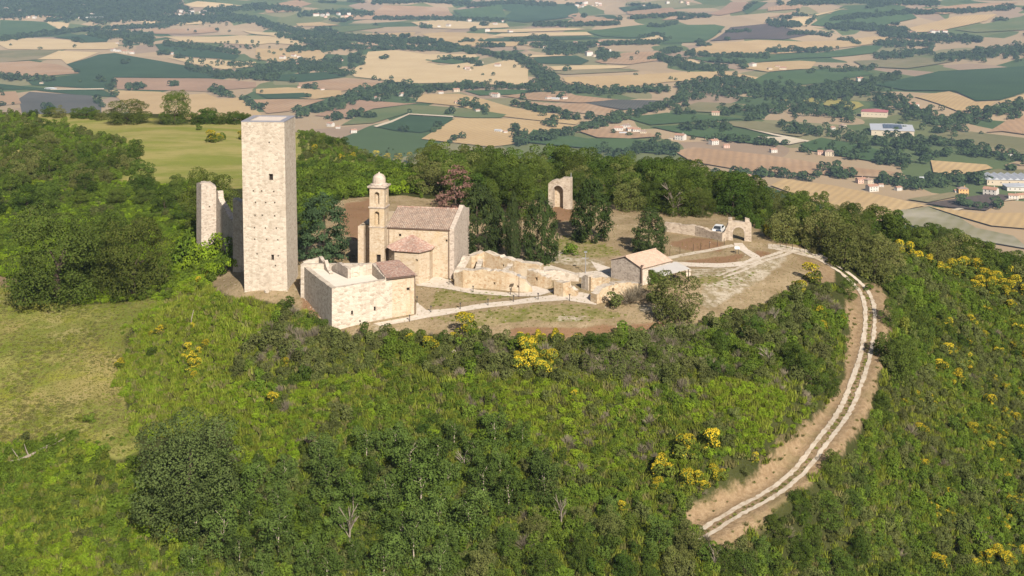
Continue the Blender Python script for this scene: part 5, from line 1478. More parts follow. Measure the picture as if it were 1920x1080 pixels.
for i in range(45):
    v = 2 + 112 * _r.uniform() ** 1.5; u = _r.uniform(-40, 1960); l = _r.uniform(8, 60) * (.5 + v / 130)
    HEDGE.append(([(u, v), (u + l / 2, v + _r.normal(0, 1.2)), (u + l, v + l * _r.normal(0, .09))], _r.uniform(1.5, 5.0)))
for i in range(24):
    v = _r.uniform(110, 300); u = _r.uniform(-40, 1960); l = _r.uniform(6, 26)
    HEDGE.append(([(u, v), (u + l, v + l * _r.normal(0, .15))], _r.uniform(1.5, 4)))
P = np.concatenate([strip_points(STRIPS, 105.0, 5), strip_points(HEDGE, 105.0, 6)])
h_ = rng.uniform(5, 13, len(P)); w_ = h_ * rng.uniform(.9, 1.4, len(P))
scatter('far_woodland', P - [0, 0, .5], np.stack([w_, w_, h_], 1), rng.uniform(0, 6.28, len(P)), FAR)
# darker nearer wood below the crest on the right
NS = [([(1632, 432), (1690, 440), (1760, 452), (1830, 478), (1900, 500), (1960, 520)], 26), ([(1650, 455), (1740, 478), (1850, 512), (1940, 535)], 16), ([(1380, 372), (1450, 390), (1520, 412)], 12)]
# single trees standing out in the fields
k = 0
SINGLE = [(702, 150), (712, 153), (725, 155), (768, 213), (737, 158), (860, 128), (872, 130), (884, 131), (905, 142), (925, 143), (1192, 142), (1195, 103), (1258, 150), (1267, 152), (1312, 147), (1120, 165), (1134, 165), (965, 128), (980, 128), (1183, 114), (1290, 210),
          (1375, 152), (1330, 108), (1370, 108), (1405, 110), (1570, 93), (1590, 72), (505, 100), (532, 104), (588, 112), (1560, 62), (1450, 100), (600, 68), (240, 163), (255, 160), (262, 163), (5, 180), (80, 152), (150, 155), (1530, 272), (1560, 275), (1680, 258), (1725, 262), (1790, 258), (1840, 253), (1810, 250), (1890, 195), (1905, 193), (1915, 196), (1700, 228), (1745, 205), (1765, 208), (1600, 260), (1350, 62), (1405, 62),
          (352, 58), (408, 58), (366, 62), (430, 60), (300, 97), (345, 96), (470, 120), (395, 127), (440, 128), (20, 86), (140, 90), (75, 93), (965, 255), (985, 252), (1150, 252), (1180, 256), (1235, 262), (1300, 262), (1325, 265), (1420, 272), (490, 175), (500, 197)]
for row in range(30):
    SINGLE.append((rng.uniform(320, 480), rng.uniform(78, 95))); 
for row in range(22):
    u = rng.uniform(355, 480); SINGLE.append((u, 116 + (u - 355) * .09 + rng.uniform(-4, 5)))
for row in range(30):
    SINGLE.append((rng.uniform(480, 660), rng.uniform(70, 130)))
pp_ = hit([s[0] for s in SINGLE], [s[1] for s in SINGLE])
for i, p in enumerate(pp_):
    o_ = link('field_tree', FAR[i % 4], None, (p[0], p[1], p[2] - .4)); h0 = rng.uniform(6, 11); o_.scale = (h0 * 1.15, h0 * 1.15, h0); o_.rotation_euler = (0, 0, rng.uniform(0, 6))
    px_, py_ = SINGLE[i]
    props(o_, 'small lone tree in the valley fields', 'tree', 'lone trees in the valley fields')

# ---------------------------------------------------------------- houses of the valley
def house_mesh(w, d, h, rise, wall, roof, hip=False):
    wm = MB(); wm.prism([(-w / 2, -d / 2), (w / 2, -d / 2), (w / 2, d / 2), (-w / 2, d / 2)], -2, h)
    if not hip:
        for s_ in (-1, 1): 
            q = [(s_ * w / 2, -d / 2, h), (s_ * w / 2, d / 2, h), (s_ * w / 2, 0, h + rise)]; wm.face(q if s_ > 0 else q[::-1])
    e = .5; rm = MB(); k = (w / 2 - d / 2 * .8) if hip else w / 2 + e
    zz = h + .15
    rm.face([(-w / 2 - e, -d / 2 - e, zz), (w / 2 + e, -d / 2 - e, zz), (k, 0, zz + rise), (-k, 0, zz + rise)])
    rm.face([(w / 2 + e, d / 2 + e, zz), (-w / 2 - e, d / 2 + e, zz), (-k, 0, zz + rise), (k, 0, zz + rise)])
    if hip:
        rm.face([(w / 2 + e, -d / 2 - e, zz), (w / 2 + e, d / 2 + e, zz), (k, 0, zz + rise)]); rm.face([(-w / 2 - e, d / 2 + e, zz), (-w / 2 - e, -d / 2 - e, zz), (-k, 0, zz + rise)])
    ch = MB(); ch.box((w * .2, d * .12, h + rise * .4), (.7, 0, 0), (0, .7, 0), (0, 0, rise * .6 + 1.2))
    return wm.mesh('wall', [wall]), rm.mesh('roof', [roof]), ch.mesh('chimney', [wall])
wn_ = MB(); wn_.box((-.55, -.06, -.75), (1.1, 0, 0), (0, .12, 0), (0, 0, 1.5)); WINM = wn_.mesh('window', ['glass_dark'])
HT = {}
for kk, a in dict(white=(13, 9, 6.2, 2.2, 'plaster_white', 'terracotta'), cream=(12, 9, 6, 2.0, 'plaster_cream', 'roof_brown', True), orange=(11, 10, 6.5, 2, 'plaster_orange', 'roof_brown', True),
                  pink=(12, 8, 5.5, 2, 'plaster_pink', 'terracotta'), barn=(18, 9, 4.5, 1.8, 'plaster_white', 'roof_grey'), red=(14, 9, 5.5, 2.2, 'plaster_cream', 'terracotta'), block=(15, 11, 9, 2.2, 'plaster_white', 'roof_brown', True)).items():
    HT[kk] = (house_mesh(*a), a)
def place_house(px, py, kind, label, s=1.0, yaw=None, windows=True, group=None, name='farmhouse'):
    p = hit1(px, py); (wm, rm, cm), a = HT[kind]
    e = empty(name, tuple(p), label, 'house', group); e.scale = (s, s, s); yaw = rng.uniform(-.7, .7) if yaw is None else yaw; e.rotation_euler = (0, 0, yaw)
    link('wall', wm, e); r_ = link('roof', rm, e); link('chimney', cm, r_)
    if windows:
        w, d, h = a[:3]
        for zz in ((1.6, h - 1.5) if h > 5 else (1.8,)):
            for f in (-.3, 0, .3): link('window', WINM, e, (w * f, -d / 2 - .02, zz))
    return e
NEARH = [
 (1276, 262, 'white', 'white two-storey house with red roof beyond the tree line below the middle hamlet', 1.1), (1338, 271, 'white', 'pale house with brown roof on the road right of the middle hamlet', .95), (1362, 277, 'pink', 'low building just right of the pale roadside house', .7), (1258, 262, 'cream', 'shed left of the white two-storey house', .5),
 (1450, 286, 'white', 'small white house at the edge of the long brown stubble field', .7), (1555, 292, 'cream', 'cream house among trees below the green field', 1.0), (1540, 290, 'pink', 'pinkish outbuilding beside the cream house below the green field', .8),
 (1635, 358, 'white', 'white house at the lower edge of the big wheat field', .95), (1614, 343, 'pink', 'pinkish farmhouse in the trees above the white wheat-field house', .9), (1628, 344, 'cream', 'cream farm building beside the pinkish farmhouse', .8), (1652, 350, 'white', 'tiny white annex right of the farm buildings', .45), (1684, 357, 'white', 'white shed on the green strip right of the wheat field', .6),
 (1730, 338, 'barn', 'pale barn behind the wood below the golden field', .7), (1805, 364, 'orange', 'orange hip-roofed villa at the corner of the ploughed field', 1.0), (1795, 363, 'white', 'low white annex touching the orange villa', .6), (1858, 366, 'white', 'white house with red roof right of the orange villa', 1.15), (1900, 374, 'white', 'white house right of the red-roofed one by the ploughed field', .8), (1915, 372, 'red', 'red-roofed house at the far right edge by the ploughed field', .8),
 (1398, 336, 'red', 'small red-roofed house behind the trees right of the chapel wood', .8), (1418, 333, 'orange', 'tiny orange house next to the small red-roofed house', .5), (1893, 292, 'white', 'white house at the right edge above the hedge', .6),
 (1160, 247, 'white', 'long white farmhouse at the left end of the middle hamlet', 1.0), (1174, 243, 'block', 'tall white house at the top of the middle hamlet', .8), (1182, 248, 'white', 'white house with red roof in the middle hamlet', .9), (1194, 249, 'white', 'white house towards the right of the middle hamlet', .9), (1206, 252, 'cream', 'cream house at the right end of the middle hamlet', .8), (1168, 252, 'barn', 'low barn in front of the middle hamlet', .6),
 (1028, 187, 'white', 'white house at the left of the farm group on the tan field', .8), (1042, 188, 'barn', 'long white barn in the farm group on the tan field', .8), (1058, 187, 'white', 'white house at the right of the farm group on the tan field', .8), (1050, 184, 'cream', 'cream house at the back of the farm group on the tan field', .8),
 (935, 248, 'barn', 'grey farm building in the middle of the golden field', .7), (947, 250, 'white', 'white shed beside the grey farm building in the golden field', .5),
 (620, 237, 'white', 'white farmhouse right of the tower top below the green fields', .8), (634, 241, 'white', 'small white shed right of the farmhouse near the tower top', .5), (663, 249, 'white', 'white building at the edge of the near trees right of the tower', .7),
 (604, 170, 'white', 'white house beside the tan field above the tower', .6), (562, 166, 'red', 'red-roofed farm left of the white house above the tower', .7), (665, 176, 'red', 'red-roofed house at the bend of the river wood', .8), (708, 187, 'white', 'pale house under the river wood', .8), (752, 180, 'white', 'white house inside the river wood', .8), (827, 176, 'white', 'white house on the edge of the river wood', .7), (855, 172, 'red', 'red-roofed house on the far side of the river wood', .9),
 (930, 182, 'white', 'white house right of the small green field', 1.0), (922, 179, 'cream', 'cream house left of the white house by the small green field', .7), (858, 195, 'red', 'low red farm on the rise over the green strip', .8), (895, 210, 'white', 'pale farm in the trees of the green slope', .6),
 (1713, 203, 'white', 'tall white house right of the red-roofed works', 1.2), (1722, 208, 'pink', 'pink house in front of the tall white house', .8), (1737, 211, 'white', 'small white house right of the pink house', .7), (1677, 184, 'white', 'white farm building in the wood above the works', .7), (1612, 152, 'white', 'white house with red roof on the green fields', 1.0), (1600, 154, 'red', 'small red-roofed house left of the white one on the green fields', .6), (1615, 176, 'cream', 'cream barn under the wood edge', .8),
 (1580, 240, 'cream', 'low ruined farm building left of the big warehouse', .8), (1560, 244, 'white', 'pale farm building further left of the big warehouse', .7), (1450, 212, 'cream', 'cream farmhouse in front of the dark wood', .9), (1342, 216, 'red', 'brown-roofed farmhouse by the pale olive field', .9),
 (212, 96, 'white', 'white farmhouse at the left of the hilltop farm', .9), (235, 100, 'red', 'red-roofed long farmhouse in the middle of the hilltop farm', 1.2), (248, 101, 'white', 'white house at the right of the hilltop farm', .9), (222, 97, 'barn', 'grey-roofed barn of the hilltop farm', .8), (78, 158, 'cream', 'cream tower-like house by the dark green field', .6), (220, 82, 'white', 'tiny white house on the pale wheat', .6), (322, 102, 'white', 'tiny pale house at the start of the dark green strip', .7), (170, 157, 'red', 'red house', .4),
]
for a in NEARH:
    if a[3] == 'red house': continue
    place_house(*a)
TOWNS = [((0, 182), (8, 36), 42, 'house of the far village at the top left'), ((330, 420), (23, 31), 16, 'house of the far hamlet along the wooded stream'), ((590, 660), (26, 33), 12, 'house of the far hamlet above the tower'), ((1078, 1130), (5, 14), 12, 'house of the far red-roofed hamlet'), ((1700, 1790), (60, 74), 20, 'house of the far village on the right'),
         ((1000, 1150), (80, 108), 9, 'house in the far woods of the middle plain'), ((1380, 1500), (122, 132), 4, 'house near the far wood on the right'), ((480, 640), (105, 135), 9, 'house in the scattered trees beyond the tower'), ((760, 960), (40, 70), 9, 'house on the far hillside in the middle'), ((1200, 1300), (5, 20), 5, 'house on the far hills right of centre'), ((860, 960), (120, 134), 4, 'house by the far clump of trees')]
for (x0, x1), (y0, y1), n_, lab in TOWNS:
    for i in range(n_):
        k_ = rng.choice(['white', 'cream', 'white', 'red', 'pink', 'block'])
        p = hit1(rng.uniform(x0, x1), rng.uniform(y0, y1))
        (wm, rm, cm), a = HT[k_]
        e = empty('village_house', tuple(p), {'white': 'white ', 'cream': 'cream ', 'red': 'red-roofed ', 'pink': 'pinkish ', 'block': 'taller pale '}[k_] + lab, 'house', lab.replace('house', 'houses', 1))
        sc_ = rng.uniform(.7, 1.15); e.scale = (sc_, sc_, sc_); e.rotation_euler = (0, 0, rng.uniform(-.8, .8))
        link('wall', wm, e); link('roof', rm, e)
# warehouses
def shed(px, py, w, d, h, yaw, label, roof='roof_grey', wall='plaster_cream', solar=False, ribs=0, rise=1.5):
    p = hit1(px, py); e = empty('warehouse', tuple(p), label, 'warehouse'); e.rotation_euler = (0, 0, yaw)
    wm = MB(); wm.prism([(-w / 2, -d / 2), (w / 2, -d / 2), (w / 2, d / 2), (-w / 2, d / 2)], -3, h)
    link('wall', wm.mesh('wall', [wall]), e)
    rm = MB(); nb = max(1, ribs); sw = (w + 2) / nb
    for i in range(nb):
        x0 = -w / 2 - 1 + i * sw; x1 = x0 + sw; xm = (x0 + x1) / 2
        rm.face([(x0, -d / 2 - 1, h + .2), (xm, -d / 2 - 1, h + .2 + rise), (xm, d / 2 + 1, h + .2 + rise), (x0, d / 2 + 1, h + .2)]); rm.face([(xm, -d / 2 - 1, h + .2 + rise), (x1, -d / 2 - 1, h + .2), (x1, d / 2 + 1, h + .2), (xm, d / 2 + 1, h + .2 + rise)])
        rm.face([(x0, -d / 2 - 1, h + .2), (x1, -d / 2 - 1, h + .2), (xm, -d / 2 - 1, h + .2 + rise)])
    link('roof', rm.mesh('roof', [roof]), e)
    if solar:
        for i in range(5):
            s1 = MB(); s1.box((-w * .20 + i * w * .09, -d * .30, h + .5 + rise), (w * .08, 0, 0), (0, d * .62, 0), (0, 0, .3)); link('solar_panel', s1.mesh('solar_panel', ['solar']), e)
    for i in range(6):
        link('window', WINM, e, (-w * .4 + i * w * .16, -d / 2 - .03, h * .55))
shed(1672, 250, 62, 70, 9, -.25, 'big pale grey warehouse with dark solar panels on its roof', solar=True, rise=1.2)
shed(1640, 218, 42, 30, 9, -.35, 'works building with purple-red roof behind the big warehouse', roof='roof_red', rise=2)
shed(1892, 343, 62, 40, 7, -.1, 'long grey saw-tooth factory roof at the right edge', ribs=8, rise=2.2, roof='roof_grey', wall='plaster_cream')
shed(1912, 356, 34, 20, 5, -.1, 'low white factory hall in front of the saw-tooth factory', rise=1.0, wall='plaster_white', roof='roof_grey')
shed(178, 36, 60, 20, 8, .1, 'long white shed at the right end of the far top-left village', rise=1.5, wall='plaster_white', roof='white_paint')
shed(95, 168, 26, 8, 3, -.5, 'small white greenhouse by the dark green field', rise=1.0, wall='white_paint', roof='white_paint')
# ---------------------------------------------------------------- near plants: meshes (unit size: about 1 wide and 1 tall)
def blob_lobes(seed, n=9, spread=.30, flat=1.0, z0=.12, r0=.17, r1=.27, top=.78):
    r = np.random.default_rng(seed); lb = []
    for i in range(n):
        a = r.uniform(0, 6.28); q = spread * math.sqrt(r.uniform(0, 1)); z = r.uniform(z0, top)
        k = 1 - .55 * max(0, (z - .45) / .55)
        rr = r.uniform(r0, r1)
        lb.append((q * k * math.cos(a), q * k * math.sin(a), z * flat, rr, rr * r.uniform(.75, 1.0)))
    return lb
def make_crown(name, lobes, n, size, mat, seed, up=.35, rough=.5, lo=.70):
    P, nn = lobe_points(lobes, n, seed, up, rough, lo)
    return leaves(name, P, nn, size, mat, seed)
def oak_lobes(seed, n=26):
    r = np.random.default_rng(seed); lb = [(0, 0, .52, .28, .27)] + [(.27 * math.cos(a), .27 * math.sin(a), .15 + .05 * math.sin(3 * a), .15, .13) for a in np.arange(0, 6.2, 1.05)]
    for i in range(n):
        a = r.uniform(0, 6.28); z = r.uniform(.08, .88)
        q = .38 * math.sqrt(max(.05, 1 - ((z - .44) / .52) ** 2)) * r.uniform(.6, 1.08)
        rr = r.uniform(.08, .165)
        lb.append((q * math.cos(a), q * math.sin(a), z, rr, rr * r.uniform(.65, .9)))
    return lb
def trunk_mesh(name, mat, seed, h=.5, r0=.035, limbs=6, spread=.3):
    r = random.Random(seed); mb = MB()
    x = y = 0; pts = [(0, 0, -.06)]
    for k in range(1, 5):
        x += r.uniform(-.02, .02); y += r.uniform(-.02, .02); pts.append((x, y, h * k / 4))
    mb.tube(pts, [r0 * (1.25 - .6 * k / 4) for k in range(5)], 7)
    for i in range(limbs):
        b_ = pts[r.choice((2, 3, 4))]; a = r.uniform(0, 6.28); l = spread * r.uniform(.6, 1.1); zz = min(.84, b_[2] + r.uniform(.08, .25))
        m_ = (b_[0] + l * .5 * math.cos(a), b_[1] + l * .5 * math.sin(a), b_[2] + (zz - b_[2]) * .65)
        mb.tube([b_, m_, (b_[0] + l * math.cos(a), b_[1] + l * math.sin(a), zz)], [r0 * .5, r0 * .33, r0 * .12], 5)
    return mb.mesh(name, [mat])
def cone_pts(seed, n, shape, rough=.45, tiers=0):
    """points on a conifer: shape is a list of (z, radius); lumpy skin, drooping tiers for cedars"""
    r = np.random.default_rng(seed)
    zs = [q[0] for q in shape]; rs = [q[1] for q in shape]
    z = r.uniform(zs[0], zs[-1], n * 4); R = np.interp(z, zs, rs)
    k = r.uniform(size=len(z)) < R / max(rs); z, R = z[k][:n], R[k][:n]
    a = r.uniform(0, 2 * math.pi, len(z))
    lump = .86 + .30 * vnoise(a * 1.3 + 20, z * 6, 1.0, seed) + .16 * vnoise(a * 3.4, z * 15, 1.0, seed + 1)
    dz = 0
    if tiers:
        ph = (z / tiers + .35 * np.sin(a * 3 + seed)) % 1.0
        lump = lump * (.62 + .42 * (1 - ph) ** .7); dz = .25 * (ph - .5)
    q = R * lump * np.sqrt(r.uniform(.45, 1.0, len(z)))
    P = np.stack([q * np.cos(a), q * np.sin(a), z], 1)
    nn = np.stack([np.cos(a), np.sin(a), .45 + dz * 4 + 0 * a], 1) + rough * r.normal(size=P.shape)
    return P, nn
def tuft_cone(name, shape, ntuft, n, size, mat, seed, tr=.085, flat=.75, tiers=0, rough=.5):
    """a conifer as many tufts of foliage on a cone, with dark gaps between them"""
    r = np.random.default_rng(seed)
    zs = [q[0] for q in shape]; rs = [q[1] for q in shape]
    z = r.uniform(zs[0], zs[-1], ntuft * 4); R = np.interp(z, zs, rs); k = r.uniform(size=len(z)) < R / max(rs); z, R = z[k][:ntuft], R[k][:ntuft]
    if tiers: z = np.clip(np.round(z / tiers) * tiers + r.normal(0, tiers * .12, len(z)), .02, 1)
    a = r.uniform(0, 6.28, len(z)); q = R * r.uniform(.62, 1.04, len(z))
    ln = r.uniform(.7, 1.35, len(z)) * tr
    k = r.integers(0, len(z), n)
    d = r.normal(size=(n, 3)); d[:, 2] += .3; d /= np.linalg.norm(d, axis=1)[:, None]
    rr = ln[k][:, None] * (r.uniform(.5, 1.0, n)[:, None])
    off = d * rr * np.array([1, 1, flat])
    if tiers:
        od = np.stack([np.cos(a[k]), np.sin(a[k]), -.25 * np.ones(n)], 1); off = off + od * (r.uniform(-1.3, .5, n) * ln[k])[:, None]
    P = np.stack([q[k] * np.cos(a[k]), q[k] * np.sin(a[k]), z[k]], 1) + off
    P[:, 2] = np.clip(P[:, 2], .01, 1.03)
    nn = d + .5 * np.stack([np.cos(a[k]), np.sin(a[k]), .3 + 0 * a[k]], 1) + rough * r.normal(size=P.shape)
    return leaves(name, P, nn, size, mat, seed)
CR = {}
for i in range(4): CR['oak%d' % i] = make_crown('crown', oak_lobes(40 + i, 46), 24000, .0105, 'oak_leaf', i)
for i in range(2): CR['doak%d' % i] = make_crown('crown', oak_lobes(50 + i, 64), 26000, .0098, 'dark_oak_leaf', i, .45, .55)
for i in range(6): CR['wood%d' % i] = make_crown('crown', oak_lobes(60 + i, 22), 8000, .0165, 'wood_leaf', i)
for i in range(3): CR['olive%d' % i] = make_crown('crown', oak_lobes(70 + i, 26), 8000, .0165, 'olive_leaf', i, .3, .75)
for i in range(5): CR['sap%d' % i] = make_crown('crown', oak_lobes(80 + i, 13), 4200, .021, 'sapling_leaf', i, .3, .65, .6)
EGG = [(.02, .30), (.10, .45), (.30, .52), (.5, .50), (.7, .40), (.86, .27), (.96, .13), (1.0, .03)]
COL_ = [(.06, .30), (.2, .42), (.45, .45), (.7, .36), (.88, .2), (1.0, .03)]
CED = [(.05, .42), (.16, .50), (.40, .48), (.60, .43), (.80, .35), (.93, .22), (1.0, .10)]
def cone_crown(name, shape, n, size, mat, seed, tiers=0, rough=.45):
    P, nn = cone_pts(seed, n, shape, rough, tiers); return leaves(name, P, nn, size, mat, seed)
for i in range(3): CR['egg%d' % i] = tuft_cone('crown', EGG, 240, 10500, .018, 'cypress_leaf', 90 + i, .088)
CR['col0'] = cone_crown('crown', COL_, 5000, .022, 'cypress_leaf', 95)
CR['cedar0'] = tuft_cone('crown', CED, 170, 11000, .016, 'cedar_leaf', 97, .085, .38, .085)
CR['rust0'] = tuft_cone('crown', CED, 90, 2600, .020, 'rust_leaf', 98, .09, .4, .10, .8)
TR = dict(t0=trunk_mesh('trunk', 'bark', 1, .34, .026, 5, .16), t1=trunk_mesh('trunk', 'bark', 2, .34, .028, 6, .16), pale0=trunk_mesh('trunk', 'pale_bark', 3, .58, .013, 5, .20), pale1=trunk_mesh('trunk', 'bark', 4, .60, .014, 5, .20), s0=trunk_mesh('trunk', 'bark', 5, .7, .02, 0))

def tree(p, crown, trunk, w, h, label, name='broadleaf_tree', group=None, yaw=None, cat='tree'):
    e = empty(name, (p[0], p[1], p[2] - .1), label, cat, group)
    e.scale = (w, w, h); e.rotation_euler = (0, 0, rng.uniform(0, 6.28) if yaw is None else yaw)
    link('trunk', TR[trunk], e); link('crown', CR[crown], e)
    return e
def tree_px(px, py, hpx, wpx, crown, trunk, label, **kw):
    p = hit1(px, py)
    while p[1] > 520: py += 3; p = hit1(px, py)
    s = p[1] / FPX
    return tree(p, crown, trunk, wpx * s, hpx * s, label, **kw)

# ---------------------------------------------------------------- named trees
T_ = tree_px
T_(108, 566, 190, 205, 'oak0', 't1', 'huge olive-green oak left of the pair beside the lower meadow', name='oak_tree')
T_(252, 556, 158, 150, 'oak1', 't0', 'large oak right of the pair beside the lower meadow, nearest the tower', name='oak_tree')
T_(190, 520, 130, 140, 'oak2', 't0', 'oak crown filling the gap behind the pair of big oaks', name='oak_tree')
T_(392, 432, 122, 112, 'oak3', 't0', 'dark round tree right behind the ruined curtain wall', name='oak_tree')
T_(328, 233, 68, 66, 'oak1', 't0', 'tall round tree on the crest of the back meadow', name='oak_tree')
T_(240, 232, 48, 92, 'oak2', 't0', 'broad low tree left of the tall one on the meadow crest', name='oak_tree')
T_(350, 985, 215, 232, 'doak0', 's0', 'big grey-green holm oak in the lower left foreground', name='holm_oak')
T_(604, 494, 132, 104, 'cedar0', 's0', 'layered dark cedar between the tower and the church', name='cedar')
T_(898, 478, 132, 84, 'egg0', 's0', 'broad dark cypress behind the church gable', name='cypress')
T_(856, 402, 90, 84, 'rust0', 's0', 'dead conifer with reddish-brown needles behind the church', name='dead_conifer')
T_(963, 490, 136, 38, 'col0', 's0', 'narrow columnar cypress with bare lower trunk behind the ruins', name='cypress')
T_(936, 462, 74, 38, 'egg2', 's0', 'dark cypress squeezed between the broad and the narrow one', name='cypress')
T_(1014, 492, 132, 66, 'egg1', 's0', 'bushy dark cypress right of the narrow columnar one', name='cypress')
T_(1110, 452, 120, 74, 'egg2', 's0', 'bushy conifer with yellowish tip right of the lone arch', name='cypress')
T_(1218, 476, 86, 64, 'egg0', 's0', 'compact dark conifer behind the stone house', name='cypress', yaw=2)
T_(1266, 604, 106, 100, 'olive0', 't0', 'olive-brown bushy tree in front of the stone house canopy', name='bushy_tree')
T_(1230, 566, 62, 46, 'wood1', 't0', 'small green tree close against the stone house corner', name='bushy_tree')
for px, py, h, w, c, lab in [(1472, 452, 72, 76, 'olive1', 'olive-green tree left of the cluster above the upper track'), (1535, 468, 92, 82, 'olive2', 'olive-green tree at the top of the cluster above the upper track'), (1585, 500, 104, 90, 'olive0', 'largest olive-green tree of the cluster above the dirt road'),
                             (1640, 530, 104, 88, 'olive1', 'olive-green tree directly above the head of the dirt road'), (1610, 470, 74, 74, 'olive2', 'olive-green tree at the right back of the cluster'), (1575, 470, 80, 72, 'wood2', 'dark green tree in the middle of the cluster above the dirt road'), (1668, 500, 60, 70, 'olive0', 'low olive-green tree at the right end of the cluster'), (1500, 440, 64, 70, 'wood3', 'dark green tree behind the cluster above the upper track')]:
    T_(px, py, h, w, c, 't0', lab)
def bare_tree(p, h, w, label, seed, name='dead_tree', mat='dead_wood', n=9):
    r = random.Random(seed); mb = MB()
    mb.tube([(0, 0, -.3), (.02 * w, 0, h * .3), (0, 0, h * .55)], [h * .028, h * .02, h * .013], 6)
    tr = mb.mesh('trunk', [mat]); e = empty(name, tuple(p), label, 'tree'); link('trunk', tr, e)
    for i in range(n):
        b_ = MB(); z = h * r.uniform(.15, .55); a = r.uniform(0, 6.28); l = w * r.uniform(.3, .55)
        tip = (l * math.cos(a), l * math.sin(a), min(h, z + h * r.uniform(.25, .5)))
        m_ = (tip[0] * .45, tip[1] * .45, z + (tip[2] - z) * .6)
        b_.tube([(0, 0, z), m_, tip], [h * .012, h * .009, h * .004], 5)
        for k in range(3):
            a2 = a + r.uniform(-1, 1); l2 = l * r.uniform(.3, .5)
            b_.tube([m_, (m_[0] + l2 * math.cos(a2), m_[1] + l2 * math.sin(a2), m_[2] + h * r.uniform(.1, .25))], [h * .007, h * .003], 4)
        link('branch', b_.mesh('branch', [mat]), e)
    return e
p = hit1(1262, 405); bare_tree(p, 6.0, 4.6, 'pale bare dead tree at the wood edge above the enclosure wall', 3)
for px, py, h, w, sd, lab in [(1052, 985, 3.6, 2.2, 5, 'pale bare curving stem rising from the bottom woods left of the road end'), (655, 1020, 4.6, 3.4, 7, 'forked pale trunk showing among the bottom woods'), (1452, 605, 2.4, 2.0, 9, 'bare grey shrub-tree near the plateau edge left of the dirt road'), (870, 880, 2.6, 2.6, 10, 'dead greyish snag in the bright green slope'), (1440, 690, 3.0, 2.8, 11, 'bare grey snag in the scrub right of the pinkish brush'), (1340, 1078, 3.4, 1.6, 12, 'thin pale stem at the bottom beside the lower end of the road')]:
    bare_tree(hit1(px, py), h, w, lab, sd)
# fallen trunk
p = hit1(30, 872); q = hit1(108, 838); e = empty('fallen_trunk', tuple(p), 'pale fallen dead tree trunk lying at the meadow edge, lower left', 'log')
mb = MB(); d = q - p; mb.tube([(-.6, 0, .35), (0, 0, .4), tuple(d * .35 + [0, 0, .45]), tuple(d * .7 + [0, 0, .7])], [.28, .26, .17, .10], 7); link('trunk', mb.mesh('trunk', ['dead_wood']), e)
for i, (f, a, l) in enumerate([(.55, .6, 2.2), (.65, 1.2, 2.6), (.7, .2, 2.4), (.3, 2.4, 1.2), (.1, 2.8, 1.3)]):
    b_ = MB(); s_ = d * f + np.array([0, 0, .5]); b_.tube([tuple(s_), tuple(s_ + [l * .5 * math.cos(a), l * .5 * math.sin(a), .5]), tuple(s_ + [l * math.cos(a), l * math.sin(a), 1.2])], [.09, .06, .02], 5); link('branch', b_.mesh('branch', ['dead_wood']), e)

# ---------------------------------------------------------------- woods around the hilltop
def spaced(n, gen, dmin, seed):
    """random points with a least distance, by dart throwing; gen(rng, k) gives k candidate points"""
    r = np.random.default_rng(seed); out_ = []; cell = {}
    for x, y in gen(r, n * 14):
        key = (int(x // dmin), int(y // dmin)); ok = True
        for i in (-1, 0, 1):
            for j in (-1, 0, 1):
                for (a, b_) in cell.get((key[0] + i, key[1] + j), ()):
                    if (a - x) ** 2 + (b_ - y) ** 2 < dmin * dmin: ok = False; break
                if not ok: break
            if not ok: break
        if ok:
            cell.setdefault(key, []).append((x, y)); out_.append((x, y))
            if len(out_) >= n: break
    return np.array(out_)
BACK_X = [-50, -40, -30, -24, -12, -6, 2, 8, 14, 22, 30, 38, 44, 50, 56, 62, 70]
BACK_Y = [262, 258, 262, 250, 246, 228, 226, 244, 246, 236, 231, 233, 236, 234, 230, 228, 226]
def gen_back(r, k):
    x = r.uniform(-52, 70, k); lo = np.interp(x, BACK_X, BACK_Y); y = lo + r.uniform(0, 1, k) ** 1.3 * np.interp(x, [-50, 0, 40, 70], [60, 52, 40, 28])
    return np.stack([x, y], 1)
pts = spaced(170, gen_back, 4.3, 21)
zz = gz(pts[:, 0], pts[:, 1]); u, v = project(pts[:, 0], pts[:, 1], zz)
clear = inpoly(u, v, [(590, 285), (700, 296), (780, 308), (760, 335), (600, 330)]) | inpoly(u, v, [(1025, 380), (1085, 380), (1085, 400), (1025, 400)])
BK = ['wood0', 'wood1', 'wood2', 'wood3', 'wood4', 'wood5', 'oak3', 'olive2', 'oak1', 'oak0', 'olive1']
for i, (x, y) in enumerate(pts):
    if clear[i] or (985 < u[i] < 1090 and y < 252): continue
    h = float(np.interp(x, [-50, -20, 10, 36, 52, 70], [7.4, 8.4, 8.4, 7.8, 5.2, 3.8])) * rng.uniform(.60, 1.18); c = BK[rng.integers(len(BK))]
    if u[i] < 800 and y < 335: h = min(h, max(2.0, (HC - 428 / FPX * y - zz[i]) * rng.uniform(.8, 1.1)))
    if u[i] < 800 and y < 335 and h < 5 and inpoly(u[i:i+1], v[i:i+1], [(590, 318), (690, 322), (790, 330), (790, 345), (590, 340)])[0]: continue
    where = 'left of the church' if u[i] < 680 else 'behind the church' if u[i] < 900 else 'behind the lone arch' if u[i] < 1120 else 'behind the enclosure wall' if u[i] < 1360 else 'behind the gateway'
    tree((x, y, zz[i]), c, 't0', h * rng.uniform(.85, 1.15), h, ('olive-tinged' if c[:3] == 'oli' else 'leafy green') + ' broadleaf tree in the wood ' + where, group='trees of the hilltop wood')
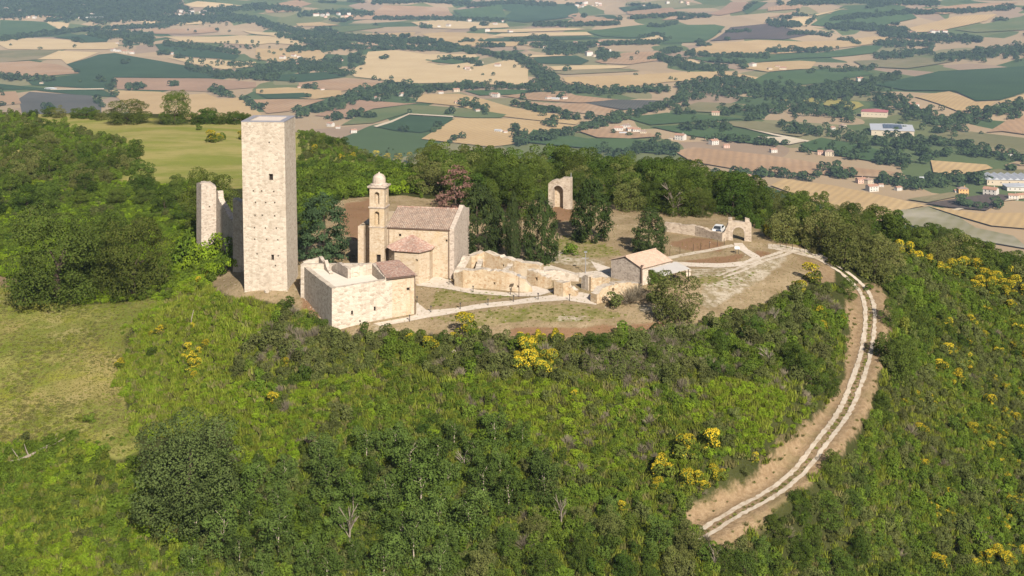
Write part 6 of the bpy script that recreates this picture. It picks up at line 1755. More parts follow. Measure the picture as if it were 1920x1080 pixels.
def gen_px(poly):
    xs = [p[0] for p in poly]; ys = [p[1] for p in poly]
    def g(r, k):
        u = r.uniform(min(xs), max(xs), k); v = r.uniform(min(ys), max(ys), k); s = inpoly(u, v, poly)
        return hit(u[s], v[s])[:, :2]
    return g
def grove(poly, n, dmin, crowns, trunk, hr, wr, label, group, seed, name='thicket_tree', cat='tree'):
    P = spaced(n, gen_px(poly), dmin, seed)
    for x, y in P:
        h = rng.uniform(*hr)
        tree((x, y, float(gz(x, y))), crowns[rng.integers(len(crowns))], trunk, h * rng.uniform(*wr), h, label, name=name, group=group, cat=cat)
grove([(570, 268), (650, 276), (800, 282), (880, 290), (880, 300), (780, 296), (600, 286)], 22, 5.0, ['wood0', 'wood2', 'wood4', 'olive1'], 't0', (2.6, 4.6), (1.0, 1.4), 'green tree beyond the small meadow gap right of the tower', 'trees beyond the meadow gap', 39)
grove([(-60, 250), (30, 258), (90, 270), (190, 290), (262, 292), (255, 330), (200, 350), (120, 355), (-60, 355)], 46, 4.2, ['wood0', 'olive1', 'wood3', 'oak2', 'olive2'], 't0', (3.2, 7), (.9, 1.35), 'bushy tree left of the back meadow', 'trees left of the back meadow', 31)
grove([(-40, 360), (340, 350), (345, 420), (150, 400), (20, 440), (-40, 520)], 17, 6.0, ['wood1', 'wood2', 'oak3', 'wood5'], 't0', (4, 7), (1.0, 1.4), 'dark leafy tree in the thicket behind the pair of oaks', 'trees behind the pair of oaks', 32)
grove([(365, 227), (470, 227), (470, 233), (365, 234)], 10, 4, ['oak0', 'wood2'], 't0', (3.5, 6), (1.2, 1.6), 'low rounded tree along the meadow crest left of the tower top', 'low trees on the meadow crest', 33)
grove([(60, 218), (190, 220), (190, 226), (60, 224)], 7, 5, ['olive1', 'wood2'], 't0', (3, 5), (1.1, 1.5), 'small bushy tree on the meadow crest at the far left', 'low trees on the meadow crest, far left', 34)
grove([(395, 905), (560, 880), (700, 855), (870, 830), (1000, 840), (1060, 900), (1010, 990), (900, 1010), (880, 1100), (330, 1100)], 62, 2.9, ['sap0', 'sap1', 'sap2', 'sap3', 'sap4'], 'pale0', (3.2, 6.2), (.85, 1.15), 'young grey-green tree in the bottom woods', 'young trees of the bottom woods', 35, 'young_tree')
grove([(1000, 1000), (1100, 960), (1260, 1000), (1330, 1045), (1400, 1100), (880, 1100)], 24, 2.9, ['wood0', 'olive1', 'wood3', 'olive2', 'sap2'], 'pale1', (2.6, 4.2), (.8, 1.1), 'leafy young tree at the bottom left of the road end', 'young trees by the road end', 36, 'young_tree')
grove([(1385, 1060), (1500, 960), (1580, 900), (1640, 940), (1600, 1100), (1380, 1100)], 26, 3.0, ['wood1', 'wood4', 'sap3'], 't0', (2.6, 4.0), (.9, 1.2), 'green bushy tree on the slope just below the dirt road', 'bushy trees below the dirt road', 37, 'young_tree')
grove([(1100, 330), (1330, 350), (1380, 380), (1300, 400), (1150, 390)], 12, 5, ['wood0', 'wood5'], 't0', (7, 9), (.9, 1.1), 'leafy green tree in the wood above the enclosure wall', 'trees of the hilltop wood', 38)
r = np.random.default_rng(8); kx = 0
_pl = [(1630, 446), (1700, 454), (1760, 466), (1840, 488), (1940, 510), (1940, 545), (1880, 532), (1800, 506), (1740, 484), (1660, 464)]
while kx < 98:
    u_, v_ = r.uniform(1630, 1940), r.uniform(430, 545)
    if not inpoly(np.array([u_]), np.array([v_]), _pl)[0]: continue
    p = hit1(u_, v_); kx += 1
    if p[1] > 900: continue
    h = r.uniform(3.8, 6.6)
    tree(p, ['wood0', 'wood1', 'wood2', 'wood3', 'doak0', 'wood5', 'olive1'][kx % 7], 't0', h * r.uniform(.9, 1.2), h, 'dark tree in the wood below the crest', group='trees of the wood below the right crest')
for row in ([(1668, 612, 54, 44, 'wood3'), (1652, 792, 60, 50, 'wood4'), (1560, 905, 64, 54, 'wood5'), (1500, 975, 60, 56, 'wood0'), (1590, 560, 40, 44, 'wood1'), (1674, 716, 104, 84, 'wood2'), (1700, 690, 60, 66, 'wood0'), (1520, 735, 75, 70, 'wood1'), (1490, 700, 60, 60, 'wood3'), (1555, 740, 50, 52, 'wood4'), (1120, 660, 46, 62, 'wood2'), (1160, 650, 36, 44, 'wood5'), (1228, 690, 48, 46, 'wood1'), (1410, 640, 52, 54, 'wood0'), (1345, 660, 40, 44, 'wood3')]):  # right-verge trees added to cast shadows across the track
    lab = {1668: 'shadow-casting bushy tree on the right verge near the head of the dirt road', 1652: 'shadow-casting bushy tree on the right verge below the road shadow', 1560: 'shadow-casting bushy tree on the right verge of the lower road bend', 1500: 'shadow-casting bushy tree at the right verge near the lower road end', 1590: 'small bushy tree at the head of the dirt road on its left', 1674: 'bushy tree that throws its shadow across the dirt road', 1700: 'bushy tree right of the shadow on the dirt road', 1520: 'dark green tree on the slope left of the shaded road stretch', 1490: 'dark green tree further up the slope left of the road', 1555: 'green bushy tree at the road bank left of the road',
           1120: 'dark evergreen bush-tree at the plateau edge below the lawn', 1160: 'smaller dark bush-tree at the plateau edge below the lawn', 1228: 'dark green bush-tree right of the pinkish brush', 1410: 'dark bush-tree below the pale ground right of the house', 1345: 'dark bush-tree on the slope below the house'}[row[0]]
    tree_px(*row, 't0', lab, name='bushy_tree')

# ---------------------------------------------------------------- shrubs
SH = {}
def shrub(kind, mat, count, size, seed, **kw):
    return make_crown("shrub", blob_lobes(seed, **kw), count, size, mat, seed, .5, .6)
for k_, mt in (('scrub', 'scrub_leaf'), ('green', 'green_leaf'), ('dark', 'wood_leaf')):
    SH[k_] = [shrub(k_, mt, 900, .047, 100 + 7 * i + len(k_), n=8) for i in range(3)]
SH['bright'] = [shrub('bright', 'bright_leaf', 900, .040, 130 + i, n=13, flat=.8, top=.75, r0=.11, r1=.2) for i in range(3)]
SH['yg'] = [shrub('yg', 'yellowgreen_leaf', 560, .055, 140 + i, n=8) for i in range(2)]
SH['low'] = [shrub('low', 'green_leaf', 800, .044, 150 + i, n=12, flat=.75, top=.7, r0=.11, r1=.2) for i in range(2)]
def twig_mesh(seed, n=150, mat='grey_twig'):
    r = np.random.default_rng(seed)
    a = r.uniform(0, 6.28, n); el = r.uniform(.3, 1.5, n); d = np.stack([np.cos(a) * np.cos(el), np.sin(a) * np.cos(el), np.sin(el)], 1)
    t = r.uniform(.25, .62, n); C = d * t[:, None] * [.85, .85, 1.2]
    s = np.cross(d, r.normal(size=(n, 3))); s /= np.linalg.norm(s, axis=1)[:, None]
    w = .010; l = .16
    V = np.stack([C - d * l + s * w, C + d * l + s * w * .4, C + d * l - s * w * .4, C - d * l - s * w], 1).reshape(-1, 3)
    return fast_mesh('shrub', V, np.arange(4 * n).reshape(-1, 4), [mat])
SH['grey'] = [twig_mesh(160 + i, 260) for i in range(3)]
SH['grass'] = [twig_mesh(170 + i, 60, 'grass_blade') for i in range(2)]
def grass_mesh(seed, mat, n=70):
    r = np.random.default_rng(seed)
    b = np.stack([r.uniform(-.5, .5, n), r.uniform(-.5, .5, n), 0 * np.ones(n)], 1)
    h = r.uniform(.2, .55, n); t = b + np.stack([r.normal(0, .16, n), r.normal(0, .16, n), h], 1)
    a = r.uniform(0, 6.28, n); s_ = np.stack([np.cos(a), np.sin(a), 0 * a], 1) * .055
    V = np.stack([b - s_, b + s_, t + s_ * .35, t - s_ * .35], 1).reshape(-1, 3)
    return fast_mesh('grass', V, np.arange(4 * n).reshape(-1, 4), [mat])
GRASS = [grass_mesh(210 + i, m_) for i, m_ in enumerate(['grass_green', 'grass_green', 'grass_green', 'grass_green', 'grass_dry'])]
# broom: green broom-like body and yellow blossom on top
BROOM = []
for i in range(4):
    lb = blob_lobes(180 + i, n=10, spread=.32, r0=.13, r1=.22)
    P, nn = lobe_points(lb, 1100, 180 + i, .4, .6, .75)
    g = leaves('broom_bush', P, nn, .038, 'broom_leaf', i)
    Q, qn = lobe_points([(a, b_, c, r1 * 1.06, r2 * 1.06) for a, b_, c, r1, r2 in lb], 1500, 280 + i, .9, .7, .84)
    ph = np.sin(Q[:, 0] * 9 + i) + np.sin(Q[:, 1] * 8 + 2 * i) + np.sin(Q[:, 2] * 10)
    kk = (Q[:, 2] > .30) & (ph > (-0.9, -.5, .5, .9)[i])
    BROOM.append((g, leaves('blossom', Q[kk], qn[kk], .029, 'broom_flower', i)))
def broom(px, py, wpx, label, group=None, p=None, sparse=False):
    p = hit1(px, py) if p is None else p; s = p[1] / FPX * wpx * (1.0 if sparse else 1.22)
    g, f = BROOM[rng.integers(2) + (2 if sparse else 0)]
    o_ = link('broom_bush', g, None, (p[0], p[1], p[2] - .08)); o_.scale = (s, s, s * rng.uniform(.8, 1.0)); o_.rotation_euler = (0, 0, rng.uniform(0, 6.28))
    props(o_, label, 'bush', group); link('blossom', f, o_)
BR = [  # label of the clump, bushes (px, py, width)
 ('yellow broom bush in the clump on the left bank', [(352, 664, 22), (362, 680, 24), (358, 700, 26), (370, 692, 22), (372, 668, 18), (345, 678, 18), (364, 712, 18), (386, 652, 20)]),
 ('yellow broom bush of the pair high on the left bank', [(282, 632, 16), (300, 628, 20)]), ('single yellow broom bush at the edge of the left meadow', [(228, 690, 24)]), ('small yellow broom bush near the white stake on the left bank', [(362, 616, 16)]),
 ('orange-yellow broom bush alone in the bright green slope', [(512, 762, 28)]), ('small yellow broom bush in the grey scrub under the tower', [(535, 690, 18)]), ('small yellow broom at the foot of the ruined wall bank', [(372, 538, 18), (392, 522, 16)]),
 ('tall yellow broom bush at the plateau edge beside the path', [(872, 632, 46)]), ('low yellow broom bush tucked under the tall one at the plateau edge', [(850, 642, 24)]), ('yellow broom bush below the right corner of the terrace building', [(770, 642, 22)]), ('fading broom bush right of the one below the terrace building', [(802, 660, 36)]),
 ('yellow broom bush in the large clump under the plateau edge', [(980, 668, 38), (992, 682, 44), (985, 700, 46), (1005, 692, 40), (1030, 700, 42), (1015, 704, 40), (995, 662, 30), (974, 690, 34)]), ('yellow broom bush in the row at the plateau rim', [(975, 640, 22), (1012, 642, 26), (1045, 644, 30), (1082, 648, 28), (988, 634, 14)]),
 ('single round yellow broom bush in the green slope below the rim', [(1077, 752, 20)]),
 ('yellow broom bush of the clump above the lower road end', [(1245, 895, 50), (1286, 862, 46), (1335, 850, 46), (1288, 920, 42), (1305, 910, 32), (1342, 902, 40), (1235, 920, 30), (1316, 922, 28)]), ('small yellow broom bush at the road bank above the road end', [(1416, 870, 22)]), ('small yellow broom bush left of the road end clump', [(1145, 950, 16), (1166, 960, 20)]),
 ('yellow broom bush beside the pale track on the plateau corner', [(1502, 556, 30), (1492, 548, 22), (1520, 530, 40)]), ('yellow broom bush in the row behind the upper track', [(1440, 443, 26), (1458, 445, 26), (1476, 447, 26), (1494, 449, 24)]), ('broom bush on the bank above the road with few flowers', [(1540, 600, 28), (1578, 610, 24), (1545, 620, 24)]),
 ('yellow broom bush along the crest of the right-hand slope', [(1686, 482, 30), (1706, 486, 30), (1722, 496, 32), (1745, 498, 26), (1768, 518, 34), (1786, 520, 34), (1806, 518, 36), (1828, 520, 34), (1846, 534, 36), (1866, 540, 34), (1886, 530, 34), (1836, 546, 36), (1904, 548, 36), (1860, 556, 36), (1890, 565, 36), (1920, 562, 36), (1690, 492, 26), (1880, 545, 30), (1850, 520, 24)]),
 ('yellow broom bush in the meadow gap behind the cedar', [(590, 292, 20), (640, 303, 16), (664, 300, 18), (728, 304, 20), (748, 304, 20), (768, 306, 20), (705, 300, 16)]), ('yellow broom bush on the back meadow left of the tower', [(395, 268, 22), (408, 266, 18), (452, 262, 18)]),
 ('yellow broom bush at the bottom of the right-hand slope', [(1758, 1066, 40), (1850, 1062, 34), (1870, 1052, 34), (1885, 1070, 36)]),
]
for lab, lst in BR:
    for b_ in lst: broom(*b_, lab, ('broom: ' + lab) if len(lst) > 1 else None)
r = np.random.default_rng(77)
k = 0
while k < 110:
    u, v = r.uniform(1680, 1935), r.uniform(560, 1080)
    if r.uniform() < ((u - 1660) / 260) ** 1.6 and inpoly(np.array([u]), np.array([v]), [(1690, 560), (1935, 590), (1935, 1085), (1560, 1085), (1700, 900)])[0]:
        half = 'upper' if v < 740 else 'middle' if v < 900 else 'lower'
        broom(u, v, r.uniform(16, 34), 'yellow-flowered broom bush scattered on the %s right-hand slope' % half, 'broom scattered over the right-hand slope', sparse=rng.uniform() < .75); k += 1

# zones of the scrub, in photo pixels of the ground they stand on
HB = 1250
ZS = [  # polygon, spacing (m), [(kind, weight)], size range (m), height factor range
 ('bank', [(400, 545), (440, 560), (500, 568), (540, 590), (480, 640), (430, 700), (440, 790), (420, 800), (250, 815), (228, 730), (240, 660), (262, 615), (300, 572), (330, 560)], 0.80, dict(bright=6, low=2.5, green=.7), (.8, 1.8), (.5, .9)),
 ('bank2', [(320, 430), (380, 430), (450, 480), (455, 520), (400, 540), (330, 560), (310, 500)], 0.82, dict(bright=3, green=4), (1.2, 2.4), (.7, 1.1)),
 ('topscrub', [(500, 570), (600, 606), (625, 630), (760, 632), (860, 640), (1100, 645), (1250, 622), (1390, 598), (1480, 560), (1560, 540), (1580, 600), (1585, 650), (1540, 760), (1440, 700), (1250, 730), (1100, 720), (960, 715), (700, 700), (480, 740), (430, 700), (480, 640), (540, 590)], 1.0, dict(scrub=6, green=3, grey=2.6, dark=1.6, olive=0), (0.9, 3.1), (.7, 1.1)),
 ('brightslope', [(430, 700), (480, 740), (700, 700), (960, 715), (1100, 720), (1250, 730), (1440, 700), (1540, 760), (1480, 820), (1400, 890), (1280, 945), (1060, 890), (1000, 840), (870, 830), (700, 855), (560, 880), (440, 900), (420, 800), (440, 790)], 0.80, dict(bright=5.5, low=3.5, green=2.0, scrub=1.6, grey=1.4, dark=.6), (0.8, 2.2), (.55, 1.1)),
 ('bottom', [(440, 900), (560, 880), (700, 855), (870, 830), (1000, 840), (1060, 890), (1280, 945), (1290, 1000), (1340, 1060), (1400, HB), (300, HB), (380, 960)], 1.15, dict(green=4, dark=3, scrub=2.4, low=1, grey=.6), (1.0, 2.7), (.7, 1.2)),
 ('leftbottom', [(-300, 850), (0, 842), (70, 830), (150, 838), (235, 862), (300, 960), (380, 960), (300, HB), (-300, HB)], 0.86, dict(green=4, low=3, bright=3, yg=1.4, scrub=.8), (1.1, 2.4), (.6, 1.0)),
 ('rightslope', [(1690, 480), (1780, 510), (1930, 555), (2200, 660), (2200, HB), (1395, HB), (1340, 1065), (1410, 1005), (1490, 945), (1572, 868), (1632, 792), (1660, 700), (1678, 640), (1682, 575), (1650, 535), (1670, 500)], 1.05, dict(scrub=5, green=4, dark=2.5, yg=.5, grey=.6), (1.0, 3.0), (.7, 1.15)),
 ('roadside', [(1440, 460), (1530, 470), (1590, 510), (1640, 530), (1690, 500), (1650, 470), (1560, 440), (1440, 430)], 1.6, dict(scrub=3, dark=3), (1.2, 2.4), (.7, 1.1)),
 ('leftmid', [(-300, 340), (180, 345), (380, 345), (440, 400), (380, 430), (320, 430), (310, 500), (330, 560), (240, 566), (130, 572), (60, 560), (0, 530), (-300, 520)], 1.1, dict(green=4, dark=1, bright=3.5, low=2, scrub=1), (1.0, 2.4), (.6, 1.0)),
 ('leftridge', [(-300, 220), (40, 215), (130, 240), (260, 275), (250, 330), (180, 345), (-300, 340)], 2.2, dict(scrub=3, dark=2, green=4), (1.4, 3.4), (.7, 1.2)),
 ('backrim', [(560, 420), (640, 372), (760, 366), (900, 350), (1040, 345), (1180, 350), (1350, 360), (1440, 400), (1440, 440), (1340, 400), (1180, 395), (1040, 378), (900, 390), (760, 372), (650, 380), (600, 440)], 2.0, dict(green=3, dark=4), (1.2, 2.6), (.7, 1.2)),
 ('gapfront', [(555, 330), (640, 325), (800, 332), (800, 368), (640, 376), (600, 400), (556, 430)], 1.7, dict(green=4, dark=4, bright=1), (2.2, 4.4), (.75, 1.1)),
 ('backgap', [(560, 230), (700, 268), (800, 290), (900, 320), (760, 345), (560, 345)], 2.4, dict(green=3, dark=3, scrub=2), (1.4, 3), (.7, 1.1)),
]
xs, ys = np.meshgrid(np.arange(-95, 110, 1.0), np.arange(118, 470, 1.0))
base = np.stack([xs.ravel(), ys.ravel()], 1)
acc = {}
BIG = []
roadpts = np.array(rw)[:, :2]
occ = inpoly
r = np.random.default_rng(3)
for zi, (zn, poly, sp, kinds, (s0, s1), (f0, f1)) in enumerate(ZS):
    X, Y = np.meshgrid(np.arange(-185, 125, sp), np.arange(110, 470, sp))
    X = X.ravel() + r.uniform(-.48, .48, X.size) * sp; Y = Y.ravel() + r.uniform(-.48, .48, Y.size) * sp
    Zz = gz(X, Y); u, v = project(X, Y, Zz)
    zj = 30 if zn in ('bank', 'leftbottom') else 5
    s = inpoly(u + zj * vnoise(X, Y, 4.0, 95) + zj * .7 * vnoise(X, Y, 1.5, 96), v + zj * .6 * vnoise(X, Y, 4.0, 97), poly)
    ju, jv = u + 9 * vnoise(X, Y, 1.7, 91), v + 9 * vnoise(X, Y, 1.7, 92)
    for bz in Z_BARE + [Z_PLATEAU]: s &= ~inpoly(ju, jv, bz)
    s &= r.uniform(size=s.size) < np.clip(.95 + .3 * vnoise(X, Y, 5, 31), 0, 1)
    X, Y, Zz = X[s], Y[s], Zz[s]
    names = [k for k in kinds if kinds[k] > 0]; wts = np.array([kinds[k] for k in names], float)
    # drifts: each kind has its own noise so that they grow in patches
    sc_ = np.stack([np.log(w) + 1.7 * vnoise(X, Y, 6.0, 40 + 3 * hash_ + zi) + 1.2 * vnoise(X, Y, 2.4, 60 + hash_) + r.gumbel(0, .45, len(X)) for hash_, w in enumerate(wts)], 1)
    pick = sc_.argmax(1)
    big = vnoise(X, Y, 4.0, 71) * .5 + .5
    S = s0 + (s1 - s0) * np.clip(r.beta(1.1, 2.8, len(X)) * .8 + big * .35, 0, 1)
    Hh = S * r.uniform(f0, f1, len(X))
    for j, k_ in enumerate(names):
        m_ = pick == j
        acc.setdefault(k_, []).append(np.stack([X[m_], Y[m_], Zz[m_] - .12, S[m_], Hh[m_]], 1))
LAB = dict(scrub='olive-green scrub bush', green='leafy green bush', dark='dark green bush', bright='bright low bush', yg='yellowish-green bush', low='low green bush', grey='bare grey bush')
def where(px, py):
    if px > 1600: return 'on the right slope'
    if py < 470: return 'in the left thicket'
    if px < 430 and py > 820: return 'at lower left'
    if px < 430: return 'on the left bank'
    if py < 730: return 'below the plateau edge'
    if py < 880: return 'on the middle slope'
    return 'on the lower slope'
tot = 0
for k_, lst in acc.items():
    A = np.concatenate(lst)
    u, v = project(A[:, 0], A[:, 1], A[:, 2])
    show = A[:, 3] * A[:, 4] / A[:, 1] ** 2 * ((u > 10) & (u < 1910) & (v < 1070) & (v > 150))
    order = np.argsort(-show)
    nind = {'scrub': 90, 'green': 90, 'dark': 60, 'bright': 60, 'yg': 30, 'low': 40, 'grey': 60}[k_]
    ind, rest = order[:nind], order[nind:]
    for i in ind:
        x, y, z, s, h = A[i]
        o_ = link({'scrub': 'scrub_bush', 'green': 'leafy_bush', 'dark': 'dark_bush', 'bright': 'low_bush', 'low': 'low_bush', 'yg': 'leafy_bush', 'grey': 'bare_bush'}[k_], SH[k_][i % len(SH[k_])], None, (x, y, z)); o_.scale = (s, s, h); o_.rotation_euler = (0, 0, r.uniform(0, 6.28))
        wl = where(u[i], v[i]); props(o_, LAB[k_] + ' ' + wl, 'shrub', LAB[k_].replace('bush', 'bushes') + ' ' + wl)
    B_ = A[rest]; tot += len(B_)
    scatter({'scrub': 'scrub', 'green': 'undergrowth', 'dark': 'undergrowth', 'bright': 'ground_cover', 'yg': 'undergrowth', 'low': 'ground_cover', 'grey': 'dry_brush'}[k_], B_[:, :3], np.stack([B_[:, 3], B_[:, 3], B_[:, 4]], 1), r.uniform(0, 6.28, len(B_)), SH[k_])
print('scrub instances', tot, {k: sum(len(q) for q in v) for k, v in acc.items()})
# long grass between the bushes
r = np.random.default_rng(44)
X, Y = np.meshgrid(np.arange(-100, 110, .72), np.arange(122, 250, .72)); X = X.ravel() + r.uniform(-.4, .4, X.size); Y = Y.ravel() + r.uniform(-.4, .4, Y.size)
Zz = gz(X, Y); u, v = project(X, Y, Zz)
s_ = np.zeros(len(X), bool)
for zn, poly, *_ in ZS:
    if zn in ('bank', 'bank2', 'topscrub', 'brightslope', 'bottom', 'leftbottom', 'rightslope', 'roadside'): s_ |= inpoly(u + 20 * vnoise(X, Y, 4.0, 95) + 10 * vnoise(X, Y, 1.2, 96), v + 12 * vnoise(X, Y, 4.0, 97), poly)
s_ &= (u > -60) & (u < 1980) & (v < 1110)
for bz in Z_BARE + [Z_PLATEAU]: s_ &= ~inpoly(u + 6 * vnoise(X, Y, 1.5, 93), v + 6 * vnoise(X, Y, 1.5, 94), bz)
X, Y, Zz = X[s_], Y[s_], Zz[s_]; S = r.uniform(.7, 1.25, len(X))
scatter('long_grass', np.stack([X, Y, Zz - .04], 1), np.stack([S, S, S * r.uniform(.8, 1.5, len(X))], 1), r.uniform(0, 6.28, len(X)), GRASS)
print('grass', len(X))
# pinkish dry brush below the rim
Pk = spaced(120, gen_px([(1090, 690), (1100, 665), (1190, 655), (1260, 625), (1310, 612), (1330, 640), (1260, 690), (1200, 710), (1110, 712)]), .8, 91)
Z_ = gz(Pk[:, 0], Pk[:, 1]); S = rng.uniform(1.2, 2.0, len(Pk))
SH['pink'] = [twig_mesh(190 + i, 260, 'grey_twig') for i in range(2)]
scatter('dry_brush', np.c_[Pk, Z_ - .1], np.stack([S, S, S], 1), rng.uniform(0, 6.28, len(Pk)), SH['pink'])
# tufts of dry grass on meadow and plateau
def tufts(poly, sp, seed, s0, s1, kind='grass', name='dry_grass'):
    q = spaced(5000, gen_px(poly), sp, seed)
    S = np.random.default_rng(seed).uniform(s0, s1, len(q))
    scatter(name, np.c_[q, gz(q[:, 0], q[:, 1]) - .03], np.stack([S, S, S * .8], 1), np.random.default_rng(seed + 1).uniform(0, 6.28, len(q)), SH[kind])
tufts(Z_MEADOW[0][1:-1], .25, 93, .18, .5)
q = spaced(2600, gen_px(Z_MEADOW[0][1:-1]), .32, 150); S = np.random.default_rng(151).uniform(.2, .55, len(q)) * (1 + .6 * vnoise(q[:, 0], q[:, 1], 6.0, 152))
scatter('meadow_grass', np.c_[q, gz(q[:, 0], q[:, 1]) - .03], np.stack([S, S, S * .6], 1), S * 70, [GRASS[4], GRASS[4], GRASS[1]])
tufts([(40, 840), (235, 850), (262, 620), (300, 580), (420, 560), (300, 800)], 1.6, 94, .5, 1.0, 'low', 'ground_cover')
q = spaced(330, gen_px(Z_BARE[0]), 1.0, 97); dd = np.sqrt(((q[:, None] - rw[None, ::4]) ** 2).sum(-1).min(1)); q = q[(dd > 1.9) | (dd < .22)]
S = np.random.default_rng(98).uniform(.25, .7, len(q)) * .9
scatter('long_grass', np.c_[q, gz(q[:, 0], q[:, 1]) - .03], np.stack([S, S, S], 1), S * 40, [GRASS[4]])
_g = np.random.default_rng(140); _i = np.nonzero(_g.uniform(size=len(rw)) < .75)[0]; q = rw[_i] + _g.normal(0, .16, (len(_i), 2)); S = _g.uniform(.18, .5, len(q))
scatter('long_grass', np.c_[q, gz(q[:, 0], q[:, 1]) - .02], np.stack([S, S, S * .7], 1), S * 60, [GRASS[4], GRASS[0]])
tufts(Z_PLATEAU, .6, 96, .15, .4)
SH['grassclump'] = GRASS[:4]
for i_, pl_ in enumerate(Z_LAWN): tufts(pl_, .95, 110 + i_, .2, .45, 'grassclump', 'lawn_grass')
q = spaced(420, gen_px(Z_PLATEAU), .7, 120); q = np.concatenate([q, spaced(90, gen_px([(560, 545), (600, 540), (620, 600), (580, 600)]), .25, 121)])
bm = bmesh.new(); bmesh.ops.create_icosphere(bm, subdivisions=1, radius=.5); _rr = random.Random(5)
for v_ in bm.verts: v_.co *= _rr.uniform(.7, 1.15)
STN = bpy.data.meshes.new('stone'); bm.to_mesh(STN); bm.free(); STN.materials.append(MAT['lower_stone'])
S = np.random.default_rng(122).uniform(.08, .42, len(q)) ** 1.3
scatter('loose_stones', np.c_[q, gz(q[:, 0], q[:, 1])], np.stack([S, S * .8, S * .6], 1), S * 50, [STN])
# single bushes on the plateau and meadow
for px, py, w, k_, lab in [(1180, 572, 48, 'grey', 'grey leafless shrub in front of the ochre end wall'), (1195, 560, 40, 'grey', 'dark twiggy shrub between the end wall and the bushy tree'), (1150, 578, 44, 'scrub', 'low dark shrub at the foot of the ochre end wall'), (615, 612, 22, 'dark', 'dark bush at the left front corner of the terrace building'), (608, 618, 26, 'dark', 'dark bush left of the terrace building corner'),
                           (690, 636, 26, 'scrub', 'small bush below the front wall of the terrace building'), (1072, 478, 40, 'low', 'low green shrub on the dry lawn behind the ruins'), (285, 668, 26, 'dark', 'dark green bush in the middle of the left bank'), (290, 520, 60, 'green', 'leafy bush right of the large oak'), (1630, 545, 20, 'green', 'small bush at the head of the dirt road'), (398, 266, 24, 'dark', 'dark bush on the back meadow'), (415, 262, 20, 'green', 'green bush on the back meadow'), (372, 244, 16, 'dark', 'small dark bush high on the back meadow'),
                           (168, 792, 26, 'green', 'small green bush at the lower edge of the left meadow'), (148, 790, 20, 'yg', 'yellowish bush at the lower edge of the left meadow'), (1540, 300, 10, 'dark', None)]:
    if lab is None: continue
    p = hit1(px, py); s = p[1] / FPX * w
    o_ = link('shrub', SH[k_][0], None, (p[0], p[1], p[2] - .08)); o_.scale = (s, s, s * .85); o_.rotation_euler = (0, 0, rng.uniform(0, 6)); props(o_, lab, 'shrub')
p = hit1(358, 612); mb = MB(); mb.tube([(0, 0, -.2), (.05, .05, 1.0), (.25, .6, 2.2)], [.08, .07, .05], 6); o_ = link('pale_stake', mb.mesh('pale_stake', ['dead_wood']), None, tuple(p)); props(o_, 'pale leaning wooden stake on the green bank left of the tower', 'stake')
for i_, (px, py, w, k_) in enumerate([(1288, 1000, 36, 'scrub'), (1300, 1022, 40, 'green'), (1318, 1034, 34, 'scrub'), (1336, 1046, 40, 'green'), (1276, 978, 34, 'scrub'), (1310, 1000, 26, 'scrub'), (1352, 1052, 34, 'dark'), (1290, 958, 30, 'scrub'), (1325, 1016, 22, 'grey')]):
    p = hit1(px, py); s = p[1] / FPX * w
    o_ = link('leafy_bush', SH[k_][i_ % len(SH[k_])], None, (p[0], p[1], p[2] - .08)); o_.scale = (s, s, s * .9); o_.rotation_euler = (0, 0, i_); props(o_, 'bush closing off the lower end of the dirt road', 'shrub', 'bushes at the lower end of the dirt road')
for i_, (px, py, w, k_) in enumerate([(378, 474, 60, 'bright'), (398, 474, 66, 'green'), (416, 480, 60, 'bright'), (432, 496, 54, 'green'), (442, 508, 40, 'bright'), (360, 474, 58, 'green'), (388, 496, 56, 'bright'), (420, 512, 48, 'low'), (366, 505, 56, 'bright'), (345, 500, 56, 'green'), (400, 522, 46, 'bright')]):
    p = hit1(px, py); s = p[1] / FPX * w
    o_ = link('leafy_bush', SH[k_][i_ % len(SH[k_])], None, (p[0], p[1], p[2] - .1)); o_.scale = (s, s, s * 1.15); o_.rotation_euler = (0, 0, i_ * 1.3); props(o_, 'tall leafy bush growing against the foot of the curtain wall', 'shrub', 'bushes at the foot of the curtain wall')
# boulders
def rock(px, py, w, label):
    p = hit1(px, py); s = p[1] / FPX * w; bm = bmesh.new(); bmesh.ops.create_icosphere(bm, subdivisions=2, radius=.5)
    r_ = random.Random(px)
    for v in bm.verts: v.co *= r_.uniform(.78, 1.1); v.co.z *= .8
    me = bpy.data.meshes.new('rock'); bm.to_mesh(me); bm.free(); me.materials.append(MAT['lower_stone'])
    o_ = link('rock', me, None, tuple(p + [0, 0, s * .15])); o_.scale = (s, s, s); props(o_, label, 'rock')
rock(852, 662, 11, 'pale boulder in the scrub below the tall broom bush'); rock(500, 548, 10, 'flat white stone lying in front of the tower'); rock(565, 533, 9, 'white stone at the right foot of the tower'); rock(548, 575, 8, 'pale stone on the bare bank below the tower')

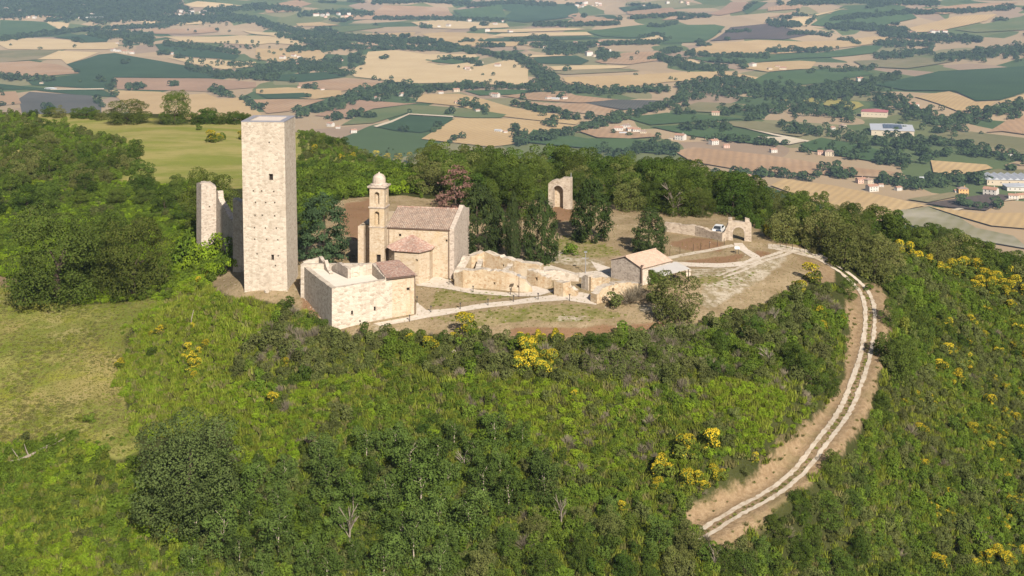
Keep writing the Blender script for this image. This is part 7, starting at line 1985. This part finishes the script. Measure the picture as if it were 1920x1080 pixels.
# ---------------------------------------------------------------- labels: look-alikes told apart by their order from the left
bpy.context.view_layer.update()
ORD = ['leftmost', 'second', 'third', 'fourth', 'fifth', 'sixth', 'seventh', 'eighth', 'ninth', 'tenth', 'eleventh', 'twelfth', 'thirteenth', 'fourteenth', 'fifteenth', 'sixteenth', 'seventeenth', 'eighteenth', 'nineteenth', 'twentieth', 'twenty-first', 'twenty-second', 'twenty-third', 'twenty-fourth', 'twenty-fifth', 'twenty-sixth']
same = {}
for o_ in COL.objects:
    if o_.parent is None and o_.get('label'): same.setdefault(o_['label'], []).append(o_)
MARKS = [(230, 'at the far left'), (440, 'left of the tower'), (570, 'in line with the tower'), (690, 'right of the tower'), (880, 'in line with the church'), (1100, 'in line with the ruins'),
         (1290, 'in line with the house'), (1430, 'in line with the gateway'), (1680, 'near the dirt road'), (9999, 'at the far right')]
def order(lab, lst):
    lst.sort(key=lambda q: q.location.x / max(q.location.y, 1))
    n = len(lst)
    if n < 2: return
    for i, o_ in enumerate(lst):
        if i == n - 1: t_ = 'rightmost'
        elif i == 0: t_ = 'leftmost'
        elif i < (n + 1) // 2: t_ = ORD[i] + ' from the left'
        else: t_ = ORD[n - 1 - i] + ' from the right'
        o_['label'] = lab + ', ' + t_
for lab, lst in same.items():
    if len(lst) < 2: continue
    if len(lst) > 14 and len(lab.split()) <= 8:
        cells = {}
        for o_ in lst:
            px_ = 960 + FPX * o_.location.x / max(o_.location.y, 1)
            cells.setdefault(next(m_ for lim, m_ in MARKS if px_ < lim), []).append(o_)
        for m_, sub_ in cells.items():
            for o_ in sub_: o_['label'] = lab + ' ' + m_
            if len(sub_) <= 50: order(lab + ' ' + m_, sub_)
    elif len(lst) <= 40 and len(lab.split()) <= 12:
        order(lab, lst)

# ---------------------------------------------------------------- haze
hb = MB()
X0, X1, Y0, Y1, Zlo, Zhi = -12500, 12500, -400, 15300, float(GZ.min()) - 1.5, 60.0
hb.box((X0, Y0, Zlo), (X1 - X0, 0, 0), (0, Y1 - Y0, 0), (0, 0, Zhi - Zlo))
hm_ = bpy.data.materials.new('haze'); hm_.use_nodes = True; nt = hm_.node_tree; nt.nodes.clear()
out = nt.nodes.new('ShaderNodeOutputMaterial'); pv = nt.nodes.new('ShaderNodeVolumePrincipled')
pv.inputs['Color'].default_value = (0.52, 0.72, 1.0, 1); pv.inputs['Density'].default_value = 5.2e-5; pv.inputs['Anisotropy'].default_value = 0.0
nt.links.new(pv.outputs[0], out.inputs['Volume'])
MAT['haze'] = hm_
hz = link('haze', hb.mesh('haze', ['haze'])); props(hz, kind='stuff')
